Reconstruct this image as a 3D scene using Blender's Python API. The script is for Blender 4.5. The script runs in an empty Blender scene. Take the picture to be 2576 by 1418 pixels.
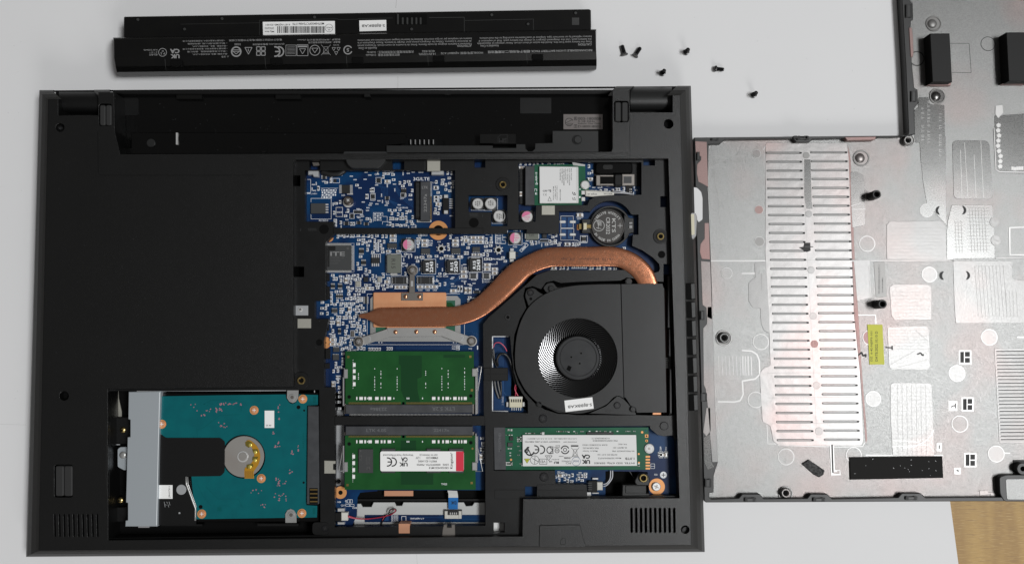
import bpy, math, random
from math import sin, cos, pi, radians, hypot, atan2
from mathutils import Vector
from mathutils.geometry import tessellate_polygon

# ------------------------------------------------------------------ camera, world, light (units: centimetres)
scene = bpy.context.scene
C = scene.collection
FPX, IW, IH = 2000.0, 2576.0, 1418.0
TILT = radians(3.9)
CAMZ = 45.5
CAMY = -math.tan(TILT) * (CAMZ - 2.0)
cam_data = bpy.data.cameras.new('camera')
cam = bpy.data.objects.new('camera', cam_data)
C.objects.link(cam)
cam.location = (0, CAMY, CAMZ)
cam.rotation_euler = (TILT, 0, 0)
cam_data.sensor_width = 36
cam_data.lens = FPX / IW * 36
cam_data.clip_start = 1
cam_data.clip_end = 2000
scene.camera = cam
scene.render.resolution_x, scene.render.resolution_y = 1024, 563

world = bpy.data.worlds.new('World')
scene.world = world
world.use_nodes = True
bg = world.node_tree.nodes['Background']
bg.inputs[0].default_value = (1.0, 0.98, 0.96, 1)
bg.inputs[1].default_value = 0.115

def area(name, loc, target, sx, sy, power, col):
    l = bpy.data.lights.new(name, 'AREA')
    l.shape = 'RECTANGLE'; l.size = sx; l.size_y = sy; l.energy = power; l.color = col
    o = bpy.data.objects.new(name, l); C.objects.link(o)
    o.location = loc
    o.rotation_euler = (Vector(target) - Vector(loc)).to_track_quat('-Z', 'Y').to_euler()
    return o
area('window_light', (173, -16, 300), (6, 0, 0), 135, 69, 860000, (0.985, 0.995, 1.0))
area('second_window_light', (70, -190, 120), (0, 0, 0), 90, 70, 130000, (1.0, 0.99, 0.975))
scene.view_settings.view_transform = 'Standard'
scene.view_settings.look = 'None'
scene.view_settings.exposure = 0
scene.render.engine = 'CYCLES'
scene.cycles.max_bounces = 6

# ------------------------------------------------------------------ unprojection of a traced point to its own height
def W(px, py, z):
    a = (px - IW / 2) / FPX; b = -(py - IH / 2) / FPX
    dy = b * cos(TILT) + sin(TILT); dz = b * sin(TILT) - cos(TILT)
    t = (z - CAMZ) / dz
    return (a * t, CAMY + dy * t)
S = 0.0217
ZN = {'D': (0, 0, 1), 'a': (257.0, 0, .29), 'b': (899.6, 0, .29), 'c': (1477.9, 0, .29), 'd': (1991.9, 0, .29),
      'E': (0, 192.8, .3625), 'F': (0, 899.6, .3658), 'G': (257, 931.7, .3429), 'H': (706.8, 372.7, .2718),
      'I': (771.1, 546.2, .2718), 'J': (1156.6, 372.7, .2719), 'K': (1188.7, 642.5, .3081), 'L': (771.1, 861.0, .3625),
      'M': (1188.7, 1028.1, .2751), 'N': (1702.7, 321.3, .3398), 'O': (2120.4, 321.3, .34), 'P': (1702.7, 771.1, .3625),
      'Q': (2120.4, 771.1, .4565)}
def zp(zn, x, y):
    o = ZN[zn]; return (o[0] + x * o[2], o[1] + y * o[2])
def zs(zn): return ZN[zn][2]

# ------------------------------------------------------------------ materials
MATS = {}
def mat(name, col, rough=.5, metal=0., bs=0, bstr=0, bd=.01, spec=.5, coat=0., col2=None, ns=3., nd=4, lo=.35, hi=.65,
        stretch=None, rvar=0, sheen=0, trans=0):
    m = bpy.data.materials.new(name); m.use_nodes = True
    nt = m.node_tree; p = nt.nodes['Principled BSDF']
    p.inputs['Base Color'].default_value = (*col, 1)
    p.inputs['Roughness'].default_value = rough
    p.inputs['Metallic'].default_value = metal
    p.inputs['Specular IOR Level'].default_value = spec
    p.inputs['Coat Weight'].default_value = coat
    p.inputs['Coat Roughness'].default_value = .1
    p.inputs['Transmission Weight'].default_value = trans
    tc = nt.nodes.new('ShaderNodeTexCoord'); vec = tc.outputs['Object']
    gm = nt.nodes.new('ShaderNodeNewGeometry'); vec = gm.outputs['Position']
    if stretch:
        mp = nt.nodes.new('ShaderNodeMapping'); mp.inputs['Scale'].default_value = stretch
        nt.links.new(vec, mp.inputs[0]); vec = mp.outputs[0]
    if col2 is not None or rvar:
        n = nt.nodes.new('ShaderNodeTexNoise'); n.inputs['Scale'].default_value = ns; n.inputs['Detail'].default_value = nd
        nt.links.new(vec, n.inputs['Vector'])
        r = nt.nodes.new('ShaderNodeMapRange'); r.inputs[1].default_value = lo; r.inputs[2].default_value = hi
        nt.links.new(n.outputs['Fac'], r.inputs[0])
        if col2 is not None:
            mx = nt.nodes.new('ShaderNodeMix'); mx.data_type = 'RGBA'
            mx.inputs[6].default_value = (*col, 1); mx.inputs[7].default_value = (*col2, 1)
            nt.links.new(r.outputs[0], mx.inputs[0]); nt.links.new(mx.outputs[2], p.inputs['Base Color'])
        if rvar:
            r2 = nt.nodes.new('ShaderNodeMapRange'); r2.inputs[1].default_value = .3; r2.inputs[2].default_value = .7
            r2.inputs[3].default_value = max(.03, rough - rvar); r2.inputs[4].default_value = rough + rvar
            nt.links.new(n.outputs['Fac'], r2.inputs[0]); nt.links.new(r2.outputs[0], p.inputs['Roughness'])
    if bstr:
        n = nt.nodes.new('ShaderNodeTexNoise'); n.inputs['Scale'].default_value = bs; n.inputs['Detail'].default_value = 3
        nt.links.new(vec, n.inputs['Vector'])
        b = nt.nodes.new('ShaderNodeBump'); b.inputs['Strength'].default_value = bstr; b.inputs['Distance'].default_value = bd
        nt.links.new(n.outputs['Fac'], b.inputs['Height']); nt.links.new(b.outputs[0], p.inputs['Normal'])
    MATS[name] = m
    return m
mat('case', (.0022, .0023, .0023), .37, bs=38, bstr=.8, bd=.013, col2=(.0028, .0029, .0029), ns=.4, spec=.6)
mat('side', (.013, .0128, .0122), .5, bs=45, bstr=.6, bd=.012, spec=.6)
mat('slotgrey', (.19, .19, .187), .45, metal=.4)
mat('labelgrey', (.70, .70, .695), .5)
mat('deck', (.003, .0031, .0031), .38, bs=60, bstr=.4, bd=.008, spec=.45, col2=(.0045, .0047, .005), ns=1.5)
mat('gloss', (.0025, .0025, .0025), .22, spec=.3, bs=2, bstr=.05)
mat('void', (.003, .003, .003), .8, spec=.1)
mat('matte', (.003, .003, .0031), .55, spec=.3)
mat('battery', (.0025, .0025, .0025), .33, bs=60, bstr=.12, spec=.35, col2=(.0035, .0035, .0033), ns=1)
mat('batgrey', (.03, .031, .03), .5)
mat('batprint', (.25, .25, .25), .6)
mat('grey_plastic', (.016, .0165, .0165), .42, bs=60, bstr=.3, spec=.45)
mat('soft', (.012, .0125, .013), .6, bs=40, bstr=.5)
mat('fanplate', (.013, .0133, .0135), .42, bs=90, bstr=.2, spec=.5, metal=.2, col2=(.016, .0163, .0167), ns=.8)
mat('blade', (.17, .17, .173), .23, metal=1)
mat('hub', (.025, .026, .028), .34, metal=.3, ns=1.5, col2=(.035, .036, .037))
mat('pcb', (.0018, .016, .068), .32, spec=.35, col2=(.001, .036, .115), ns=.55, lo=.45, hi=.6)
mat('trace', (.002, .05, .16), .4)
mat('trace_dark', (.002, .015, .07), .4)
mat('silk', (.80, .82, .84), .6)
mat('silkdim', (.25, .28, .33), .6)
mat('pad', (.90, .90, .90), .35, metal=.3, bs=30, bstr=.2)
mat('tin', (.74, .74, .73), .34, metal=.55, bs=20, bstr=.15)
mat('steel', (.46, .46, .45), .38, metal=.6, bs=50, bstr=.15, col2=(.42, .42, .41), ns=1.2)
mat('dull_steel', (.27, .25, .23), .42, metal=.9, bs=30, bstr=.1)
mat('bracket', (.46, .50, .53), .5, metal=.5, bs=60, bstr=.1)
mat('chrome', (.85, .85, .86), .16, metal=.8)
mat('chip', (.017, .0175, .018), .42, bs=80, bstr=.2)
mat('chipgrey', (.040, .042, .043), .5, bs=80, bstr=.2)
mat('connector', (.050, .052, .057), .5, bs=25, bstr=.08, col2=(.036, .038, .042), ns=2)
mat('moulded', (.11, .115, .12), .6)
mat('chiptext', (.22, .22, .22), .7)
mat('chiptextdim', (.07, .07, .07), .7)
mat('tan', (.30, .25, .20), .45)
mat('brownc', (.13, .10, .085), .45)
mat('sage', (.13, .14, .12), .5, bs=40, bstr=.1)
mat('sagetext', (.05, .05, .045), .6)
mat('gold', (.62, .43, .16), .3, metal=1)
mat('brass', (.55, .42, .18), .28, metal=1)
mat('copper_ring', (.72, .33, .12), .45, metal=.35)
mat('copper', (.56, .24, .135), .25, metal=.8, bs=20, bstr=.28, bd=.015, col2=(.43, .165, .085), ns=5, rvar=.06)
mat('copper_bright', (.85, .48, .32), .3, metal=1)
mat('copper_plate', (.80, .40, .21), .42, metal=.45, bs=20, bstr=.06, col2=(.74, .34, .17), ns=1.5)
mat('copper_dark', (.06, .016, .01), .5)
mat('copper_tape', (.60, .30, .18), .5, metal=.4)
mat('rivet', (.75, .38, .22), .25, metal=1)
mat('ink', (.010, .010, .010), .6)
mat('inkgrey', (.12, .12, .12), .6)
mat('inkbrown', (.10, .035, .02), .6)
mat('paperlabel', (.86, .86, .85), .5)
mat('whiteplastic', (.62, .61, .56), .45)
mat('cream', (.60, .56, .42), .5)
mat('red', (.62, .03, .06), .4)
mat('pinkprint', (.62, .16, .30), .5)
mat('silverfoil', (.34, .31, .30), .3, metal=.8)
mat('ramgreen', (.012, .082, .020), .32, spec=.3, col2=(.009, .066, .016), ns=1.2)
mat('ramdark', (.007, .048, .015), .32, spec=.3)
mat('ssdgreen', (.016, .11, .055), .32, spec=.3, col2=(.016, .085, .048), ns=1)
mat('substrate', (.02, .12, .07), .4)
mat('teal', (.003, .115, .128), .32, col2=(.003, .10, .115), ns=1.5, spec=.25)
mat('tealdark', (.001, .09, .095), .35, spec=.25)
mat('viapink', (.35, .16, .20), .5)
mat('motor', (.46, .42, .385), .3, metal=.6, col2=(.50, .48, .45), ns=.6)
mat('flex', (.42, .21, .012), .35, coat=.5)
mat('flexdark', (.13, .10, .01), .35, coat=.5)
mat('solderball', (.75, .62, .15), .3, metal=.6)
mat('foilpad', (.42, .41, .36), .5, metal=.5, bs=25, bstr=.5)
mat('rubber', (.02, .02, .02), .7)
mat('ribbon', (.55, .56, .55), .4)
mat('ribbonblue', (.01, .14, .42), .4)
mat('greymetal', (.40, .41, .42), .5, metal=.3)
mat('wire_red', (.35, .02, .05), .4)
mat('wire_pink', (.55, .09, .14), .4)
mat('wire_black', (.010, .010, .010), .4)
mat('wire_grey', (.10, .10, .10), .45)
mat('wire_white', (.55, .56, .60), .4)
mat('tape', (.55, .55, .54), .35, trans=.2)
mat('tapeblack', (.012, .012, .012), .3)
mat('coin', (.12, .115, .112), .30, metal=1, bs=8, bstr=.03)
mat('cointext', (.42, .42, .41), .45, metal=.3)
mat('screwblack', (.006, .006, .007), .3, spec=.6)
mat('screwmetal', (.32, .28, .26), .28, metal=1)
# cover
mat('coverplastic', (.022, .022, .022), .45, bs=40, bstr=.2)
mat('felt', (.008, .0075, .007), .95, bs=60, bstr=.8)
mat('foam', (.11, .11, .11), .9, bs=45, bstr=1., bd=.05, col2=(.02, .02, .02), ns=9)
mat('yellow', (.56, .56, .03), .55)
mat('groove', (.20, .196, .19), .45, metal=.5)
mat('groove_light', (.34, .335, .33), .42, metal=.75)
mat('slotdark', (.006, .006, .006), .6)
def coat_mat(name, base, pink, rough, bstr, bs=45, rv=.06):
    m = mat(name, base, rough, metal=.92 if name == 'coat_rough' else .7 if rough > .34 else .85, bs=bs, bstr=bstr, bd=.012 if bs > 20 else .05)
    nt = m.node_tree; p = nt.nodes['Principled BSDF']
    g = nt.nodes.new('ShaderNodeNewGeometry')
    n = nt.nodes.new('ShaderNodeTexNoise'); n.inputs['Scale'].default_value = .16; n.inputs['Detail'].default_value = 3
    nt.links.new(g.outputs['Position'], n.inputs['Vector'])
    r = nt.nodes.new('ShaderNodeMapRange'); r.inputs[1].default_value = .48; r.inputs[2].default_value = .70
    nt.links.new(n.outputs['Fac'], r.inputs[0])
    mx = nt.nodes.new('ShaderNodeMix'); mx.data_type = 'RGBA'
    mx.inputs[6].default_value = (*base, 1); mx.inputs[7].default_value = (*pink, 1)
    nt.links.new(r.outputs[0], mx.inputs[0])
    n2 = nt.nodes.new('ShaderNodeTexNoise'); n2.inputs['Scale'].default_value = 14; n2.inputs['Detail'].default_value = 5
    nt.links.new(g.outputs['Position'], n2.inputs['Vector'])
    r2 = nt.nodes.new('ShaderNodeMapRange'); r2.inputs[1].default_value = .3; r2.inputs[2].default_value = .7
    r2.inputs[3].default_value = .82; r2.inputs[4].default_value = 1.06
    nt.links.new(n2.outputs['Fac'], r2.inputs[0])
    mm = nt.nodes.new('ShaderNodeVectorMath'); mm.operation = 'MULTIPLY'
    nt.links.new(mx.outputs[2], mm.inputs[0]); nt.links.new(r2.outputs[0], mm.inputs[1])
    nt.links.new(mm.outputs[0], p.inputs['Base Color'])
    r3 = nt.nodes.new('ShaderNodeMapRange'); r3.inputs[1].default_value = .35; r3.inputs[2].default_value = .65
    r3.inputs[3].default_value = rough - rv; r3.inputs[4].default_value = rough + rv
    nt.links.new(n2.outputs['Fac'], r3.inputs[0]); nt.links.new(r3.outputs[0], p.inputs['Roughness'])
coat_mat('coat_rough', (.215, .216, .212), (.245, .205, .197), .37, .8)
coat_mat('coat_panel', (.28, .272, .268), (.34, .262, .25), .40, .2, 2.2, .05)
coat_mat('coat_smooth', (.185, .183, .18), (.225, .185, .176), .38, .14, 1.2, .05)
coat_mat('coat_gloss', (.105, .105, .103), (.12, .106, .103), .27, .06, 1.0, .03)
coat_mat('coat_pink', (.26, .18, .17), (.28, .165, .155), .5, .3)
# paper
mat('paper_mark', (.55, .55, .54), .9)
mat('paper', (.735, .735, .74), .85, bs=60, bstr=.1, bd=.004, col2=(.728, .728, .733), ns=.2, spec=.2)
# wood
def wood():
    m = bpy.data.materials.new('wood'); m.use_nodes = True; nt = m.node_tree; p = nt.nodes['Principled BSDF']
    g = nt.nodes.new('ShaderNodeNewGeometry')
    def noise(sc, scale, det):
        mp = nt.nodes.new('ShaderNodeMapping'); mp.inputs['Scale'].default_value = sc
        nt.links.new(g.outputs['Position'], mp.inputs[0])
        n = nt.nodes.new('ShaderNodeTexNoise'); n.inputs['Scale'].default_value = scale; n.inputs['Detail'].default_value = det
        nt.links.new(mp.outputs[0], n.inputs['Vector']); return n.outputs['Fac']
    def mix(f, a, b, lo, hi):
        r = nt.nodes.new('ShaderNodeMapRange'); r.inputs[1].default_value = lo; r.inputs[2].default_value = hi
        nt.links.new(f, r.inputs[0])
        mx = nt.nodes.new('ShaderNodeMix'); mx.data_type = 'RGBA'; nt.links.new(r.outputs[0], mx.inputs[0])
        for i, v in ((6, a), (7, b)):
            if isinstance(v, tuple): mx.inputs[i].default_value = (*v, 1)
            else: nt.links.new(v, mx.inputs[i])
        return mx.outputs[2]
    c1 = mix(noise((.9, .12, 1), 1.0, 2), (.32, .185, .05), (.42, .26, .075), .38, .62)
    c2 = mix(noise((1.3, 20, 1), 1.0, 4), c1, (.27, .155, .048), .52, .70)
    c3 = mix(noise((1.8, 26, 1), 1.0, 3), c2, (.50, .34, .13), .56, .72)
    nt.links.new(c3, p.inputs['Base Color']); p.inputs['Roughness'].default_value = .55
    MATS['wood'] = m
wood()

# ------------------------------------------------------------------ object helpers
WL = {}                                   # world location of every object
def link(o, parent, loc):
    C.objects.link(o)
    WL[o.name] = Vector(loc)
    if parent is not None:
        o.parent = parent; o.location = Vector(loc) - WL[parent.name]
    else: o.location = loc
    return o
def thing(name, label, cat, px, py, z=0, group=None):
    o = bpy.data.objects.new(name, None); o.empty_display_size = .5
    x, y = W(px, py, z)
    link(o, None, (x, y, z)); o['label'] = label; o['category'] = cat
    if group: o['group'] = group
    return o
def tag(o, label, cat, group=None):
    o['label'] = label; o['category'] = cat
    if group: o['group'] = group
    return o

def area2(p): return sum(p[i][0] * p[(i + 1) % len(p)][1] - p[(i + 1) % len(p)][0] * p[i][1] for i in range(len(p))) / 2
def inset(p, d):                          # p counter-clockwise; positive d moves inwards
    n = len(p); out = []
    for i in range(n):
        a, b, c = p[i - 1], p[i], p[(i + 1) % n]
        e1 = (b[0] - a[0], b[1] - a[1]); e2 = (c[0] - b[0], c[1] - b[1])
        l1 = hypot(*e1) or 1e-9; l2 = hypot(*e2) or 1e-9
        n1 = (-e1[1] / l1, e1[0] / l1); n2 = (-e2[1] / l2, e2[0] / l2)
        k = 1 + n1[0] * n2[0] + n1[1] * n2[1]
        k = max(k, .35)
        out.append((b[0] + d * (n1[0] + n2[0]) / k, b[1] + d * (n1[1] + n2[1]) / k))
    return out
def rnd(pts, r, n=4):                     # round the corners of a polygon (same units as pts)
    out = []; N = len(pts)
    for i in range(N):
        a, b, c = pts[i - 1], pts[i], pts[(i + 1) % N]
        la = hypot(a[0] - b[0], a[1] - b[1]); lc = hypot(c[0] - b[0], c[1] - b[1])
        q = min(r, la * .45, lc * .45)
        if q < 1e-6: out.append(b); continue
        p0 = (b[0] + (a[0] - b[0]) / la * q, b[1] + (a[1] - b[1]) / la * q)
        p1 = (b[0] + (c[0] - b[0]) / lc * q, b[1] + (c[1] - b[1]) / lc * q)
        for k in range(n + 1):
            t = k / n
            out.append(tuple((1 - t) ** 2 * p0[j] + 2 * t * (1 - t) * b[j] + t * t * p1[j] for j in (0, 1)))
    return out
def circ(cx, cy, r, n=24, a0=0, a1=360):
    full = abs(a1 - a0) >= 360
    m = n if full else n + 1
    return [(cx + r * cos(radians(a0 + (a1 - a0) * k / n)), cy + r * sin(radians(a0 + (a1 - a0) * k / n))) for k in range(m)]
def rect(x0, y0, x1, y1): return [(x0, y0), (x1, y0), (x1, y1), (x0, y1)]
def catmull(pts, n=6):
    out = []
    P_ = [pts[0]] + list(pts) + [pts[-1]]
    for i in range(1, len(P_) - 2):
        a, b, c, d = P_[i - 1], P_[i], P_[i + 1], P_[i + 2]
        for k in range(n):
            t = k / n
            out.append(tuple(.5 * (2 * b[j] + (c[j] - a[j]) * t + (2 * a[j] - 5 * b[j] + 4 * c[j] - d[j]) * t * t + (3 * b[j] - a[j] - 3 * c[j] + d[j]) * t ** 3) for j in range(len(b))))
    out.append(tuple(pts[-1])); return out

class MB:
    """collects shapes given in traced coordinates of one zone; build() makes one mesh object"""
    def __init__(s, zn='D'): s.z = zn; s.v = []; s.f = []; s.m = []; s.mats = []; s.sm = []
    def mi(s, m):
        if m not in s.mats: s.mats.append(m)
        return s.mats.index(m)
    def add(s, v, f, m, smooth=False):
        o = len(s.v); s.v += v; i = s.mi(m)
        for q in f: s.f.append([o + k for k in q]); s.m.append(i); s.sm.append(smooth)
    def wpts(s, pts, z): return [W(*zp(s.z, *p), z) for p in pts]
    def prism(s, pts, z0, z1, m, holes=(), ch=0, sidemat=None):
        return s.wprism(s.wpts(pts, z1), z0, z1, m, [s.wpts(h, z1) for h in holes], ch, sidemat)
    def wprism(s, P_, z0, z1, m, holes=(), ch=0, sidemat=None):
        if area2(P_) < 0: P_ = P_[::-1]
        H_ = [h[::-1] if area2(h) > 0 else h for h in holes]
        rings = [P_] + H_
        base = []; v = []; f = []; top = []
        for r in rings:
            tr = inset(r, ch) if ch else r
            n = len(r); o = len(v)
            lv = [(z0, r)] + ([(z1 - ch, r)] if ch else []) + [(z1, tr)]
            for z, rr in lv: v += [(x, y, z) for x, y in rr]
            for k in range(len(lv) - 1):
                for i in range(n):
                    j = (i + 1) % n
                    f.append([o + k * n + i, o + k * n + j, o + (k + 1) * n + j, o + (k + 1) * n + i])
            top.append((o + (len(lv) - 1) * n, tr))
        s.add(v, f, sidemat or m)
        if not holes:
            off = len(s.v) - len(v)
            s.f.append([off + top[0][0] + i for i in range(len(P_))]); s.m.append(s.mi(m)); s.sm.append(False)
        else:
            flat = []; idx = []
            for o, tr in top:
                flat.append([Vector((x, y, 0)) for x, y in tr]); idx += [o + i for i in range(len(tr))]
            off = len(s.v) - len(v)
            allp = [p for r in flat for p in r]
            for t in tessellate_polygon(flat):
                a, b, c = (allp[i] for i in t)
                cr = (b - a).cross(c - a).z
                if abs(cr) < 1e-12: continue
                q = [off + idx[i] for i in t]
                if cr < 0: q = q[::-1]
                s.f.append(q); s.m.append(s.mi(m)); s.sm.append(False)
        return s
    def box(s, x0, y0, x1, y1, z0, z1, m, ch=0, r=0, sidemat=None):
        p = rect(x0, y0, x1, y1)
        if r: p = rnd(p, r, 3)
        return s.prism(p, z0, z1, m, (), ch, sidemat)
    def cyl(s, cx, cy, r, z0, z1, m, seg=20, ch=0, hole=0, sidemat=None):
        x, y = zp(s.z, cx, cy); wx, wy = W(x, y, z1)
        k = (CAMZ - z1) / FPX * zs(s.z)
        return s.wprism(circ(wx, wy, r * k, seg), z0, z1, m, [circ(wx, wy, hole * k, seg)] if hole else (), ch, sidemat)
    def dome(s, cx, cy, r, z0, h, m, seg=14, flat=.0):
        x, y = zp(s.z, cx, cy); wx, wy = W(x, y, z0 + h); R = r * (CAMZ - z0) / FPX * zs(s.z)
        v = []; f = []; L = 4
        for l in range(L):
            a = pi / 2 * l / L * (1 - flat)
            v += [(wx + R * cos(a) * cos(2 * pi * k / seg), wy + R * cos(a) * sin(2 * pi * k / seg), z0 + h * sin(a)) for k in range(seg)]
        v.append((wx, wy, z0 + h))
        for l in range(L - 1):
            for k in range(seg): f.append([l * seg + k, l * seg + (k + 1) % seg, (l + 1) * seg + (k + 1) % seg, (l + 1) * seg + k])
        for k in range(seg): f.append([(L - 1) * seg + k, (L - 1) * seg + (k + 1) % seg, L * seg])
        s.add(v, f, m, True); return s
    def tube(s, path, r, m, seg=8, n=5):
        pts = [Vector((*W(*zp(s.z, x, y), z), z)) for x, y, z in path]
        pts = [Vector(p) for p in catmull([tuple(p) for p in pts], n)] if n > 1 else pts
        v = []; f = []; N = len(pts)
        for i, p in enumerate(pts):
            t = (pts[min(i + 1, N - 1)] - pts[max(i - 1, 0)]).normalized()
            u = t.cross(Vector((0, 0, 1)))
            if u.length < .01: u = t.cross(Vector((0, 1, 0)))
            u.normalize(); w = u.cross(t)
            for k in range(seg):
                a = 2 * pi * k / seg; v.append(tuple(p + u * r * cos(a) + w * r * sin(a)))
        for i in range(N - 1):
            for k in range(seg):
                f.append([i * seg + k, i * seg + (k + 1) % seg, (i + 1) * seg + (k + 1) % seg, (i + 1) * seg + k])
        f.append(list(range(seg))[::-1]); f.append([(N - 1) * seg + k for k in range(seg)])
        s.add(v, f, m, True); return s
    def loft(s, rows, m, smooth=False, closed_ends=True):
        """rows: lists of (x, y, z) traced points"""
        n = len(rows[0]); v = []
        for r in rows: v += [(*W(*zp(s.z, x, y), z), z) for x, y, z in r]
        f = [[i * n + k, i * n + k + 1, (i + 1) * n + k + 1, (i + 1) * n + k] for i in range(len(rows) - 1) for k in range(n - 1)]
        s.add(v, f, m, smooth)
        if closed_ends:
            o = len(s.v) - len(v); i = s.mi(m)
            s.f.append([o + k * n for k in range(len(rows))]); s.m.append(i); s.sm.append(False)
            s.f.append([o + k * n + n - 1 for k in range(len(rows))][::-1]); s.m.append(i); s.sm.append(False)
        return s
    def each(s, name, parent=None):       # every connected shape as an object of its own
        adj = {}
        def root(i):
            while adj.get(i, i) != i: i = adj[i]
            return i
        for q in s.f:
            r = root(q[0])
            for i in q[1:]:
                t = root(i)
                if t != r: adj[t] = r
        groups = {}
        for k, q in enumerate(s.f): groups.setdefault(root(q[0]), []).append(k)
        out = []
        for ks in groups.values():
            ids = sorted({i for k in ks for i in s.f[k]}); mp = {i: n for n, i in enumerate(ids)}
            out.append(make(name, [s.v[i] for i in ids], [[mp[i] for i in s.f[k]] for k in ks], [s.m[k] for k in ks], [s.sm[k] for k in ks], s.mats, parent))
        return out
    def build(s, name, parent=None, kind=None, label=None):
        return make(name, s.v, s.f, s.m, s.sm, s.mats, parent, kind, label)

def make(name, v, f, mi, sm, mats, parent=None, kind=None, label=None):
    xs = [p[0] for p in v]; ys = [p[1] for p in v]; zz = [p[2] for p in v]
    c = Vector(((min(xs) + max(xs)) / 2, (min(ys) + max(ys)) / 2, min(zz)))
    me = bpy.data.meshes.new(name)
    me.from_pydata([(p[0] - c.x, p[1] - c.y, p[2] - c.z) for p in v], [], f)
    for m in mats: me.materials.append(MATS[m])
    me.polygons.foreach_set('material_index', mi)
    me.polygons.foreach_set('use_smooth', sm)
    me.update()
    o = bpy.data.objects.new(name, me)
    link(o, parent, c)
    if kind: o['kind'] = kind
    if label: o['label'] = label
    return o

# ------------------------------------------------------------------ flat print
FONT_CACHE = {}
def glyphs(txt, bold):
    k = (txt, bold)
    if k in FONT_CACHE: return FONT_CACHE[k]
    cu = bpy.data.curves.new('t', 'FONT'); cu.body = txt; cu.resolution_u = 2; cu.offset = bold
    o = bpy.data.objects.new('t', cu); C.objects.link(o)
    dg = bpy.context.evaluated_depsgraph_get(); dg.update()
    me = o.evaluated_get(dg).to_mesh()
    v = [(p.co.x, p.co.y) for p in me.vertices]; f = [list(p.vertices) for p in me.polygons]
    if v:
        x0 = min(p[0] for p in v); x1 = max(p[0] for p in v); y0 = min(p[1] for p in v); y1 = max(p[1] for p in v)
        v = [((x - x0) / (x1 - x0 or 1), (y - y0) / (y1 - y0 or 1)) for x, y in v]
    o.evaluated_get(dg).to_mesh_clear()
    bpy.data.objects.remove(o); bpy.data.curves.remove(cu)
    FONT_CACHE[k] = (v, f); return v, f
class Ink:
    """flat print or thin pads on a surface at height z, in the coordinates of one zone"""
    def __init__(s, zn, z, m): s.z = zn; s.h = z; s.m = m; s.v = []; s.f = []
    def raw(s, pts, faces):
        o = len(s.v); s.n = getattr(s, 'n', 0) + 1; e = (s.n % 5) * .0004   # overlapping strokes never share a plane
        for x, y in pts:
            q = zp(s.z, x, y); h = s.h(*q) if callable(s.h) else s.h
            s.v.append((*W(*q, h + e), h + e))
        s.f += [[o + i for i in q] for q in faces]
    def poly(s, pts):
        if area2([(x, -y) for x, y in pts]) < 0: pts = pts[::-1]
        s.raw(pts, [list(range(len(pts)))]); return s
    def rect(s, x0, y0, x1, y1): return s.poly(rect(x0, y0, x1, y1))
    def line(s, x0, y0, x1, y1, w):
        l = hypot(x1 - x0, y1 - y0) or 1; nx = -(y1 - y0) / l * w / 2; ny = (x1 - x0) / l * w / 2
        return s.poly([(x0 + nx, y0 + ny), (x1 + nx, y1 + ny), (x1 - nx, y1 - ny), (x0 - nx, y0 - ny)])
    def path(s, pts, w):
        for a, b in zip(pts, pts[1:]): s.line(*a, *b, w)
        return s
    def frame(s, x0, y0, x1, y1, w): return s.path([(x0, y0), (x1, y0), (x1, y1), (x0, y1), (x0, y0)], w)
    def arc(s, cx, cy, r0, r1, a0=0, a1=360, n=20):
        A = [radians(a0 + (a1 - a0) * k / n) for k in range(n + 1)]
        for a, b in zip(A, A[1:]):
            s.poly([(cx + r * cos(t), cy - r * sin(t)) for r, t in ((r0, a), (r1, a), (r1, b), (r0, b))])
        return s
    def disc(s, cx, cy, r, n=12): return s.poly(circ(cx, cy, r, n))
    def bars(s, x0, y0, x1, y1, seed=1, vertical=True):
        R = random.Random(seed); x = x0
        span = (x1 - x0) if vertical else (y1 - y0); p = 0
        while p < span:
            w = R.choice((1, 1, 2, 3)) * span / 110; g = R.choice((1, 1, 2)) * span / 110
            if vertical: s.rect(x0 + p, y0, min(x0 + p + w, x1), y1)
            else: s.rect(x0, y0 + p, x1, min(y0 + p + w, y1))
            p += w + g
        return s
    def text(s, t, x0, y0, x1, y1, rot=0, bold=0.012, slope=0):
        v, f = glyphs(t, bold)
        if not v: return s
        w = x1 - x0; h = y1 - y0; out = []
        for u, q in v:
            if rot == 0: p = (x0 + u * w, y1 - q * h)
            elif rot == 180: p = (x1 - u * w, y0 + q * h)
            elif rot == 90: p = (x1 - (1 - q) * w if False else x0 + (1 - q) * w, y1 - u * h)
            else: p = (x0 + q * w, y0 + u * h)
            out.append((p[0], p[1] + slope * (p[0] - x0)))
        s.raw(out, f); return s
    def ce(s, x0, y0, x1, y1, rot=0):
        """CE mark in the box; rot 180 turns it"""
        w = x1 - x0; h = y1 - y0; r = h / 2
        f = -1 if rot == 180 else 1
        cxc = (x0 + r) if f > 0 else (x1 - r); cxe = (x1 - r * .75) if f > 0 else (x0 + r * .75); cy = (y0 + y1) / 2
        a0, a1 = (80, 280) if f > 0 else (-100, 100)
        s.arc(cxc, cy, r * .74, r, a0, a1, 12); s.arc(cxe, cy, r * .74, r, a0, a1, 12)
        s.line(cxe - f * r * .8, cy, cxe + 0 * f, cy, r * .25); return s
    def bin(s, x0, y0, x1, y1, w, rot=180):
        f = (y1, y0) if rot == 180 else (y0, y1); t, b = f; cx = (x0 + x1) / 2; q = (x1 - x0)
        s.line(x0, y0, x1, y1, w); s.line(x0, y1, x1, y0, w)
        d = b - t
        s.path([(cx - q * .28, t + d * .22), (cx + q * .28, t + d * .22), (cx + q * .18, t + d * .8), (cx - q * .18, t + d * .8), (cx - q * .28, t + d * .22)], w)
        s.line(cx - q * .34, t + d * .12, cx + q * .34, t + d * .12, w * 1.3); return s
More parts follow.
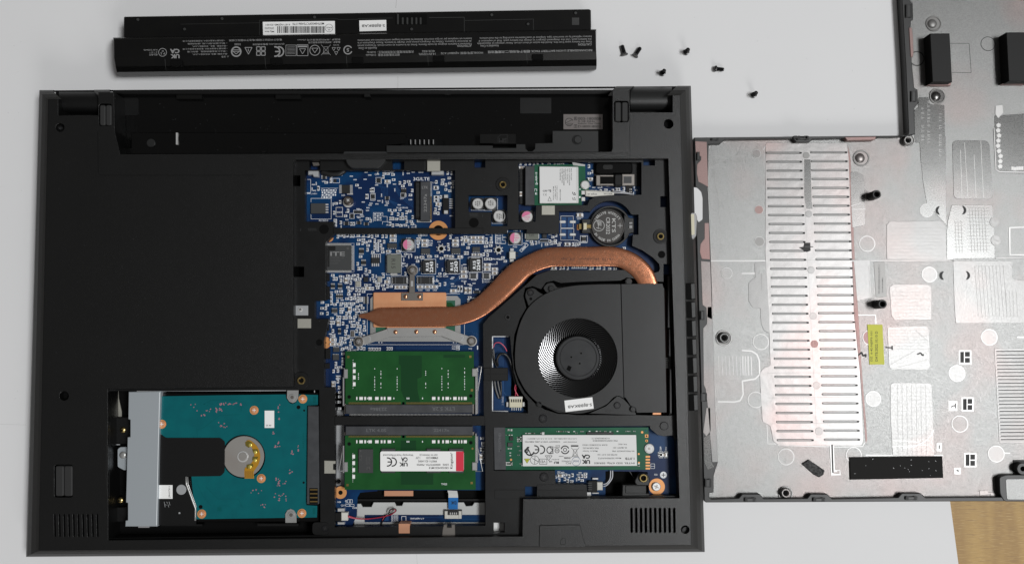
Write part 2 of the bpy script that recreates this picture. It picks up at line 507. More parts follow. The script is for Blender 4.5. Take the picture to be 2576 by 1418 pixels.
    def tri(s, x0, y0, x1, y1, w, down=True):
        c = (x0 + x1) / 2
        p = [(x0, y0), (x1, y0), (c, y1)] if down else [(x0, y1), (x1, y1), (c, y0)]
        return s.path(p + [p[0]], w)
    def each(s, name, parent):
        b = MB('D'); b.add(s.v, s.f, s.m); return b.each(name, parent)
    def build(s, name, parent, kind=None):
        if not s.v: return None
        if kind is None and name in ('board_print', 'copper_trace', 'via', 'lint', 'moulded_lettering', 'moulded_mark', 'scratch'): kind = 'stuff'
        return make(name, s.v, s.f, [0] * len(s.f), [False] * len(s.f), [s.m], parent, kind)

def pbox(name, par, zn, x0, y0, x1, y1, z0, z1, m, ch=0, r=0): return MB(zn).box(x0, y0, x1, y1, z0, z1, m, ch, r).build(name, par)
def pcyl(name, par, zn, cx, cy, r, z0, z1, m, ch=0, seg=20, hole=0): return MB(zn).cyl(cx, cy, r, z0, z1, m, seg, ch, hole).build(name, par)
def pprism(name, par, zn, pts, z0, z1, m, ch=0, holes=(), r=0):
    if r: pts = rnd(pts, r)
    return MB(zn).prism(pts, z0, z1, m, holes, ch).build(name, par)

def phillips(par, zn, cx, cy, r, z, m='screwblack', name='screw', h=.06, recess='void', cross=None):
    b = MB(zn); b.cyl(cx, cy, r, z - .1, z + h, m, 18, ch=min(.025, r * zs(zn) * S * .4))
    o = b.build(name, par)
    i = Ink(zn, z + h + .002, cross or recess)
    a = r * .52; w = r * .26; c, s_ = cos(.4), sin(.4)
    i.line(cx - a * c, cy - a * s_, cx + a * c, cy + a * s_, w); i.line(cx + a * s_, cy - a * c, cx - a * s_, cy + a * c, w)
    if o.parent is not None and o.parent.parent is None: i.build('screw_recess', o)
    return o

# heights
ZC, ZD, ZM = 2.30, 1.92, 1.45
# ------------------------------------------------------------------ setting
MB('D').prism([(-500, -400), (3200, -400), (3200, 1900), (-500, 1900)], -1.5, -.035, 'wood').build('wooden_table', None, 'structure')
pp = thing('paper_sheet', 'large white paper sheet lying under the open laptop, its corner ending on the wood', 'paper', 1200, 1300, -.03)
MB('D').prism([(-420, -330), (2345, -330), (2345, 800), (-420, 800)], -.033, -.012, 'paper').build('top_sheet', pp)
MB('D').prism([(-420, 470), (2292, 470), (2386, 1230), (2412, 1424), (2446, 1690), (-420, 1760)], -.03, 0, 'paper').build('bottom_sheet', pp)

# ------------------------------------------------------------------ laptop case
lap = thing('laptop_case', 'black upside-down laptop base with its bottom panel taken off', 'laptop', 920, 800, 0)
OUT = [(103, 228), (1738, 217), (1773, 1386), (69, 1398)]
INN = [(121, 250), (1711, 240), (1739, 1370), (97, 1384)]
BAY = [(737, 408), (742, 402), (1681, 399), (1709, 1252), (1316, 1254), (1314, 1348), (272, 1358), (271, 978), (739, 972)]
MB('D').prism(rnd([(112, 240), (1728, 230), (1760, 1374), (84, 1386)], 10), 0.0, .55, 'matte', ch=.08).build('screen_lid', lap)
brk = [146, 247, 286, 1541, 1584, 1692]
FR = [[(x - 112) / 1613 for x in brk], [k / 12 for k in range(1, 12)], [k / 12 for k in range(1, 12)], [k / 12 for k in range(1, 12)]]
def ringpts(p):
    out = []
    for i in range(4):
        a, c = p[i], p[(i + 1) % 4]
        out += [(a[0] + (c[0] - a[0]) * k, a[1] + (c[1] - a[1]) * k) for k in [0] + FR[i]]
    return out
ro, ri = ringpts([W(*p, 1.0) for p in OUT]), ringpts([W(*p, ZC) for p in INN])
prof = [(.62, -.02), (.75, 0), (1.0, 0), (1.35, .10), (1.75, .32), (2.05, .60), (2.22, .85), (ZC, 1.0)]
v = [(ro[k][0] + (ri[k][0] - ro[k][0]) * t, ro[k][1] + (ri[k][1] - ro[k][1]) * t, z) for z, t in prof for k in range(len(ro))]
n = len(ro); f = []
for i in range(len(prof) - 1):
    for k in range(n):
        j = (k + 1) % n
        if k in (1, 3, 5) and i >= 2: continue
        f.append([i * n + j, i * n + k, (i + 1) * n + k, (i + 1) * n + j])
b = MB('D'); b.add(v, f, 'side', False); b.build('side_shell', lap)
# faint bottom part line and flat underside with its openings
plate = [(121, 250), (146, 250), (146, 291), (247, 291), (247, 232), (286, 232), (288, 330), (302, 388), (1300, 385), (1538, 382), (1541, 374),
         (1541, 226), (1584, 226), (1584, 283), (1692, 283), (1692, 240), (1711, 240), (1739, 1370), (97, 1384)]
holes = [BAY, circ(1682, 312, 12, 14), circ(151, 321, 11, 14), circ(161, 995, 12, 14)]
for k in range(10):   # speaker slots, right
    x = 1585.5 + k * 11.95
    holes.append(rnd([(x, 1277), (x + 5.5, 1276), (x + 6.5, 1338), (x + 1, 1339)], 2.5, 2))
for k in range(10):   # speaker slots, left
    x = 135 + k * 11.9
    holes.append(rnd([(x, 1292), (x + 4, 1292), (x + 5.5, 1349), (x + 1.5, 1349)], 2, 2))
holes.append(rnd(rect(136.5, 1168, 183, 1250), 6, 3))
holes.append(circ(1724, 1331, 10.5, 14)); holes.append(circ(106, 1350, .6, 3))
holes.append(rnd(rect(248.5, 261, 281, 317), 7, 3)); holes.append(rnd(rect(1545, 254, 1581.5, 308), 7, 3))
b = MB('D'); b.prism(plate, 1.0, ZC, 'case', holes, ch=.012); b.build('underside', lap)
# keep the backing outside the bays
b = MB('D')
for r_ in ((130, 1160, 262, 1360), (1560, 1262, 1733, 1352), (136, 305, 170, 336), (146, 980, 178, 1010), (1664, 296, 1698, 328)):
    b.box(*r_, 1.6, 1.9, 'void')
b.each('slot_backing', lap)
# slightly raised strip next to battery cavity (part lines on the underside)
i = Ink('D', ZC + .002, 'void')
i.path([(246, 330), (247, 436), (254, 441), (640, 441)], .9)
i.path([(737, 402), (739, 972)], .8)
i.path([(1584, 283), (1585, 399)], .9)
i.each('part_line', lap)
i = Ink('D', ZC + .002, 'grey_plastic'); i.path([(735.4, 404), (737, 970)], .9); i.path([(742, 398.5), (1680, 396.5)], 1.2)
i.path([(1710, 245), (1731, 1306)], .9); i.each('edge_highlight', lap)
# ridge strip above the service bay
pprism('ridge', lap, 'D', [(975, 388), (1580, 385), (1580, 396), (960, 397)], ZC - .02, ZC + .03, 'case', ch=.02)
# rubber feet
for x0, y0, x1, y1, m in ((139, 1171, 181, 1247, 'rubber'), (250.5, 264, 279.5, 315, 'rubber'), (1547, 256.5, 1579.5, 305.5, 'rubber')):
    xm = (x0 + x1) / 2
    b = MB('D'); b.box(x0, y0, xm - .8, y1, 1.9, ZC + .06, m, .05, 5); b.box(xm + .8, y0, x1, y1, 1.9, ZC + .06, m, .05, 5); b.build('rubber_foot', lap)
# lug: hinge barrels
for x0, x1, y0, y1 in ((148, 246, 231, 287), (1586, 1690, 219, 280)):
    rows = []
    for xx in (x0, x1):
        r_ = []
        for k in range(11):
            t = k / 10; a = pi * t
            r_.append((xx, y0 + (y1 - y0) * (1 - cos(a)) / 2, 1.0 + .9 * sin(a) ** .7))
        rows.append(r_)
    MB('D').loft([r_[::1] for r_ in rows][::-1], 'grey_plastic' if x0 > 900 else 'matte', True, False).build('hinge_barrel', lap)
# side details: drive tray on the left, exhaust slots on the right
for k in range(7):
    y = 225 + 151.3 * k; x = 1743 + 3.8 * k
    b = MB('K'); b.prism([(x, y), (x + 73, y), (x + 76, y + 133), (x + 3, y + 133)], 2.0, ZC + .006, 'void')
    b.prism([(x + 40, y + 6), (x + 72, y + 3), (x + 75, y + 126), (x + 46, y + 130)], 2.0, ZC + .03, 'grey_plastic', ch=.01)
    b.build('exhaust_slot', lap)
def sidez(x, y):                          # height of the sloping left side under a traced point
    xo = 103 - 34 * (y - 228) / 1170; xi = 121 - 23 * (y - 250) / 1122
    t = min(max((x - xo) / (xi - xo), 0), 1)
    for (z0, t0), (z1, t1) in zip(prof[2:], prof[3:]):
        if t <= t1: return z0 + (z1 - z0) * (t - t0) / (t1 - t0) + .012
    return ZC
i = Ink('F', sidez, 'inkgrey')
i.text('disc', 250, -160, 268, -60, 90, .02); i.text('DVD', 234, 8, 250, 104, 90, .03); i.text('R  DL', 258, 20, 272, 96, 90, .02); i.build('print', lap)
i = Ink('D', sidez, 'void'); i.line(97, 367, 118, 365, 1.6); i.line(79, 971, 105, 969, 1.8); i.line(91, 555, 91, 602, 1.6); i.each('tray_seam', lap)
# cavity for the battery
b = MB('D'); b.box(284, 228, 1545, 392, .9, .96, 'gloss'); b.box(284, 226, 1545, 236, .9, 1.35, 'matte', .05); b.box(140, 228, 250, 300, .6, .95, 'matte'); b.box(1580, 218, 1700, 290, .6, .95, 'matte')
b.each('cavity_floor', lap)
b = MB('a')
for x in (640, 1500): b.box(x, 800, x + 220, 860, .96, 1.2, 'battery', .03)
b.box(105, 850, 315, 1000, .96, 1.0, 'deck', 0, 20)
b.each('cavity_rib', lap)
b = MB('b'); b.box(1410, 850, 1680, 985, .96, 1.0, 'deck'); b.box(55, 805, 108, 840, 1.0, 1.3, 'deck', .02); b.box(755, 795, 805, 820, 1.0, 1.3, 'deck', .02); b.box(1605, 785, 1658, 810, 1.0, 1.3, 'deck', .02)
b.each('cavity_rib', lap)
# contact ledge
MB('D').prism([(330, 334), (520, 333), (1020, 336), (1020, 362), (975, 366), (975, 386), (303, 388), (300, 372), (330, 372)], .96, 1.55, 'gloss', ch=.03).build('ledge', lap)
pprism('ledge', lap, 'b', [(250, 1262), (1172, 1262), (1172, 1283), (1375, 1283), (1375, 1250), (1455, 1250), (1458, 1290), (1480, 1312), (1515, 1312), (1538, 1290), (1540, 1243),
        (1690, 1240), (1690, 1135), (2088, 1135), (2090, 1320), (250, 1326)], .96, 1.75, 'grey_plastic', ch=.02)
pprism('ledge', lap, 'b', [(1060, 1160), (1375, 1160), (1375, 1250), (1172, 1250), (1172, 1245), (1060, 1245)], .96, 1.5, 'battery', ch=.02)
i = Ink('b', 1.502, 'grey_plastic'); i.path([(1218, 1240), (1218, 1190), (1245, 1168), (1300, 1168), (1300, 1240)], 3); i.text('SIM', 1228, 1200, 1292, 1238, 180); i.build('print', lap)
for x in (460, 500, 539, 578, 617, 657): pbox('battery_contact', lap, 'b', x - 3.5, 1212, x + 3.5, 1252, 1.5, 1.72, 'chrome')
b = MB('b'); b.box(380, 1200, 740, 1262, .96, 1.5, 'void'); b.build('contact_well', lap)
b = MB('b'); b.cyl(1905, 1212, 42, 1.75, 1.79, 'matte', 22); b.cyl(1912, 1212, 33, 1.75, 1.83, 'grey_plastic', 22, .02); b.build('rubber_plug', lap)
MB('a').cyl(420, 1240, 38, 1.5, 1.64, 'grey_plastic', 20, .03).build('rubber_plug', lap)
MB('a').box(640, 1152, 655, 1255, 1.4, 1.66, 'tin').build('latch_spring', lap)
MB('a').cyl(685, 1205, 30, 1.5, 1.565, 'void', 16).build('hole', lap)
b = MB('a'); b.prism([(118, 1155), (128, 1155), (140, 1330), (130, 1330)], .96, 1.9, 'gloss'); b.prism([(135, 1155), (140, 1155), (160, 1325), (152, 1325)], .96, 1.7, 'gloss'); b.each('guide_rail', lap)
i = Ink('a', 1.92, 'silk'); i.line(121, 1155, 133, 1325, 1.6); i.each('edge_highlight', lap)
b = MB('a'); b.cyl(1396, 1290, 44, 1.5, 1.57, 'void', 18); b.build('hole', lap)
# silver regulatory label
lb = pbox('rating_label', lap, 'b', 1786, 992, 2125, 1122, .96, 1.0, 'silverfoil')
i = Ink('b', 1.003, 'ink'); i.arc(1835, 1060, 31, 36, 20, 340, 18); i.line(1805, 1068, 1860, 1040, 4); i.line(1815, 1072, 1860, 1072, 4); i.line(1815, 1085, 1855, 1085, 4)
i.frame(1880, 1017, 1903, 1042, 3); i.text('R', 1884, 1020, 1900, 1039); i.frame(1878, 1083, 1902, 1108, 3); i.text('T', 1882, 1086, 1899, 1105)
i.text('003-180008', 1912, 1018, 2110, 1042); i.text('5.18 GHz', 1912, 1046, 2060, 1062); i.text('Indoor Use Only', 1912, 1065, 2110, 1082); i.text('D180018003', 1912, 1088, 2108, 1108); i.build('print', lb)
# bay floor and the inner deck
MB('D').prism([(272, 979), (739, 973), (738, 404), (1681, 400), (1708, 1251), (1315, 1253), (1313, 1347), (273, 1357)], .85, .9, 'void').build('bay_floor', lap)
def Z(zn, *p): return [zp(zn, *q) for q in p]
H1 = Z('H', (220, 207), (1610, 207), (1612, 740), (490, 740), (488, 680), (220, 680))
H3 = [(842, 1069), (1220.5, 1069), (1221, 1321), (842, 1325)]
H6 = Z('J', (545, 130), (1680, 130), (1680, 430), (1270, 437), (1200, 480), (1180, 527), (705, 530), (700, 680), (545, 680))
H7 = Z('J', (80, 435), (440, 435), (440, 720), (290, 720), (290, 590), (80, 590))
H8 = Z('M', (192, 168), (1620, 155), (1625, 180), (1690, 235), (1750, 250), (1830, 240), (1860, 300), (1880, 790), (1050, 800), (1045, 690), (760, 680), (755, 562), (196, 562))
H9 = Z('M', (190, 1037), (293, 1037), (293, 1125), (200, 1140), (190, 1140))
HH = [(276, 983), (803, 980), (806, 1345), (278, 1352)]
small = [Z('H', (262, 122), (362, 122), (362, 200), (262, 200)), Z('H', (1028, 122), (1140, 122), (1140, 198), (1028, 198)), Z('H', (1345, 122), (1480, 122), (1480, 200), (1345, 200)),
         Z('J', (135, 115), (235, 115), (235, 180), (135, 180)), Z('J', (1700, 112), (1805, 112), (1805, 160), (1700, 160)), Z('J', (1857, 445), (1920, 445), (1922, 545), (1857, 545)),
         Z('M', (482, 708), (588, 708), (588, 798), (482, 798)), Z('H', (125, 252), (178, 252), (178, 350), (125, 350)), Z('H', (122, 1095), (213, 1095), (213, 1190), (122, 1190))]
FANHOLE = Z('K', *([(1612, 70), (1650, 1298), (1600, 1306), (1340, 1300), (1180, 1302), (700, 1290), (590, 1255), (505, 1200), (425, 1115), (378, 1035), (342, 935), (330, 800), (342, 650), (385, 520), (440, 425), (415, 330), (430, 265), (490, 250), (560, 275), (600, 220), (660, 205), (720, 225), (880, 215), (1210, 205), (1260, 180), (1330, 190), (1345, 205), (1560, 215), (1560, 70)]))
# main opening without the fan area; the fan gets an opening of its own
H2 = ([(841, 588), (1276, 587), (1276, 577), (1325, 577), (1325, 587), (1406, 587), (1406.7, 531), (1478, 531)]
      + circ(1534.5, 563, 58, 20, 212, 335) + [(1591, 540), (1606, 540), (1606, 590), (1592, 590), (1590, 618), (1617, 630), (1643, 648), (1658, 664), (1660, 675)]
      + Z('K', (1520, 130), (1490, 140), (1240, 118), (640, 118), (520, 160), (440, 235), (130, 505), (85, 560), (92, 1310))
      + [(844, 1046), (842, 974), (815, 973), (815, 858), (817, 846)] + Z('I', (205, 940), (75, 940), (75, 775), (178, 770), (175, 235)))
CABLE = Z('K', (158, 657), (305, 657), (318, 800), (335, 950), (365, 1050), (405, 1125), (450, 1185), (452, 1285), (158, 1275))
b = MB('D')
b.prism(BAY, 1.5, ZD, 'deck', [H1, H2, FANHOLE, CABLE, H3, H6, H7, H8, H9, HH] + small, ch=.01)
b.build('inner_deck', lap)
# ------------------------------------------------------------------ motherboard
mb = thing('motherboard', 'dark blue circuit board crowded with chips seen through the openings of the laptop case', 'circuit board', 1150, 720, 1.3)
PCB = ([(764, 404), (1686, 404), (1692, 690), (1335, 690), (1290, 760), (1285, 1000), (1340, 1046), (1700, 1050), (1701, 1100), (1704, 1250), (1634, 1250), (1629, 1186), (1523, 1184), (1523, 1246), (1455, 1248), (1236, 1244), (1232, 1110), (1219, 1108), (1219, 1232), (950, 1232)]
       + Z('L', (490, 1030), (372, 1040), (352, 1075), (348, 1200), (312, 1276), (205, 1272), (180, 1240), (190, 1000), (262, 1000), (266, 380), (190, 330), (120, 300)) + [(786, 850), (786, 640), (764, 620)])
pcb = MB('D').prism(PCB, 1.32, ZM, 'pcb', sidemat='pcb').build('board', mb)
ZT = ZM + .003
OCC = set()
def reg(zn, x0, y0, x1, y1, pad=1):
    a = zp(zn, x0, y0); c = zp(zn, x1, y1)
    for X in range(int(a[0] - pad), int(c[0] + pad) + 1):
        for Y in range(int(a[1] - pad), int(c[1] + pad) + 1): OCC.add((X, Y))
def free(x0, y0, x1, y1):
    return all((X, Y) not in OCC for X in range(int(x0), int(x1) + 1) for Y in range(int(y0), int(y1) + 1))
# traces
i = Ink('H', ZM + .0015, 'trace')
for k in range(5):
    i.path([(900 + k * 16, 340 + k * 5), (930 + k * 14, 370), (940 + k * 12, 430 + k * 12), (1010 + k * 10, 500), (1100 + k * 20, 560 - k * 4)], 3)
for k in range(4): i.path([(790, 510 + k * 12), (850, 570 + k * 12), (860 + k * 4, 600)], 3)
for k in range(5): i.path([(1060, 330 + k * 14), (1090, 380 + k * 14), (1180, 470 + k * 13), (1225, 500 + k * 12)], 3)
for k in range(8): i.path([(1480 + k * 13, 1310), (1560 + k * 10, 1230 - k * 3), (1700 - k * 6, 1225 - k * 9)], 3)
i.build('copper_trace', pcb)
i = Ink('I', ZM + .0015, 'trace')
for k in range(60): i.rect(835 + k * 8.6, 1188 + (k % 3) * 3, 837.5 + k * 8.6, 1228)
for k in range(7): i.path([(1300 + k * 14, 570 - k * 8), (1250 + k * 14, 610), (1235 + k * 14, 690)], 3)
i.path([(1480, 1050), (1530, 1050), (1545, 1085)], 3); i.build('copper_trace', pcb)
silk = Ink('I', ZT, 'silk')
silkH = Ink('H', ZT, 'silk'); silkJ = Ink('J', ZT, 'silk'); silkL = Ink('L', ZT, 'silk'); silkM = Ink('M', ZT, 'silk')

# shared small component meshes (local centimetres)
U = .022
PRO = {}
def proto_passive(L, Wd, body, h, outline=True, pm='pad'):
    k = (L, Wd, body, h, outline)
    if k in PRO: return PRO[k]
    v = []; f = []; mi = []; mats = [body, pm, 'silk']
    def bx(x0, y0, x1, y1, z0, z1, m):
        o = len(v); v.extend([(x * U, y * U, z) for z in (z0, z1) for x, y in ((x0, y0), (x1, y0), (x1, y1), (x0, y1))])
        f.extend([[o + 4, o + 5, o + 6, o + 7], [o, o + 1, o + 5, o + 4], [o + 1, o + 2, o + 6, o + 5], [o + 2, o + 3, o + 7, o + 6], [o + 3, o, o + 4, o + 7]]); mi.extend([m] * 5)
    a, c = L / 2, Wd / 2; e = L * .24
    bx(-a + e, -c, a - e, c, 0, h, 0); bx(-a, -c, -a + e, c, 0, h * 1.04, 1); bx(a - e, -c, a, c, 0, h * 1.04, 1)
    if outline:
        g = 1.6 if L < 8 else 2.0; t = 1.1
        for r in ((-a - g, -c - g, a + g, -c - g + t), (-a - g, c + g - t, a + g, c + g), (-a - g, -c - g, -a - g + t, c + g), (a + g - t, -c - g, a + g, c + g)):
            o = len(v); v.extend([(r[0] * U, r[1] * U, .003), (r[2] * U, r[1] * U, .003), (r[2] * U, r[3] * U, .003), (r[0] * U, r[3] * U, .003)])
            f.append([o, o + 1, o + 2, o + 3]); mi.append(2)
    PRO[k] = (v, f, mi, mats, {}); return PRO[k]
def place_passive(name, P_, px, py, rot, parent=None, z=ZM):
    v, f, mi, mats, cache = P_
    if 'me' not in cache:
        me = bpy.data.meshes.new(name); me.from_pydata(v, [], f)
        for m in mats: me.materials.append(MATS[m])
        me.polygons.foreach_set('material_index', mi); cache['me'] = me
    o = bpy.data.objects.new(name, cache['me']); x, y = W(px, py, z); link(o, parent or mb, (x, y, z + .001))
    o.rotation_euler.z = rot; return o
QUEUE = []                                # (size, proto, x, y, rot, name)
def passive(zn, x0, y0, x1, y1, kind='c'):
    """hand placed passive; box is the outline printed around it"""
    a = zp(zn, x0, y0); c = zp(zn, x1, y1); w = c[0] - a[0]; h = c[1] - a[1]
    rot = 0 if w >= h else pi / 2; L, Wd = max(w, h) - 3.6, min(w, h) - 3.6
    body, hh = {'c': ('tan', .16), 'r': ('chip', .08), 't': ('chip', .2), 'g': ('sage', .1), 'b': ('brownc', .1)}[kind]
    P_ = proto_passive(round(L, 1), round(Wd, 1), body, hh)
    QUEUE.append((L * Wd + 50, P_, (a[0] + c[0]) / 2, (a[1] + c[1]) / 2, rot, 'capacitor' if kind in 'cb' else 'resistor'))
    reg(zn, x0, y0, x1, y1, 0)

def chip(zn, x0, y0, x1, y1, h=.12, m='chip', pins='', npin=4, plen=10, name='chip', pm='tin', outline=0):
    o = pbox(name, mb, zn, x0, y0, x1, y1, ZM, ZM + h, m, .015)
    b = MB(zn); w = x1 - x0; hh = y1 - y0
    for s_ in pins:
        for k in range(npin):
            t = (k + .5) / npin; q = .28
            if s_ in 'tb':
                pw = w / npin * q; x = x0 + w * t; y = y0 - plen if s_ == 't' else y1 - 1
                b.box(x - pw, y, x + pw, y + plen + 1, ZM, ZM + .05, pm)
            else:
                pw = hh / npin * q; y = y0 + hh * t; x = x0 - plen if s_ == 'l' else x1 - 1
                b.box(x, y - pw, x + plen + 1, y + pw, ZM, ZM + .05, pm)
    if b.v: b.build('pin', o, 'stuff') if len(pins) * npin > 2 else b.each('pin', o)
    e = plen if pins else 2
    reg(zn, x0 - e, y0 - e, x1 + e, y1 + e)
    if outline:
        Ink(zn, ZT, 'silk').frame(x0 - outline, y0 - outline, x1 + outline, y1 + outline, 3).build('silk_outline', o)
    return o
def label_on(o, zn, z, m, calls, name='print'):
    i = Ink(zn, z, m)
    for c in calls: getattr(i, c[0])(*c[1:])
    i.build(name, o)

# large chips
c = chip('I', 180, 262, 415, 490, .15, 'chipgrey', 'tbr', 34, 22, 'controller_chip')
label_on(c, 'I', ZM + .152, 'chiptext', [('text', 'ITE', 220, 320, 355, 358, 0, .02)])
label_on(c, 'I', ZM + .152, 'chiptextdim', [('text', 'IT5570E-128', 220, 366, 350, 382), ('text', '2216-CXA', 220, 393, 315, 408), ('text', '5117PF', 220, 420, 292, 435), ('disc', 382, 288, 12)])
label_on(c, 'I', ZM + .151, 'tapeblack', [('rect', 185, 268, 268, 308), ('rect', 185, 308, 212, 460)], 'dark_residue')
reg('I', 170, 230, 450, 520)
silk.frame(175, 242, 440, 508, 1.5)
c = chip('H', 275, 510, 412, 605, .12, 'chipgrey', 'r', 4, 26, 'memory_chip'); silkH.path([(278, 500), (278, 465), (465, 465), (465, 655), (278, 655), (278, 612)], 3); reg('H', 225, 465, 466, 678)
c = chip('H', 565, 340, 637, 418, .12, 'chip', 'lr', 9, 26, 'chip'); pbox('pin', c, 'H', 612, 418, 665, 430, ZM, ZM + .05, 'tin')
chip('H', 488, 288, 512, 315, .08); silkH.frame(480, 280, 542, 322, 3); reg('H', 480, 280, 542, 322)
chip('H', 385, 250, 412, 285, .08, 'chip', 'lr', 3, 12); chip('H', 835, 430, 868, 465, .08, 'chip', 'tb', 4, 12); silkH.frame(830, 418, 872, 484, 3)
chip('H', 970, 445, 998, 478, .08, 'chip', 'lr', 3, 8); chip('H', 886, 280, 922, 318, .08, 'chip', 'lr', 2, 8, outline=8); chip('H', 1112, 378, 1160, 412, .08, 'chip', 'tb', 3, 8)
chip('H', 1115, 420, 1143, 450, .08, 'chip', 'r', 4, 20, outline=6); chip('H', 642, 610, 672, 645, .08, 'chip', 'lr', 2, 8, outline=6)
chip('H', 515, 552, 565, 585, .07, 'trace_dark', 'tb', 3, 6, outline=5); chip('H', 515, 600, 565, 630, .07, 'trace_dark', 'tb', 3, 6, outline=5)
chip('H', 590, 680, 622, 712, .08, 'chip', 'lr', 3, 10); chip('H', 775, 685, 805, 715, .08, 'chip', 'lr', 3, 8); chip('H', 705, 675, 735, 705, .08, 'chip', 'lr', 3, 8)
c = chip('H', 678, 580, 752, 600, .1, 'chip'); silkH.frame(672, 575, 756, 606, 3)
# power section
for x0, y0, x1, y1 in ((748, 242, 835, 286), (1060, 288, 1143, 340), (1340, 285, 1425, 335), (1535, 275, 1605, 320)):
    chip('I', x0, y0, x1, y1, .1, 'chipgrey', 'b', 4, 7, 'power_chip')
for n_, (x0, y0, x1, y1) in enumerate(((1070, 398, 1188, 516), (1297, 395, 1412, 515), (1505, 380, 1622, 498))):
    c = MB('I'); c.prism([(x0 + 8, y0), (x1 - 8, y0), (x1, y0 + 8), (x1, y1 - 8), (x1 - 8, y1), (x0 + 12, y1), (x0, y1 - 12), (x0, y0 + 8)], ZM, ZM + .32, 'chip', (), .03)
    c = c.build('inductor', mb); Ink('I', ZT, 'silk').frame(x0 - 8, y0 - 10, x1 + 8, y1 + 10, 3).build('silk_outline', c)
    b = MB('I'); b.box(x0 + 20, y0 - 6, x1 - 20, y1 + 6, ZM, ZM + .06, 'tin'); b.each('pin', c)
    label_on(c, 'I', ZM + .322, 'silk', [('text', 'R15', x0 + 35, y0 + 22, x0 + 62, y0 + 98, 90, .03), ('text', '2243', x0 + 70, y0 + 12, x0 + 102, y0 + 112, 90, .03)]); reg('I', x0 - 8, y0 - 12, x1 + 8, y1 + 12)
c = chip('I', 745, 345, 870, 515, .32, 'sage', '', name='inductor'); b = MB('I'); b.box(775, 515, 840, 540, ZM, ZM + .08, 'tin', .02); b.box(780, 336, 840, 345, ZM, ZM + .08, 'tin'); b.each('pin', c)
label_on(c, 'I', ZM + .322, 'sagetext', [('text', 'R15', 785, 385, 822, 475, 270, .01)]); silk.frame(738, 338, 878, 533, 3); reg('I', 735, 335, 880, 545)
c = chip('I', 600, 374, 675, 426, .12, 'chip', 'tb', 4, 28, 'chip'); silk.path([(596, 340), (685, 340), (685, 420)], 3)
for x0, x1 in ((800, 925), (1035, 1165)):
    o_ = chip('I', x0, 553, x1, 615, .3, 'chip', '', name='tantalum_capacitor'); b = MB('I'); b.box(x0 - 9, 558, x0, 610, ZM, ZM + .2, 'tin'); b.box(x1, 558, x1 + 9, 610, ZM, ZM + .2, 'tin'); b.each('pin', o_)
    silk.frame(x0 - 14, 546, x1 + 14, 622, 3); reg('I', x0 - 14, 546, x1 + 14, 622)
    i = Ink('I', ZM + .302, 'moulded'); i.rect(x0 + 22, 556, x0 + 26, 612); i.rect(x1 - 26, 556, x1 - 22, 612); i.build('print', o_)
for x0, y0, x1, y1 in ((1510, 522, 1578, 565), (1632, 520, 1698, 565)):
    o_ = chip('I', x0 + 8, y0, x1 - 8, y1, .18, 'chipgrey', '', name='tantalum_capacitor'); b = MB('I'); b.box(x0 - 1, y0 + 2, x0 + 8, y1 - 2, ZM, ZM + .14, 'tin'); b.box(x1 - 8, y0 + 2, x1 + 1, y1 - 2, ZM, ZM + .14, 'tin'); b.each('pin', o_)
    silk.frame(x0 - 6, y0 - 6, x1 + 6, y1 + 6, 3); reg('I', x0 - 8, y0 - 8, x1 + 8, y1 + 8)
chip('I', 457, 594, 497, 640, .1, 'foilpad', name='crystal', outline=5); chip('I', 530, 553, 570, 598, .1); chip('I', 660, 555, 692, 598, .1, 'foilpad', name='crystal', outline=5)
chip('I', 413, 1052, 440, 1105, .1, 'dull_steel', name='crystal', outline=5)
for q in ((232, 848, 284, 880), (246, 1206, 302, 1246), (242, 1272, 298, 1322)): chip('I', *q, .1, 'chipgrey', 't' if q[1] > 1000 else 'tb', 4, 8)
for q in ((272, 722, 336, 740), (225, 625, 262, 650), (290, 625, 330, 650), (292, 1040, 318, 1068), (485, 300, 530, 332), (505, 405, 550, 435)): chip('I', *q, .09, 'chip', 'tb', 4, 14)
chip('I', 540, 735, 560, 800, .05, 'chip', 'lr', 10, 14); chip('I', 1550, 680, 1600, 705, .07, 'chip', 'lr', 5, 8); chip('I', 1640, 672, 1700, 700, .07, 'chip', 'tb', 5, 8)
for q in ((175, 1215, 215, 1310), (175, 960, 205, 1050), (170, 1350, 210, 1400), (180, 520, 208, 590), (180, 640, 210, 760)): chip('I', *q, .2, 'matte', name='connector')
# aluminium can capacitors
def can(zn, x, y, r, pink, lines, rot, ang=0):
    b = MB(zn); b.prism(rnd(rect(x - r * 1.12, y - r * 1.05, x + r * 1.12, y + r * 1.12), r * .25, 2), ZM, ZM + .1, 'chip'); b.cyl(x, y, r, ZM + .1, ZM + .5, 'tin', 26, .03)
    c = b.build('can_capacitor', mb); z = ZM + .502
    a0, a1 = pink
    if a1: 
        i = Ink(zn, z, 'pinkprint' if a1 > 0 else 'ink'); R = r * .9
        A = [a0 + abs(a1) * k / 12 for k in range(13)]; i.poly([(x + R * cos(radians(a)), y - R * sin(radians(a))) for a in A]); i.build('polarity_mark', c)
    label_on(c, zn, z + .001, 'ink' if a1 <= 0 else 'pinkprint', [('text', t, *q, rot, .02) for t, q in lines])
    Ink(zn, ZT, 'silk').path([(x - r * 1.2, y - r * .9), (x - r * 1.2, y + r * 1.25), (x + r * 1.25, y + r * 1.25), (x + r * 1.25, y - r * .9)], 3).build('silk_outline', c)
    reg(zn, x - r * 1.3, y - r * 1.3, x + r * 1.3, y + r * 1.3)
can('I', 940, 253, 52, (100, 160), [('EACAY', (905, 225, 965, 240)), ('6R820', (905, 248, 970, 262)), ('6.3V', (915, 270, 955, 284))], 0)
can('J', 165, 512, 50, (150, 0), [('100', (178, 488, 190, 530)), ('EFZ', (160, 485, 172, 535)), ('53T', (142, 490, 154, 530))], 90)
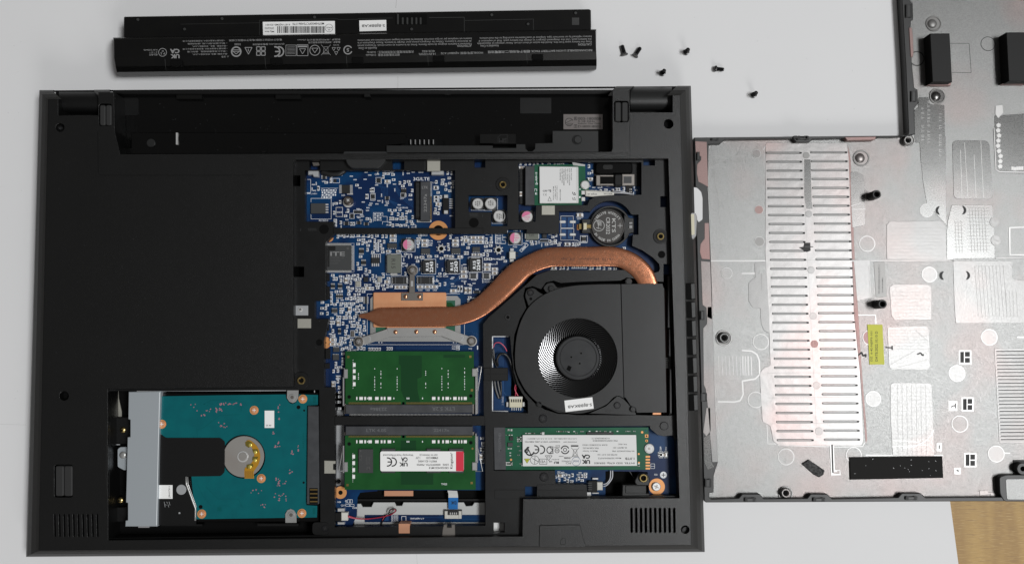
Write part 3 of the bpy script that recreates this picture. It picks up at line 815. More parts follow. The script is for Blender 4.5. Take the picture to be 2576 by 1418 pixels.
can('J', 285, 512, 52, (40, -1), [('100', (300, 488, 312, 530)), ('EFZ', (280, 485, 292, 535)), ('53T', (262, 490, 274, 530))], 270)
can('J', 365, 628, 55, (-50, -100), [('100', (340, 605, 352, 650)), ('EFZ', (360, 602, 372, 655)), ('53T', (378, 608, 390, 648))], 90)
can('J', 622, 632, 52, (40, 150), [('EACAY', (592, 612, 650, 626)), ('6R820', (590, 632, 652, 645)), ('6.3V', (600, 652, 640, 666))], 0)
can('J', 512, 830, 52, (95, 160), [('EACAY', (490, 800, 548, 814)), ('6R820', (490, 822, 550, 836)), ('6.3V', (495, 845, 535, 859))], 0)
# standoffs and screws
for x, y, r in ((1246, 290, 34), (1776, 302, 34)):
    b = MB('I'); b.cyl(x, y, r, ZM, ZM + .12, 'tin', 20, .02, hole=20); o_ = b.build('standoff', mb)
    b = MB('I'); b.cyl(x, y, 20, ZM - .1, ZM + .01, 'void', 18); b.build('hole', o_)
    b = MB('I')
    for k in range(8):
        a = k * pi / 4 + .3; b.prism([(x + (r - 2) * cos(a - .12), y + (r - 2) * sin(a - .12)), (x + (r + 12) * cos(a - .1), y + (r + 12) * sin(a - .1)), (x + (r + 12) * cos(a + .1), y + (r + 12) * sin(a + .1)), (x + (r - 2) * cos(a + .12), y + (r - 2) * sin(a + .12))], ZM, ZM + .02, 'tin')
    b.each('solder_tab', o_); reg('I', x - r - 14, y - r - 14, x + r + 14, y + r + 14)
b = MB('I'); b.cyl(1220, 122, 90, ZM, ZM + .012, 'copper_ring', 36, hole=48); o_ = b.build('ground_ring', mb); MB('I').cyl(1220, 122, 48, ZM, ZM + .006, 'void', 26).build('hole', o_); reg('I', 1130, 30, 1310, 215)
for x, y, r, hr in ((205, 190, 40, 0), (170, 1160, 56, 9)):
    o_ = pcyl('ground_ring', mb, 'I', x - (0 if hr else -4), y, r, ZM, ZM + .012, 'copper_ring')
    if hr: MB('I').cyl(x + 6, y, hr, ZM, ZM + .018, 'void', 10).build('hole', o_)
    reg('I', x - r, y - r, x + r, y + r)
b = MB('H'); b.cyl(622, 500, 50, ZM, ZM + .06, 'tin', 22); b.cyl(620, 482, 44, ZM + .06, ZM + .42, 'screwmetal', 22, .06); o_ = b.build('screw', mb)
i = Ink('H', ZM + .423, 'tin'); i.line(608, 470, 632, 492, 9); i.line(632, 470, 610, 494, 9); i.build('screw_recess', o_); reg('H', 570, 440, 680, 555)
# M.2 slot for a modem, top left
b = MB('H'); b.box(1245, 305, 1292, 655, ZM, ZM + .25, 'matte', .02); b.box(1290, 308, 1378, 672, ZM, ZM + .42, 'connector', .03)
sl = b.build('expansion_slot', mb); reg('H', 1240, 295, 1402, 690)
b = MB('H')
for k in range(33): b.box(1378, 312 + k * 10.6, 1398, 316.5 + k * 10.6, ZM, ZM + .04, 'gold' if k > 12 else 'tin')
b.build('pin', sl); pbox('bracket', sl, 'H', 1258, 664, 1392, 686, ZM, ZM + .08, 'tin')
b = MB('H')
for k in range(28): b.box(1250, 330 + k * 11, 1288, 333 + k * 11, ZM + .25, ZM + .27, 'chipgrey')
b.build('slot_comb', sl)
label_on(sl, 'H', ZM + .422, 'chiptext', [('text', '22347a', 1322, 425, 1350, 590, 90, .01), ('text', 'LTK', 1305, 352, 1362, 376, 0, .01)])
b = MB('H'); b.box(1500, 460, 1552, 605, ZM, ZM + .2, 'matte'); b.box(1508, 430, 1545, 460, ZM, ZM + .22, 'tin', .02); b.box(1508, 575, 1545, 606, ZM, ZM + .22, 'tin', .02)
o_ = b.build('connector', mb); b = MB('H')
for k in range(5): b.box(1558, 468 + k * 20, 1592, 476 + k * 20, ZM, ZM + .1, 'tin')
b.each('pin', o_); reg('H', 1495, 425, 1610, 610)
b = MB('H'); b.box(1392, 205, 1505, 245, ZM, ZM + .3, 'greymetal', .02); o_ = b.build('connector', mb); reg('H', 1380, 200, 1515, 265)
pbox('gasket', lap, 'H', 1352, 116, 1473, 212, ZD - .1, ZD + .05, 'foilpad', .02)
pbox('gasket', lap, 'J', 757, 530, 880, 616, ZD - .05, ZD + .06, 'foilpad', .02)
pbox('gasket', lap, 'D', 748, 801, 782, 825, ZD - .05, ZD + .06, 'foilpad', .02)
pbox('gasket', lap, 'D', 743, 768, 775, 793, ZD - .3, ZD + .02, 'greymetal', .02)
phillips(lap, 'D', 755, 778, 6, ZD + .02, 'tin', 'screw', .03, cross='void')
b = MB('H'); b.prism([(250, 205), (345, 205), (345, 265), (300, 262), (290, 240), (250, 245)], ZM, ZM + .3, 'greymetal', (), .03); b.prism([(285, 130), (350, 130), (362, 160), (300, 165)], ZM, ZM + .35, 'dull_steel', (), .02); b.build('cable_clip', mb); reg('H', 245, 200, 370, 300)
# flap and grommet over the top edge
o_ = MB('H').prism(rnd([(570, 28), (985, 28), (960, 130), (905, 185), (650, 185), (612, 150)], 26), ZD, ZC - .02, 'soft', (), .04).build('rubber_flap', lap)
MB('H').tube([(380, 215, 1.6), (450, 238, 1.6), (540, 235, 1.6), (590, 205, 1.6)], .16, 'wire_black', 8).build('cable', lap)
# processor under the plate
reg('I', 562, 690, 1465, 1185)
cpu = MB('I').prism([(615, 728), (1395, 728), (1425, 760), (1425, 1120), (1395, 1150), (615, 1150), (590, 1125), (590, 755)], ZM, ZM + .06, 'steel', [rect(640, 770, 1375, 1085)]).build('processor', mb)
b = MB('I'); b.box(640, 770, 1375, 1085, ZM, ZM + .05, 'substrate'); b.prism([(1298, 790), (1340, 790), (1372, 830), (1372, 1000), (1298, 1000)], ZM, ZM + .07, 'ramgreen'); b.build('package', cpu)
Ink('I', ZT, 'silk').path([(562, 1178), (562, 710), (905, 710)], 3).build('silk_outline', cpu)
silk.path([(562, 1178), (1462, 1178), (1462, 800)], 3); silk.path([(1045, 708), (1420, 708)], 3)
for x in (665, 690, 1355, 1380): silk.rect(x, 1155, x + 12, 1162)
# extra boxes in the upper middle
silkJ.path([(935, 628), (1050, 628), (1050, 738), (935, 738), (935, 628)], 3); silkJ.path([(935, 744), (1055, 744), (1055, 850), (935, 850), (935, 744)], 3); silkJ.path([(1055, 852), (1085, 852), (1120, 875), (1180, 875)], 4)
i = Ink('J', ZM + .002, 'trace'); i.rect(945, 640, 985, 730); i.rect(1000, 640, 1040, 730); i.rect(945, 752, 985, 840); i.rect(1000, 752, 1040, 840); i.build('copper_trace', pcb)
for x, y in ((952, 680), (1045, 680), (952, 798), (1045, 798)): MB('J').prism(circ(x, y, 12, 14) if 0 else rnd(rect(x - 30, y - 13, x + 30, y + 13), 13, 3), ZM, ZM + .06, 'tin', (), .03).build('solder_pad', mb)
reg('J', 915, 600, 1085, 860)
c = chip('J', 612, 782, 728, 845, .3, 'sage', name='inductor'); label_on(c, 'J', ZM + .302, 'sagetext', [('text', '2F2', 640, 790, 690, 815, 180)]); b = MB('J'); b.box(604, 790, 612, 835, ZM, ZM + .25, 'tin'); b.box(728, 790, 734, 835, ZM, ZM + .25, 'tin'); b.each('pin', c)
chip('J', 765, 785, 805, 832, .12); chip('J', 752, 848, 815, 864, .12, 'chip', outline=6); chip('J', 1128, 822, 1170, 855, .08, 'chip', 'tb', 4, 10, outline=12)
passive('J', 1078, 602, 1142, 642, 'c'); passive('J', 965, 872, 1025, 905, 'b')
o_ = MB('J'); o_.box(458, 955, 515, 1022, ZM, ZM + .35, 'whiteplastic', .03); o_ = o_.build('connector', mb); b = MB('J'); b.box(465, 925, 500, 955, ZM, ZM + .12, 'tin', .02); b.box(462, 1025, 500, 1052, ZM, ZM + .12, 'tin', .02); b.box(515, 965, 540, 975, ZM, ZM + .1, 'chip'); b.box(515, 990, 540, 1000, ZM, ZM + .1, 'chip'); b.each('pin', o_); reg('J', 450, 915, 545, 1060)
silkJ.text('PC62', 492, 905, 530, 920); silkJ.text('PC60', 500, 752, 538, 768); silkJ.path([(442, 780), (442, 748), (560, 748), (560, 772)], 4)
silkJ.path([(553, 945), (620, 880), (634, 895), (570, 960), (553, 945)], 4); silkJ.line(575, 940, 610, 905, 8)
# coin cell holder
hold = MB('J'); hold.prism(circ(1392, 722, 190, 44), ZM, ZM + .28, 'grey_plastic', [circ(1392, 722, 172, 40)], .02); hold.prism(circ(1392, 722, 172, 40), ZM, ZM + .05, 'matte')
hold.box(1130, 655, 1215, 785, ZM, ZM + .25, 'grey_plastic', .03); hold.prism([(1520, 610), (1555, 640), (1610, 648), (1612, 780), (1560, 790), (1520, 850)], ZM, ZM + .3, 'grey_plastic', (), .03)
hold = hold.build('coin_cell_holder', mb); reg('J', 1125, 560, 1610, 905)
b = MB('J'); b.box(1143, 690, 1175, 752, ZM + .25, ZM + .42, 'cream', .03); b.box(1100, 698, 1143, 750, ZM, ZM + .2, 'brass', .02); b.box(1085, 705, 1105, 755, ZM, ZM + .06, 'copper_ring'); b.box(1175, 705, 1215, 740, ZM + .2, ZM + .36, 'brass', .02); b.build('contact', hold)
b = MB('J'); b.box(1567, 682, 1598, 700, ZM + .3, ZM + .36, 'chrome', .02); b.box(1567, 712, 1598, 742, ZM + .3, ZM + .36, 'chrome', .02); b.build('latch', hold)
# long board labels that can be read
for t, x0, y0, x1, y1 in (('3G/LTE', 1225, 270, 1375, 300), ('C279', 868, 235, 908, 250), ('U22', 380, 300, 412, 314), ('Q14', 448, 300, 474, 314), ('U23', 560, 428, 592, 443), ('Q18', 965, 488, 998, 502), ('Q19', 1104, 460, 1135, 475),
                          ('PR101', 1070, 545, 1115, 558), ('PR102', 1124, 545, 1175, 558), ('PR103', 1066, 645, 1100, 657), ('PC85', 984, 678, 1022, 690), ('PR106', 976, 705, 1022, 718), ('PR107', 1100, 702, 1145, 715),
                          ('PJ16', 1208, 704, 1246, 717), ('PJ17', 1208, 726, 1246, 739), ('R514', 790, 640, 830, 653), ('Q23', 726, 660, 756, 672), ('PQ13', 700, 628, 735, 642), ('D28', 712, 562, 745, 575), ('C286', 1180, 470, 1215, 482),
                          ('J_LED1', 275, 416, 332, 430), ('J_3G1', 1402, 312, 1448, 326), ('R512R513', 352, 662, 436, 677), ('C317', 596, 588, 632, 601), ('R52', 597, 655, 625, 668)): silkH.text(t, x0, y0, x1, y1)
for t, x0, y0, x1, y1 in (('C343', 922, 188, 965, 202), ('EMC15', 1072, 162, 1118, 175), ('PC78', 1130, 213, 1168, 226), ('PC84', 1130, 235, 1168, 248), ('H39', 1212, 222, 1242, 235), ('PC97', 936, 336, 976, 350), ('PR127', 878, 357, 922, 370),
                          ('PC113', 1706, 428, 1754, 442), ('H10', 974, 432, 1004, 445), ('PC138', 1176, 584, 1224, 598), ('C452', 1034, 669, 1072, 682), ('C453', 1102, 669, 1140, 682), ('C454', 1168, 669, 1206, 682), ('PC123', 1204, 541, 1250, 554),
                          ('PC124', 1264, 541, 1310, 554), ('PC128', 1524, 572, 1572, 586), ('PC117', 1648, 572, 1695, 586), ('PC130', 1648, 592, 1695, 605), ('PC126', 1434, 584, 1480, 598), ('PC137', 1340, 632, 1386, 646), ('U42', 1560, 660, 1594, 673),
                          ('PC139', 218, 1077, 268, 1090), ('PC140', 218, 1096, 268, 1109), ('PC141', 328, 1204, 372, 1218), ('PQ17', 316, 1225, 350, 1238), ('C485', 420, 1222, 458, 1235), ('H33', 490, 1210, 522, 1223), ('H32', 1500, 1208, 1532, 1221),
                          ('C450', 1346, 1190, 1388, 1203), ('R663', 1346, 1210, 1388, 1223), ('C440', 428, 562, 466, 575), ('C439', 400, 540, 438, 553), ('C447', 386, 678, 426, 691), ('C461', 386, 752, 426, 765), ('C460', 386, 730, 426, 743),
                          ('PCT4PC75', 1434, 178, 1512, 192), ('PC80PC81', 1434, 196, 1512, 210), ('PR114', 1430, 214, 1476, 226), ('PR148PC110', 1724, 380, 1824, 394), ('C412', 530, 515, 568, 528), ('C477', 355, 1118, 390, 1131)): silk.text(t, x0, y0, x1, y1)
for t, x0, y0, x1, y1 in (('PR142', 336, 845, 384, 858), ('PR133', 336, 824, 384, 838), ('PR132', 336, 802, 384, 816), ('PR143', 336, 866, 384, 879), ('PC90', 1045, 870, 1085, 883), ('PR124', 1045, 892, 1100, 906), ('C374', 1085, 648, 1120, 661), ('PR138', 848, 858, 896, 870), ('PR139', 848, 876, 896, 888), ('HC17', 240, 792, 275, 805)): silkJ.text(t, x0, y0, x1, y1)
silkJ.text('WLAN/BT', 549, 170, 560, 310, 90, .02); silk.text('PL7', 880, 420, 896, 462, 270); silk.text('PC122', 925, 428, 938, 475, 90); silk.text('PL9', 1203, 430, 1217, 466, 270); silk.text('PC115', 1432, 440, 1446, 480, 90)
silk.path([(1545, 1075), (1580, 1075), (1580, 1225)], 0.1); silk.text('1', 1578, 1188, 1588, 1224)
silk.path([(1750, 160), (1750, 245), (1842, 245), (1842, 215), (1815, 215), (1815, 160)], 3); silk.line(1718, 150, 1718, 220, 3); silk.path([(450, 183), (580, 183), (610, 155)], 3)
silkJ.path([(330, 785), (330, 882), (425, 882)], 3); silkH.path([(855, 682), (855, 597), (943, 597), (943, 632), (983, 632), (983, 680), (940, 680), (940, 704)], 3); silkH.path([(245, 290), (275, 290), (275, 412), (240, 412)], 3); silkH.path([(370, 370), (530, 370)], 2)
for y in range(4):
    for x in (865, 890, 915): silkH.text(('R540', 'R541', 'R542', 'R543')[y], x - 4, 605 + y * 18, x + 18, 617 + y * 18) if 0 else silkH.rect(x - 2, 606 + y * 18, x + 14, 616 + y * 18) if (x + y) % 2 else silkH.frame(x - 2, 606 + y * 18, x + 14, 616 + y * 18, 2.5)
for k in range(26): silkH.rect(378 + (k % 7) * 20, 382 + (k // 7) * 22, 390 + (k % 7) * 20, 396 + (k // 7) * 22) if k % 3 else silkH.frame(376 + (k % 7) * 20, 380 + (k // 7) * 22, 392 + (k % 7) * 20, 398 + (k // 7) * 22, 3)
reg('H', 365, 370, 530, 470); reg('H', 850, 590, 985, 705)
for q in ((1225, 270, 1375, 300),): reg('H', *q)
# hand-placed multilayer capacitors
for q in ((770, 160, 832, 191), (770, 199, 832, 230), (1063, 205, 1127, 237), (1063, 242, 1127, 275), (1346, 205, 1410, 237), (1346, 242, 1410, 272), (1515, 176, 1577, 209), (1581, 176, 1643, 209), (1515, 216, 1577, 247), (1581, 216, 1643, 247),
          (1640, 426, 1705, 460), (1640, 466, 1705, 500), (1712, 466, 1772, 498), (1712, 502, 1772, 536), (1425, 490, 1488, 523), (1425, 531, 1488, 566), (815, 632, 874, 664), (879, 632, 938, 664), (1020, 630, 1086, 661), (1091, 630, 1152, 661), (1156, 630, 1216, 661),
          (1328, 666, 1394, 698), (216, 1116, 278, 1152), (216, 1156, 278, 1190), (283, 1162, 332, 1188), (1460, 648, 1491, 708), (1497, 648, 1528, 708), (735, 305, 782, 332), (828, 305, 872, 330), (1044, 360, 1090, 384), (1115, 352, 1160, 376), (1270, 348, 1318, 374), (1318, 352, 1364, 380), (1395, 354, 1448, 382), (1525, 336, 1575, 362), (1580, 336, 1625, 362)):
    passive('I', *q, 'c')
for q in ((1490, 240, 1518, 262), (905, 505, 925, 538), (1216, 512, 1250, 534), (1264, 514, 1296, 536), (1450, 460, 1485, 484), (900, 332, 935, 350), (1398, 632, 1418, 694), (1424, 632, 1446, 694), (1640, 375, 1680, 400), (1682, 375, 1720, 400), (1385, 1186, 1418, 1206), (1385, 1208, 1418, 1228)): passive('I', *q, 'r')
for q in ((740, 220 + 0, 741, 221),): pass
for y in range(4):
    passive('I', 645, 235 + y * 22, 672, 255 + y * 22, 'r'); passive('H', 1085, 565 - 3, 1115, 583, 'r') if y == 0 else None
for q in ((1205, 400, 1280, 440, 5), (570, 1205, 690, 1236, 5), (740, 1200, 800, 1230, 3)):
    n_ = q[4]; w = (q[2] - q[0]) / n_
    if q[0] == 1205: continue
    for k in range(n_): passive('I', q[0] + k * w, q[1], q[0] + (k + 1) * w - 2, q[3], 'r')
for q in ((845, 365, 20, 45), (790, 425, 20, 45), (828, 372, 26, 38)): passive('H', q[0] - 8, q[1], q[0] + q[2], q[1] + q[3], 'r')
passive('H', 335, 350, 358, 395, 'r'); passive('H', 1510, 370, 1540, 396, 'r'); passive('H', 1412, 440, 1465, 470, 'r'); passive('H', 1412, 472, 1465, 500, 'r'); passive('H', 1410, 350, 1460, 385, 'r'); passive('H', 1480, 283, 1520, 302, 'r')
# scattered small parts, dense where the board is dense
R = random.Random(7)
def scatter(zn, x0, y0, x1, y1, n, big=.08):
    a = zp(zn, x0, y0); c = zp(zn, x1, y1)
    for _ in range(n):
        kind = R.random(); vert = R.random() < .45
        if kind < big: L, Wd, body, h = 11.5, 5.5, 'tan', .15
        elif kind < .45: L, Wd, body, h = 5.2, 2.6, 'brownc', .09
        else: L, Wd, body, h = 5.6, 2.6, 'chip', .07
        g = 1.7; w, hh = L + 2 * g, Wd + 2 * g
        if vert: w, hh = hh, w
        run = R.choice((1, 1, 2, 3, 4)); x = R.uniform(a[0], c[0] - w); y = R.uniform(a[1], c[1] - hh)
        dx, dy = ((w + .4, 0) if vert else (0, hh + .4)) if R.random() < .8 else ((0, hh + 1) if vert else (w + 1, 0))
        for k in range(run):
            X, Y = x + dx * k, y + dy * k
            if X + w > c[0] + 2 or Y + hh > c[1] + 2 or not free(X, Y, X + w, Y + hh): break
            for XX in range(int(X), int(X + w) + 1):
                for YY in range(int(Y), int(Y + hh) + 1): OCC.add((XX, YY))
            QUEUE.append((L * Wd, proto_passive(L, Wd, body, h), X + w / 2, Y + hh / 2, pi / 2 if vert else 0, 'capacitor' if body != 'chip' else 'resistor'))
def specks(ink, zn, x0, y0, x1, y1, n):
    """unreadable short board print: groups of tiny strokes"""
    for _ in range(n):
        x = R.uniform(x0, x1 - 30); y = R.uniform(y0, y1 - 14); a = zp(zn, x, y); v_ = R.random() < .35
        w = 30 if not v_ else 10; h = 10 if not v_ else 30; c = zp(zn, x + w, y + h)
        if not free(a[0], a[1], c[0], c[1]): continue
        for XX in range(int(a[0]), int(c[0]) + 1):
            for YY in range(int(a[1]), int(c[1]) + 1): OCC.add((XX, YY))
        for k in range(4):
            u = k * 7.6
            if v_: ink.frame(x + 1, y + u, x + 9, y + u + 4.5, 2)
            else: ink.frame(x + u, y + 1, x + u + 4.5, y + 9, 2)
for q in (('I', 195, 520, 600, 700, 420), ('I', 195, 700, 570, 1190, 1100), ('I', 430, 195, 745, 340, 260), ('I', 430, 340, 600, 520, 160), ('I', 600, 520, 800, 700, 240), ('I', 690, 150, 760, 420, 90), ('I', 270, 150, 745, 200, 140),
          ('I', 1000, 150, 1080, 420, 110), ('I', 1180, 345, 1300, 400, 20), ('I', 1290, 160, 1345, 380, 70), ('I', 1420, 150, 1535, 380, 150), ('I', 1610, 180, 1740, 380, 170), ('I', 1180, 600, 1340, 640, 4), ('I', 1530, 680, 1700, 800, 60), ('I', 1465, 640, 1540, 790, 60),
          ('I', 120, 770, 210, 935, 40), ('I', 200, 1185, 560, 1240, 60), ('I', 250, 1240, 355, 1400, 90), ('I', 290, 1050, 440, 1200, 60), ('I', 1800, 360, 1880, 430, 10),
          ('H', 480, 480, 680, 735, 150), ('H', 640, 640, 860, 735, 120), ('H', 860, 290, 1050, 330, 30), ('H', 985, 560, 1240, 735, 110), ('H', 1080, 290, 1240, 480, 70), ('H', 1400, 210, 1610, 430, 90), ('H', 1400, 430, 1500, 640, 60), ('H', 930, 210, 1060, 320, 30), ('H', 1200, 205, 1340, 225, 20), ('H', 225, 255, 550, 330, 40), ('H', 640, 310, 720, 380, 10), ('H', 228, 610, 275, 672, 20),
          ('J', 640, 780, 930, 905, 140), ('J', 800, 860, 1130, 908, 70), ('J', 1090, 590, 1130, 600, 4), ('J', 800, 1090, 1480, 1128, 60), ('J', 1170, 130, 1250, 330, 40), ('J', 550, 130, 1000, 158, 40), ('J', 1230, 355, 1600, 430, 50), ('J', 1500, 860, 1560, 905, 10), ('J', 1480, 880, 1550, 940, 10),
          ('M', 760, 568, 1060, 672, 90), ('M', 1690, 380, 1790, 445, 12), ('J', 545, 160, 598, 520, 20), ('L', 175, 100, 235, 330, 50), ('L', 215, 330, 245, 470, 20), ('L', 1195, 640, 1240, 830, 20)): scatter(*q)
for q in ((silk, 'I', 190, 520, 740, 1190, 420), (silk, 'I', 690, 150, 1900, 640, 240), (silkH, 'H', 225, 210, 1610, 735, 200), (silkJ, 'J', 560, 780, 1500, 908, 260), (silkM, 'M', 760, 568, 1060, 672, 60), (silkJ, 'J', 1180, 130, 1660, 430, 80)): specks(*q)
QUEUE.sort(key=lambda q: -q[0])
cnt = {'capacitor': 0, 'resistor': 0}
rest = MB('D')
for sz, P_, x, y, rot, nm in QUEUE:
    if cnt[nm] < 290: cnt[nm] += 1; place_passive(nm, P_, x, y, rot)
    else:
        wx, wy = W(x, y, ZM); c_, s_ = cos(rot), sin(rot); o0 = len(rest.v)
        rest.v += [(wx + a * c_ - b_ * s_, wy + a * s_ + b_ * c_, ZM + .001 + z) for a, b_, z in P_[0]]
        for q, m in zip(P_[1], P_[2]): rest.f.append([o0 + t for t in q]); rest.m.append(rest.mi(P_[3][m])); rest.sm.append(False)
if rest.v: rest.build('small_components', mb, 'stuff')
for s_ in (silk, silkH, silkJ, silkM): s_.build('board_print', pcb)
# ------------------------------------------------------------------ heat sink
hs = thing('heat_sink', 'copper heat pipe with copper plate and steel spring arms screwed over the processor', 'heat sink', 1200, 780, 1.5)
MB('I').prism(rnd([(618, 695), (1293, 695), (1293, 1018), (618, 1018)], 14), ZM + .09, ZM + .19, 'copper_plate', (), .02).build('base_plate', hs)
Uu = [(960, 773), (1100, 771), (1150, 769.5), (1192, 753), (1235, 713), (1281, 667), (1320, 645), (1363, 626), (1401, 621.5), (1480, 620.5), (1545, 620.6), (1591, 634), (1624, 657), (1645, 684), (1656, 716), (1658, 735)]
Ll = [(960, 821), (1100, 821), (1160, 817), (1212, 799), (1262, 763), (1304, 724), (1338, 691), (1375, 675), (1405, 671), (1480, 671), (1545, 671), (1568, 678), (1585, 690), (1597, 703), (1604, 716), (1606, 735)]
head = [((904, 792), (904, 797)), ((906, 789.5), (906, 799.5)), ((910, 788.5), (910, 800.5)), ((919, 787.5), (919, 801.5)), ((931, 784), (932, 807)), ((943, 777), (944, 816)), ((952, 774), (952, 820))]
pairs = [(a[0], a[1], b_[0], b_[1]) for a, b_ in head] + catmull([(a[0], a[1], b_[0], b_[1]) for a, b_ in zip(Uu, Ll)], 5)
rows = []
for ux, uy, lx, ly in pairs:
    w = hypot(ux - lx, uy - ly) * .022; x = (ux + lx) / 2
    ztop = 1.90 + .12 * min(max((x - 1150) / 300, 0), 1); hh = min(.24, w * .5); zb = ztop - hh; row = []
    for k in range(15):
        a = pi * k / 14; cc = cos(a); ss = sin(a)
        s_ = .5 - .5 * (abs(cc) ** .42) * (1 if cc > 0 else -1); zz = zb + hh * (ss ** .42)
        row.append((ux + (lx - ux) * s_, uy + (ly - uy) * s_, zz))
    rows.append(row)
hp = MB('D').loft(rows[::1], 'copper', True, False).build('heat_pipe', hs)
i = Ink('J', 2.024, 'inkbrown'); i.text('rbC2-H-nj5yqu_d3_hp', 940, 1010, 1420, 1036, 180, .004); i.build('print', hp)
# spring arms
b = MB('I'); z0, z1 = ZM + .2, ZM + .25
b.prism([(745, 1022), (1290, 1022), (1250, 1100), (765, 1105)], z0, z1, 'steel', (), .01)
b.prism([(738, 1036), (745, 1030), (768, 1105), (548, 1178), (500, 1170), (490, 1120)], z0 - .03, z1 - .002, 'steel', (), .01)
b.prism([(1288, 1026), (1500, 1100), (1530, 1120), (1515, 1180), (1455, 1178), (1248, 1098)], z0 - .03, z1 - .003, 'steel', (), .01)
sp = b.build('spring_arm', hs)
i = Ink('I', z1 + .002, 'greymetal'); i.text('3', 575, 1105, 597, 1148, 0); i.text('2', 1422, 1095, 1460, 1145, 0); i.build('stamp', sp)
b = MB('I'); b.box(877, 700, 1078, 770, z0, z1, 'dull_steel', .01); b.prism([(955, 530), (1000, 530), (1003, 702), (950, 702)], z0, z1 + .002, 'dull_steel', (), .01); b.cyl(980, 492, 47, z0 - .02, z1, 'dull_steel', 26, .01)
sp2 = b.build('spring_arm', hs); i = Ink('I', z1 + .004, 'greymetal'); i.text('1', 966, 590, 986, 640, 0, .01); i.build('stamp', sp2)
MB('I').prism([(740, 1015), (1275, 1015), (1275, 1022), (740, 1022)], ZM + .1, ZM + .24, 'copper_plate').build('plate_edge', hs)
for x, y in ((822, 1062), (1015, 1060), (1185, 1060), (915, 734), (1043, 734)):
    b = MB('I'); b.dome(x, y, 20, z1, .07, 'rivet', 16); b.build('rivet', hs)
for x, y in ((982, 490), (485, 1150), (1527, 1145)):
    b = MB('I'); b.cyl(x, y, 50, ZM + .02, ZM + .12, 'tin', 26, .02); b.cyl(x, y, 43, ZM + .12, ZM + .18, 'dull_steel', 26, .02); b.cyl(x, y, 36, ZM + .18, ZM + .42, 'dull_steel', 26, .05)
    o_ = b.build('captive_screw', hs); b = MB('I'); z = ZM + .421
    i = Ink('I', z + .002, 'chrome'); i.line(x - 17, y - 10, x + 17, y + 10, 10); i.line(x - 9, y + 17, x + 9, y - 17, 10); i.build('screw_recess', o_)

# ------------------------------------------------------------------ fan
fan = thing('cooling_fan', 'round black laptop fan with curved blades and a white code sticker on its cover', 'fan', 1450, 880, 1.1)
ZF = 2.06
body = catmull([(1210, 232), (1050, 233), (880, 240), (760, 255), (690, 272), (620, 300), (540, 345), (460, 418), (400, 522), (360, 650), (345, 800), (352, 930), (392, 1030), (440, 1110), (515, 1188), (590, 1228), (700, 1268), (850, 1290), (960, 1272), (1090, 1218), (1150, 1160), (1195, 1145), (1236, 1170)], 3)
fx, fy, fr = 860, 835, 322
MB('K').prism(body, 1.7, ZF, 'fanplate', [circ(fx, fy, fr, 56)], .02).build('cover_plate', fan)
b = MB('K'); b.prism([(1213, 232), (1552, 228), (1560, 262), (1566, 262), (1586, 1280), (1340, 1282), (1330, 1240), (1290, 1225), (1250, 1160), (1238, 1160)], 1.2, ZF, 'fanplate', (), .015); b.build('outlet_duct', fan)
# flange and mounting tabs
b = MB('K')
b.prism(rnd([(425, 330), (440, 275), (500, 258), (545, 300), (590, 320), (520, 370), (455, 420), (445, 380)], 30), 1.6, 1.93, 'fanplate', (), .03)
b.prism([(590, 1232), (700, 1282), (850, 1304), (1335, 1302), (1335, 1285), (1290, 1225), (1215, 1150), (1180, 1145), (1090, 1226), (960, 1282), (850, 1298)], 1.5, 1.93, 'fanplate', (), .02)
b.prism(rnd([(598, 300), (575, 262), (610, 225), (660, 220), (690, 262), (760, 250), (640, 310)], 15), 1.5, 1.95, 'fanplate', (), .02)
b.each('flange', fan)
for x, y, r in ((642, 270, 26), (1275, 212, 30), (545, 1210, 26), (1310, 1252, 26)):
    b = MB('K'); b.cyl(x, y, r, 1.4, 2.02, 'grey_plastic', 18, .03); b.cyl(x, y, r * .7, 2.02, 2.06, 'deck', 16, .01); b.build('rivet_post', fan)
for x, y in ((474, 303), (1182, 1222)): phillips(fan, 'K', x, y, 27, 1.94, 'screwblack', 'screw', .05, cross='grey_plastic')
b = MB('K'); b.cyl(476, 353, 12, 1.93, 1.935, 'void', 12); b.build('hole', fan)
i = Ink('K', 1.935, 'ink'); i.text('E7', 1085, 1258, 1140, 1280); i.build('print', fan)
MB('K').cyl(fx, fy, 345, .95, 1.05, 'void', 48).build('fan_base', fan); MB('K').prism([(400, 240), (1550, 240), (1590, 1270), (500, 1270), (350, 900), (360, 600)], .95, 1.0, 'void').build('fan_housing', fan)
MB('K').cyl(fx + 0, fy, 182, 1.2, 1.93, 'blade', 48, .05).build('hub', fan)
hb = MB('K'); hb.cyl(fx + 2, fy - 2, 172, 1.93, 1.97, 'hub', 48, .015, hole=152); hb.cyl(fx + 2, fy - 2, 148, 1.9, 1.955, 'hub', 44, .02); hb = hb.build('hub_cap', fan)
for x, y, r in ((887, 797, 15), (806, 828, 15), (875, 880, 15)):
    b = MB('K'); b.cyl(x, y, r, 1.95, 1.965, 'grey_plastic', 14, .004, hole=r * .5); b.cyl(x, y, r * .5, 1.95, 1.957, 'void', 8); b.build('rivet', hb)
MB('K').prism(rnd([(782, 895), (810, 908), (795, 945), (765, 930)], 5), 1.95, 1.957, 'void').build('balance_pocket', hb)
bx, by = W(*zp('K', fx, fy), 1.85); kk = (CAMZ - 1.85) / FPX * .3081
r0, r1 = 178 * kk, 326 * kk; NB = 66
vv = []; ff = []; NS = 8
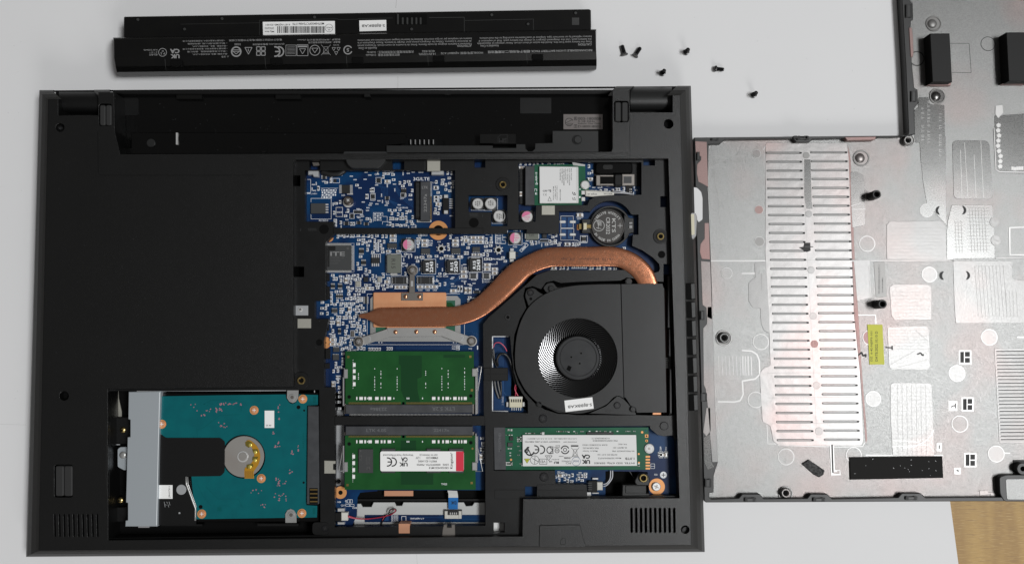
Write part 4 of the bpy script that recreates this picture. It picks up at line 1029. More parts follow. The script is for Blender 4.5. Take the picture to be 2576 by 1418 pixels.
for lv in range(2):
    for k in range(NS + 1):
        t = k / NS; r_ = r0 + (r1 - r0) * t; a = -.62 * t ** 1.35 + (.10 if lv else 0)
        th = .022 * (1 - .2 * t)
        for sgn in (-1, 1):
            X_, Y_ = r_ * cos(a) - sgn * th * sin(a - .5 * t), r_ * sin(a) + sgn * th * cos(a - .5 * t)
            vv.append((X_, Y_, 0 if lv == 0 else .42 + .23 * (hypot(X_, Y_) - r0)))   # the blade tops slope down to the hub
for k in range(NS):
    a0 = 2 * k; T = 2 * (NS + 1)
    ff += [[T + a0, T + a0 + 2, T + a0 + 3, T + a0 + 1], [a0, a0 + 2, T + a0 + 2, T + a0], [a0 + 1, T + a0 + 1, T + a0 + 3, a0 + 3]]
bm_ = bpy.data.meshes.new('fan_blade'); bm_.from_pydata(vv, [], ff); bm_.materials.append(MATS['blade']); bm_.update()
for k in range(NB):
    o_ = bpy.data.objects.new('fan_blade', bm_); link(o_, fan, (bx, by, 1.2)); o_.rotation_euler.z = 2 * pi * k / NB
i = Ink('D', 2.026, 'copper_bright'); Rc = random.Random(9)
for _ in range(46):
    k = Rc.randrange(12, len(pairs) - 10); p = pairs[k]; t = Rc.uniform(.2, .85); x, y = p[0] + (p[2] - p[0]) * t, p[1] + (p[3] - p[1]) * t
    zz = 1.9 + .12 * min(max(((p[0] + p[2]) / 2 - 1150) / 300, 0), 1) + .003; i.h = zz; a_ = Rc.uniform(0, 3.1); l_ = Rc.uniform(1.5, 5); i.line(x, y, x + l_ * cos(a_), y + l_ * sin(a_), .5)
i.build('scratch', hp)
st = MB('K').prism([(750, 1183), (978, 1155), (990, 1248), (760, 1276)], ZF, ZF + .012, 'paperlabel').build('sticker', fan)
i = Ink('K', ZF + .015, 'ink'); i.text('S-BJBBKAB', 778, 1216, 975, 1246, 180, .012, slope=-.095); i.build('print', st)
# heat fins behind the outlet and their red marked edge
b = MB('K'); b.box(1560, 280, 1588, 1290, 1.0, 1.4, 'copper_dark'); b.build('fin_block', fan)
b = MB('K'); b.box(1470, 1280, 1540, 1300, 1.5, 1.7, 'copper_plate', .02); b.build('fin_tab', fan)
pbox('inner_wall', lap, 'K', 1605, 165, 1625, 1300, 1.0, 1.85, 'matte', .02)
for y0, y1 in ((165, 590), (600, 825), (925, 1290)): pbox('wall_rib', lap, 'K', 1590 + y0 * .02, y0, 1612 + y0 * .02, y1, 1.0, 1.95, 'deck', .03)
b = MB('K')
for k in range(6): b.box(1573, 833 + k * 15, 1610, 843 + k * 15, 1.2, 1.5, 'tin')
b.build('fin', fan)
# fan cable and plug
for pth, m in (([(170, 750, 1.6), (185, 715, 1.8), (225, 712, 1.85), (262, 745, 1.8), (280, 780, 1.7)], 'wire_pink'), ([(355, 1040, 1.6), (345, 1090, 1.8), (372, 1145, 1.75)], 'wire_pink'), ([(358, 1060, 1.6), (352, 1110, 1.8), (350, 1150, 1.75)], 'wire_red')):
    MB('K').tube(pth, .028, m, 6).build('wire', fan)
for pth, r_, m in (([(205, 900, 1.6), (200, 850, 1.75), (225, 805, 1.85), (270, 808, 1.85), (305, 860, 1.7), (340, 1000, 1.6), (355, 1060, 1.6)], .075, 'wire_black'), ([(170, 760, 1.55), (180, 850, 1.6), (200, 910, 1.6)], .045, 'wire_grey'), ([(180, 1020, 1.6), (190, 1090, 1.6), (215, 1165, 1.55)], .05, 'wire_grey'), ([(205, 1020, 1.62), (215, 1080, 1.62), (232, 1150, 1.55)], .05, 'wire_grey'), ([(230, 1020, 1.6), (235, 1100, 1.6), (228, 1170, 1.55)], .045, 'wire_black')):
    MB('K').tube(pth, r_, m, 8).build('cable', fan)
b = MB('K'); b.box(92, 915, 290, 1022, ZD - .05, ZD + .06, 'tapeblack', .03, 6); b.box(92, 963, 292, 970, ZD + .06, ZD + .075, 'matte'); b.box(145, 915, 152, 1022, ZD + .06, ZD + .073, 'matte'); b.build('cable_clamp', lap)
i = Ink('K', ZM + .002, 'silk'); i.path([(300, 660), (163, 660), (163, 1270), (290, 1270)], 9); i.build('board_print', pcb)
i = Ink('K', ZM + .002, 'trace')
for k in range(9): i.rect(180 + k * 9, 675, 184 + k * 9, 1255)
i.path([(250, 1020), (252, 1110), (275, 1140), (300, 1140)], 5); i.build('copper_trace', pcb)
MB('K').box(270, 1020, 450, 1290, ZM, ZM + .01, 'void').build('dark_area', mb) if 0 else None
b = MB('K'); b.box(300, 1165, 405, 1240, ZM, ZM + .3, 'cream', .03); b.box(297, 1150, 408, 1170, ZM, ZM + .36, 'whiteplastic', .02); b.box(275, 1195, 298, 1235, ZM, ZM + .15, 'tin', .02); b.box(407, 1195, 428, 1232, ZM, ZM + .15, 'tin', .02)
o_ = b.build('fan_connector', mb); b = MB('K')
for k in range(5): b.box(318 + k * 18, 1240, 325 + k * 18, 1262, ZM, ZM + .05, 'tin'); b.box(315 + k * 18, 1172, 324 + k * 18, 1196, ZM + .3, ZM + .32, 'chip')
b.each('pin', o_)
i = Ink('K', ZM + .002, 'silk'); i.text('J_FAN1', 240, 1150, 256, 1220, 90, .02); i.build('board_print', pcb)
# deck details
for x, y in ((288, 503),): b = MB('K'); b.cyl(x, y, 24, ZD, ZD + .04, 'grey_plastic', 18, .015, hole=12); b.cyl(x, y, 12, ZD, ZD + .004, 'void', 12); b.build('screw_boss', lap)
for zn, x, y, r in (('K', 576, 1330, 34), ('M', 1752, 155, 38), ('M', 655, 622, 40), ('M', 1948, 1108, 34)): phillips(lap, zn, x, y, r, ZD if zn != 'M' or x != 1948 else 2.0, 'screwblack', 'screw', .05, cross='grey_plastic')
for zn, x, y, r in (('H', 398, 750, 45), ('H', 1785, 690, 46), ('I', 118, 1158, 30), ('J', 1868, 983, 34), ('a', -1, -1, 0)):
    if r: b = MB(zn); b.cyl(x, y, r + 2, ZD, ZD + .006, 'deck', 22); b.cyl(x, y, r, ZD, ZD + .01, 'void', 22); b.build('screw_hole', lap)
for zn, x, y, R_, r in (('J', 398, 335, 66, 34), ('J', 1860, 815, 70, 34), ('G', 1458, 72, 62, 30)):
    b = MB(zn); b.cyl(x, y, R_, ZD, ZD + .05, 'deck', 30, .02); b.cyl(x, y, R_ - 8, ZD + .05, ZD + .058, 'matte', 30)
    b.build('insert_boss', lap)
    b = MB(zn); b.cyl(x, y, r, ZD + .05, ZD + .16, 'brass', 18, .03, hole=r * .58); b.cyl(x, y, r * .58, ZD + .05, ZD + .07, 'void', 14); b.build('threaded_insert', lap)
for zn, pts in (('J', [(1590, 910), (1625, 918), (1720, 980), (1800, 1060), (1832, 1072), (1790, 1080), (1740, 1040), (1640, 960)]),):
    pass
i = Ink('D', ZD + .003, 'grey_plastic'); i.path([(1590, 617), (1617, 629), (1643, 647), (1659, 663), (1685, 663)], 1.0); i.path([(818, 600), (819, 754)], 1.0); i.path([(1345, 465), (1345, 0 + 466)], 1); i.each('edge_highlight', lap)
i = Ink('H', ZD + .003, 'chipgrey')
for k in range(9): i.line(250 + k * 9, 740, 256 + k * 9, 765, 2); i.line(1745 + k * 9, 600, 1752 + k * 9, 634, 2)
i.line(178, 770, 186, 740, 3); i.line(1862, 640, 1870, 612, 3); i.path([(1332, 115), (1332, 205)], 2); i.build('moulded_mark', lap)
# ------------------------------------------------------------------ coin cell
cc = thing('coin_cell', 'round lithium coin cell lying in its black holder above the copper pipe', 'battery', 1534, 566, 1.6)
cb = MB('J'); cb.prism(circ(1368, 722, 150, 48), ZM + .06, ZM + .38, 'coin', (), .03); cb.prism(circ(1368, 722, 160, 48), ZM + .05, ZM + .3, 'coin', (), .02); cb = cb.build('cell', cc)
i = Ink('J', ZM + .383, 'cointext')
i.text('CR2032', 1353, 640, 1390, 795, 270, .01); i.text('KTS', 1408, 650, 1442, 780, 270, .01); i.line(1483, 693, 1483, 738, 4); i.line(1460, 716, 1507, 716, 4); i.arc(1288, 716, 47, 52, 0, 360, 26)
for a in range(-2, 3): i.line(1270 + a * 3, 690 + a * 10, 1312, 700 + a * 8, 4)
i.line(1262, 736, 1310, 745, 4); i.line(1285, 690, 1280, 750, 4)
def arctext(ink, t, cx, cy, r, a0, a1, h, out=True):
    n_ = len(t)
    for k, ch in enumerate(t):
        if ch == ' ': continue
        v_, f_ = glyphs(ch, .02); a = radians(a0 + (a1 - a0) * k / (n_ - 1)); wd = h * .62 if ch not in 'IY.' else h * (.25 if ch != 'Y' else .62)
        pts = []
        for u, q in v_:
            rr = r + ((q - .5) * h if out else (.5 - q) * h); s_ = (u - .5) * wd
            ex, ey = (cos(a), -sin(a)); tx, ty = (sin(a), cos(a)) if out else (-sin(a), -cos(a))
            pts.append((cx + ex * rr + tx * s_, cy + ey * rr + ty * s_))
        if f_: ink.raw(pts, f_)
arctext(i, 'LITHIUM BATTERY', 1368, 722, 128, 35, 150, 24, False)
arctext(i, '3V MADE IN CHINA', 1368, 722, 132, 212, 322, 24, False)
i.build('print', cb)
# ------------------------------------------------------------------ wireless card
wc = thing('wireless_card', 'small green wireless card with a white label in the top right opening', 'network card', 1400, 465, 1.6)
zw = ZM + .28
b = MB('J'); b.prism([(690, 152), (1160, 150), (1163, 290), (1195, 300), (1195, 385), (1130, 400), (1130, 525), (690, 528)], zw, zw + .08, 'ssdgreen'); wb = b.build('board', wc)
i = Ink('J', zw + .083, 'silk'); i.text('A09-15', 700, 222, 716, 305, 90, .02); i.tri(702, 312, 720, 335, 4, False); i.text('E', 698, 412, 716, 430, 0, .02); i.path([(692, 400), (692, 378), (712, 378), (712, 400)], 4); i.text('2', 1104, 372, 1118, 388, 90); i.text('1', 1104, 446, 1118, 460, 90); i.build('board_print', wb)
sh = MB('J').prism(rnd([(735, 168), (1098, 172), (1100, 508), (738, 510)], 8), zw + .08, zw + .22, 'tin', (), .02).build('shield', wc)
lbw = MB('J').prism([(740, 173), (1075, 176), (1076, 505), (742, 506)], zw + .22, zw + .226, 'labelgrey').build('label', wc)
i = Ink('J', zw + .229, 'ink')
for k, t in enumerate(('TA: K83092-006', 'BOM: 99PTD0', 'WFM: 00D49EDAEB88', 'HVIN: AX201NGW', 'FRU: 02HK705', 'P/N: L93734-005', 'Model: AX201NGW')): i.text(t, 925 + k * 17, 190, 935 + k * 17, 300 + (k % 3) * 22, 270, .004)
i.text('CRF', 768, 388, 812, 404, 0, .02); i.ce(772, 420, 810, 440, 0); i.text('UK', 818, 385, 842, 396, 270, .03); i.text('CA', 832, 385, 846, 410, 270, .03); i.tri(815, 450, 848, 490, 3, False); i.text('TIBA1JF04FP8', 895, 345, 903, 480, 270); i.text('EC:3417EB17', 880, 350, 888, 470, 270); i.text('Made in China', 863, 355, 871, 480, 270); i.text('2EBDHTTCTDM11', 925, 380, 934, 490, 270)
i.tri(1052, 410, 1072, 432, 5, False); i.tri(1052, 455, 1072, 478, 3, False); i.text('MAIN', 1040, 405, 1050, 425, 270); i.text('AUX', 1040, 455, 1050, 478, 270)
i.build('print', lbw)
b = MB('J'); b.box(605, 165, 692, 525, ZM, ZM + .42, 'connector', .03); b.box(552, 180, 600, 520, ZM, ZM + .1, 'matte'); cn = b.build('wireless_card_slot', mb)
b = MB('J')
for k in range(26): b.box(562, 200 + k * 12.2, 598, 203.5 + k * 12.2, ZM + .1, ZM + .115, 'chipgrey')
b.build('pin', cn)
b = MB('J'); b.cyl(1160, 338, 42, zw + .08, zw + .22, 'tin', 22, .05); o_ = b.build('screw', wc)
for y in (410, 470): b = MB('J'); b.box(1125, y - 18, 1160, y + 18, zw + .08, zw + .16, 'tin', .02); b.build('antenna_socket', wc)
MB('J').prism(rnd([(1160, 385), (1330, 395), (1430, 405), (1428, 432), (1290, 440), (1225, 447), (1162, 440)], 8), zw + .05, zw + .24, 'whiteplastic', (), .05).build('antenna_sleeve', wc)
i = Ink('J', zw + .243, 'inkgrey'); i.text('w eilus', 1180, 415, 1270, 432); i.text('WOER', 1330, 415, 1415, 430); i.build('print', wc)
for k in range(4): MB('J').tube([(1425, 402 + k * 7, zw + .12), (1480, 398 + k * 8, zw + .16), (1525, 408 + k * 5, zw + .1), (1600, 425 + k * 3, zw)], .03, 'wire_black' if k % 2 else 'wire_white', 6).build('antenna_cable', wc)
MB('J').prism([(1040, 130), (1160, 152), (1158, 168), (1050, 160)], zw + .09, zw + .1, 'tape').build('tape', wc)
b = MB('J'); b.box(1255, 132, 1600, 238, ZM + .1, ZM + .3, 'gloss', .06, 30); b.box(1320, 150, 1420, 195, ZM + .3, ZM + .34, 'tapeblack', .03, 20); b.build('black_tape', mb)
MB('J').prism([(1245, 128), (1685, 128), (1685, 350), (1600, 352), (1600, 436), (1540, 436), (1540, 352), (1245, 352)], ZM, ZM + .06, 'matte').build('black_tape', mb)
b = MB('J'); b.box(1262, 250, 1300, 345, ZM, ZM + .35, 'dull_steel', .02); b.box(1500, 240, 1618, 345, ZM, ZM + .35, 'dull_steel', .02); b.box(1515, 262, 1590, 325, ZM + .3, ZM + .353, 'chipgrey'); b.box(1290, 328, 1510, 345, ZM, ZM + .3, 'dull_steel', .02); b.box(1290, 252, 1440, 262, ZM, ZM + .3, 'dull_steel'); b.box(1300, 262, 1440, 328, ZM, ZM + .34, 'gloss', .02); b.box(1430, 238, 1508, 350, ZM, ZM + .45, 'matte', .06, 20); b.build('display_connector', mb)
# ------------------------------------------------------------------ memory modules and sockets
def pads_row(b, y0, y1, x0, x1, n_, z, m='gold', h=.01):
    for k in range(n_):
        x = x0 + (x1 - x0) * k / n_; b.box(x, y0, x + (x1 - x0) / n_ * .55, y1, z, z + h, m)
def socket(y0, y1, labels, up):
    b = MB('L'); b.prism([(270, y0), (1152, y0), (1152, y1 - (6 if up else 0)), (270, y1)], ZM - .1, ZM + .5, 'connector', (), .03)
    s_ = b.build('memory_socket', mb)
    i = Ink('L', ZM + .502, 'moulded')
    for t, x0, x1, a, c_, r_ in labels: i.text(t, x0, a, x1, c_, r_, .02)
    i.rect(650, y0 + 8, 738, y1 - 6) if 0 else None
    i.build('print', s_); b = MB('L')
    b.box(262, y0 - 2 if up else y0 + 40, 272, y1, ZM, ZM + .3, 'dull_steel'); b.box(1152, y0 - 2 if up else y0 + 40, 1164, y1, ZM, ZM + .3, 'dull_steel'); b.each('end_frame', s_)
    return s_
s1 = socket(430, 495, (('22386e', 442, 558, 450, 474, 180), ('LTK 5.2R', 870, 1028, 446, 472, 180)), True)
s2 = socket(580, 643, (('LTK 4.0S', 415, 552, 598, 620, 0), ('22417n', 882, 988, 597, 619, 0)), False)
b = MB('L'); pads_row(b, 495, 508, 300, 1150, 90, ZM + .05, 'tin', .05); b.build('pin', s1)
# steel spring latches
for side, y0, y1, sk in ((-1, 180, 440, s1), (1, 175, 500, s1), (-1, 655, 905, s2), (1, 570, 895, s2)):
    x = 250 if side < 0 else 1170
    b = MB('L')
    b.box(x, y0 + 60, x + 10, y1, ZM, ZM + .45, 'chrome', .02)
    if side < 0: b.box(258, (y0 + 5 if sk is s1 else y1 - 75), 284, (y0 + 68 if sk is s1 else y1 - 8), ZM + .3, ZM + .5, 'chrome', .03)
    else: b.box(1148, (y0 + 5 if sk is s1 else y1 - 65), 1184, (y0 + 60 if sk is s1 else y1 - 8), ZM + .3, ZM + .5, 'steel', .03); b.box(1178, y0 if sk is s1 else y0 + 80, 1190, y1 - (5 if sk is s1 else 60), ZM, ZM + .46, 'chrome', .03)
    b.build('latch', sk)
    if side > 0:
        ya, yb = (167, 345) if sk is s1 else (735, 893)
        MB('L').tube([(1190, ya, 1.9), (1215, ya, 1.9), (1188, yb, 1.75)] if sk is s1 else [(1190, ya, 1.8), (1222, yb, 1.9), (1175, yb, 1.9)], .02, 'tin', 6, 1).build('spring_wire', sk)
    else:
        ya, yb = (178, 340) if sk is s1 else (735, 890)
        MB('L').tube([(228, ya, 1.8), (262, ya, 1.85), (250, yb, 1.75)] if sk is s1 else [(252, ya, 1.8), (225, yb, 1.8), (262, yb, 1.85)], .02, 'tin', 6, 1).build('spring_wire', sk)
zr = ZM + .34
def module(name, label, pts, y_gold, top):
    t = thing(name, label, 'memory module', *zp('L', 715, 700 if not top else 240), zr, None)
    notch = [(672 - 9, y_gold), (672 - 9, y_gold - 16 if top else y_gold + 16), (672 + 9, y_gold - 16 if top else y_gold + 16), (672 + 9, y_gold)]
    b = MB('L'); b.prism(pts[:2] + (pts[2:3] + notch[::-1] + pts[3:] if top else pts[2:]) if top else pts[:1] + notch + pts[1:], zr, zr + .09, 'ramgreen'); bd = b.build('board', t)
    return t, bd
m1, bd1 = module('memory_module', 'green memory module with no label, above the black crossbar', [(270, 60), (1160, 62), (1167, 428), (270, 428)], 428, True)
m2, bd2 = module('memory_module', 'green memory module with a white and red label, below the black crossbar', [(268, 645), (1170, 645), (1174, 1020), (264, 1020)], 645, False)
for t, bd, top in ((m1, bd1, True), (m2, bd2, False)):
    z = zr + .09
    b = MB('L'); yy = (414, 427) if top else (646, 658)
    pads_row(b, yy[0], yy[1], 292, 655, 110, z); pads_row(b, yy[0], yy[1], 692, 1150, 140, z); b.build('gold_contacts', t, 'stuff')
    i = Ink('L', z + .002, 'ramdark')
    if top:
        i.poly([(640, 90), (800, 90), (800, 150), (800, 240), (770, 250), (770, 330), (790, 420), (690, 420), (655, 330), (655, 160), (640, 150)])
        i.rect(950, 85, 1100, 105)
    else:
        i.rect(655, 895, 880, 985); i.poly([(655, 680), (760, 680), (760, 745), (655, 745)])
    i.each('copper_area', bd)
    b = MB('L')
    for x, y in (((290, 100), (1137, 98), (1148, 330)) if top else ((284, 988), (1146, 973))): b.box(x - 8, y - 8, x + 8, y + 8, z, z + .006, 'gold')
    if not top: b.cyl(1152, 735, 7, z, z + .006, 'gold', 12)
    b.each('gold_pad', t)
    for x, y in (((296, 377), (1140, 370)) if top else ((296, 703), (1140, 694))):
        b = MB('L'); b.cyl(x, y, 15, z, z + .004, 'ramdark', 20); b.cyl(x, y, 11, z, z + .008, 'void', 18); b.build('hole', t)
    def cap(x, y, w=12, h=20, n1=t, m='tin'): 
        o_ = MB('L'); o_.box(x - w / 2, y - h / 2, x + w / 2, y + h / 2, z, z + .07, 'paperlabel' if m == 'tin' else m, .01); o_.box(x - w / 2, y - h / 2 - 3, x + w / 2, y - h / 2, z, z + .05, 'tin'); o_.box(x - w / 2, y + h / 2, x + w / 2, y + h / 2 + 3, z, z + .05, 'tin'); o_.build('capacitor', n1)
    y = 387 if top else 687
    for x, w in ((348, 8), (378, 24), (406, 12), (440, 24), (487, 24), (520, 12), (541, 12), (574, 24), (882, 24), (916, 12), (947, 12), (976, 24), (1029, 24), (1057, 10), (1076, 10), (1101, 22)): cap(x, y, w, 18)
    ys = (155, 198, 242, 288) if top else (790, 835, 883, 930)
    for q in ys: cap(330 if top else 326, q, 18, 24)
    i = Ink('L', z + .004, 'silk')
    for q in range(16): yq = (120 if top else 768) + q * 13; i.rect(321 if top else 319, yq, 325 if top else 323, yq + 4)
    if top:
        for x, ylist in ((473, (182, 240, 258, 270, 286, 292, 308, 328)), (516, (200, 215, 222, 244, 282, 290, 312)), (629, (182, 240, 256, 268, 282, 290, 308, 328)), (827, (200, 212, 225, 282, 290, 312)), (939, (180, 236, 252, 268, 284, 290, 308, 328)), (983, (195, 215, 222, 240, 282, 290, 312)), (1097, (180, 204, 212, 236, 256, 270, 284, 290, 308, 324))):
            for y_ in ylist: i.rect(x - 2.2, y_ - 4, x + 2.2, y_ + 4)
        for y_ in (215, 225, 240, 252): i.rect(358, y_ - 3, 363, y_ + 4)
    for x in (424, 606, 698, 710, 805, 1000): i.rect(x - 3, y - 6, x + 3, y + 6)
    if not top: i.text('TM23', 935, 975, 975, 988, 0)
    i.build('board_print', t) if 0 else i.build('board_print', bd)
for x0, x1 in ((360, 460), (518, 615), (832, 930), (988, 1090)):
    z = zr + .09; c = pbox('memory_chip', m2, 'L', x0, 735 if x0 > 400 else 738, x1, 905, z, z + .1, 'chipgrey', .02)
    i = Ink('L', z + .102, 'chiptextdim'); i.disc(x0 + 16, 751, 6)
    if x0 == 360: i.text('M', 418, 862, 440, 880, 0, .05); i.text('2FE77', 412, 790, 422, 845, 270); i.text('D8CJV', 428, 792, 438, 845, 270); i.text('I8M47', 370, 780, 384, 822, 270)
    i.build('print', c)
z = zr + .2
lb = MB('L').prism(rnd([(512, 754), (1092, 754), (1092, 892), (512, 892)], 14), z, z + .012, 'paperlabel').build('label', m2)
MB('L').prism(rnd([(1037, 755), (1091, 755), (1091, 891), (1037, 891)], 5), z + .012, z + .015, 'red').build('red_band', lb)
i = Ink('L', z + .015, 'ink')
i.text('Kingston', 997, 765, 1022, 875, 90, .012) if 0 else i.text('Kingston', 996, 772, 1020, 875, 90, .012); i.text('®', 998, 762, 1006, 770, 90)
i.ce(538, 795, 628, 860, 180); i.text('UK', 642, 830, 702, 858, 180, .04); i.text('CA', 656, 795, 702, 826, 180, .04)
i.text('Warranty Void If Removed', 532, 770, 742, 787, 180, .01); i.text('ASSY IN TAIWAN (2)', 785, 770, 910, 785, 180, .01); i.text('EPMM0412301', 830, 792, 912, 807, 180, .01); i.text('1.2V', 758, 792, 788, 807, 180, .01)
i.text('9905711-E21.A00G', 775, 816, 905, 830, 180, .01); i.text('0000009727724 - P004920', 765, 840, 930, 854, 180, .01); i.text('2302', 945, 840, 988, 854, 180, .01); i.text('CBD32D4S2S1MF-8', 850, 862, 988, 876, 180, .01)
i.build('print', lb)
MB('L').box(590, 680, 655, 722, zr + .09, zr + .11, 'ramdark').build('raised_area', m2) if 0 else None
# ------------------------------------------------------------------ below the memory: touchpad bracket, boards and cables
grey = MB('L'); grey.prism([(196, 470), (262, 470), (262, 1030), (196, 1000)], 1.1, 1.2, 'greymetal'); grey.build('shield_plate', lap)
b = MB('L'); b.prism([(345, 1118), (375, 1118), (388, 1140), (450, 1140), (465, 1108), (610, 1108), (622, 1132), (662, 1132), (672, 1108), (1090, 1108), (1105, 1135), (1150, 1132), (1165, 1110), (1238, 1110), (1240, 1262), (330, 1262), (328, 1215), (345, 1205)], 1.05, 1.15, 'ribbon', (), .02); b.build('touchpad_bracket', lap)
MB('L').box(345, 1085, 1240, 1098, .95, 1.1, 'deck').build('rail', lap); MB('L').box(1180, 640, 1242, 1000, 1.0, 1.05, 'void').build('well', lap)
tb = MB('L').box(405, 1195, 1240, 1245, 1.15, 1.2, 'pcb').build('touchpad_board', lap)
i = Ink('L', 1.203, 'silk'); i.text('6-71-NJ5P2-D02', 720, 1212, 815, 1225, 180, .02); i.path([(660, 1240), (660, 1205), (690, 1205), (690, 1240)], 3)
for k in range(12): i.frame(590 + (k % 3) * 17, 1198 + (k // 3) * 12, 600 + (k % 3) * 17, 1206 + (k // 3) * 12, 2)
i.build('board_print', tb)
i = Ink('L', 1.202, 'trace'); i.rect(540, 1200, 570, 1235); i.line(700, 1212, 960, 1212, 2); i.line(700, 1235, 960, 1235, 2); i.line(1080, 1225, 1240, 1225, 2); i.build('copper_trace', tb)
b = MB('L'); b.box(540, 1028, 740, 1064, 1.1, 1.2, 'copper_tape'); b.build('copper_tape', lap); b = MB('L'); b.prism([(640, 1256), (716, 1256), (716, 1322), (640, 1322)], 1.2, ZD + .01, 'copper_tape'); b.build('copper_tape', lap)
b = MB('L'); b.prism([(952, 1262), (975, 1262), (975, 1282), (1005, 1282), (1005, 1262), (1030, 1262), (1032, 1340), (940, 1340), (943, 1300)], 1.6, ZD + .03, 'dull_steel', (), .02); b.build('steel_clip', lap)
b = MB('L'); b.prism([(200, 820), (200, 840), (183, 842), (183, 880), (200, 884), (200, 908), (122, 908), (122, 818)], ZD, ZD + .05, 'foilpad', (), .02); b.build('steel_clip', lap)
fc = MB('L'); fc.loft([[(978, 1025, 1.4), (1045, 1028, 1.4)], [(985, 1050, 1.42), (1050, 1052, 1.42)], [(985, 1075, 1.35), (1052, 1075, 1.35)]], 'ribbon', False, False); fc.loft([[(985, 1075, 1.351), (1052, 1075, 1.351)], [(985, 1155, 1.3), (1050, 1155, 1.3)]], 'ribbonblue', False, False); fc = fc.build('ribbon_cable', mb)
i = Ink('L', 1.37, 'ink'); i.text('DK', 1002, 1100, 1040, 1122, 180, .0); i.build('print', fc)
b = MB('L'); b.box(958, 1160, 1078, 1195, 1.2, 1.32, 'chip', .01); b.box(958, 1168, 978, 1222, 1.2, 1.36, 'whiteplastic', .02); b.box(1055, 1168, 1075, 1222, 1.2, 1.36, 'whiteplastic', .02); b.box(958, 1195, 1075, 1222, 1.2, 1.34, 'whiteplastic', .02)
for k in range(4): b.box(995 + k * 14, 1178, 1002 + k * 14, 1192, 1.32, 1.33, 'tin')
b.build('ribbon_connector', lap)
b = MB('L'); b.cyl(236, 1040, 42, ZM, ZM + .012, 'copper_ring', 30, hole=15); b.cyl(236, 1040, 15, ZM, ZM + .006, 'void', 14); b.build('ground_ring', mb)
b = MB('L'); b.cyl(222, 962, 21, 1.2, 1.215, 'dull_steel', 22, hole=16); b.cyl(222, 962, 15, 1.2, 1.212, 'void', 16); b.build('screw_hole', lap)
for q in ((285, 1088, 300, 1112), (302, 1088, 318, 1112)): passive  # (kept with the other small parts)
i = Ink('L', ZM + .003, 'silk'); i.frame(285, 1088, 300, 1112, 2); i.frame(303, 1088, 318, 1112, 2); i.frame(272, 1122, 300, 1135, 2); i.frame(302, 1122, 330, 1135, 2); i.text('L38', 268, 1092, 280, 1112, 90); i.text('C517', 238, 1123, 270, 1135); i.text('C518', 318, 1140, 350, 1152); i.text('H28', 215, 1100, 238, 1110); i.build('board_print', pcb)
b = MB('L'); b.box(196, 1180, 245, 1240, ZM, ZM + .25, 'matte', .02); b.box(240, 1178, 285, 1235, ZM, ZM + .3, 'whiteplastic', .03); b.box(215, 1150, 262, 1172, ZM, ZM + .2, 'tin', .02); b.box(215, 1245, 262, 1262, ZM, ZM + .2, 'tin', .02); b.build('speaker_plug', mb)
MB('L').tube([(285, 1200, 1.7), (350, 1218, 1.55), (430, 1222, 1.4), (530, 1208, 1.35), (590, 1190, 1.4), (618, 1165, 1.45), (600, 1153, 1.45), (570, 1170, 1.4)], .03, 'wire_red', 6).build('wire', mb)
MB('L').tube([(285, 1208, 1.65), (350, 1222, 1.5), (430, 1224, 1.38)], .025, 'wire_pink', 6).build('wire', mb)
MB('L').tube([(570, 1185, 1.4), (580, 1160, 1.45), (612, 1152, 1.45), (618, 1170, 1.4), (560, 1200, 1.35), (530, 1235, 1.3), (515, 1268, 1.25)], .035, 'wire_black', 6).build('wire', mb)
MB('L').tube([(560, 1195, 1.38), (535, 1215, 1.33), (520, 1258, 1.25)], .022, 'wire_pink', 6).build('wire', mb)
pprism('white_pad', lap, 'M', [(192, 1038), (290, 1038), (290, 1120), (215, 1122), (192, 1138)], 1.2, 1.3, 'paperlabel', .02)
# ------------------------------------------------------------------ solid state drive
ssd = thing('solid_state_drive', 'long green solid state drive stick with a white label full of marks', 'solid state drive', 1450, 1130, 1.6)
zs_ = ZM + .26
b = MB('M'); b.prism([(290, 172), (1608, 168), (1612, 310), (1625, 318), (1625, 402), (1614, 410), (1622, 554), (300, 556)], zs_, zs_ + .08, 'ssdgreen'); sb = b.build('board', ssd)
b = MB('M'); b.prism([(192, 166), (298, 166), (306, 555), (200, 556)], ZM, ZM + .5, 'connector', (), .02); cn = b.build('drive_slot', mb)
i = Ink('M', ZM + .502, 'moulded'); i.text('M22377HD', 238, 218, 262, 390, 90, .01); i.build('print', cn)
z = zs_ + .08
for q in ((338, 253, 372, 288), (322, 308, 368, 345), (1045, 212, 1290, 232), (455, 250, 470, 500), (1050, 515, 1290, 528)): pbox('chip', ssd, 'M', *q, z, z + .08, 'chip' if q[0] != 322 else 'chipgrey', .01)
sc = 0
Rs = random.Random(3)
spots = [(330 + 26 * (k % 2), 188 + 9 * (k // 2)) for k in range(4)] + [(315 + k * 11, 238) for k in range(5)] + [(330, 362), (352, 362), (345, 400), (345, 425)] + [(312 + 9 * (k % 6), 488 + 12 * (k // 6)) for k in range(18)] + [(415 + 13 * (k % 3), 258 + 16 * (k // 3)) for k in range(9)] \
    + [(490 + k * 12, 222) for k in range(7)] + [(630, 222), (645, 232)] + [(775 + k * 13, 205) for k in range(5)] + [(860, 205), (880, 210), (930, 205), (950, 218), (995, 205), (1010, 205), (1070, 203), (1135, 203), (1165, 203), (1215, 205), (1260, 208), (1325, 203), (1410, 203), (1432, 203), (1480, 203), (1520, 500), (1520, 520), (440, 500), (455, 515), (418, 300), (418, 340), (435, 380), (420, 420)]
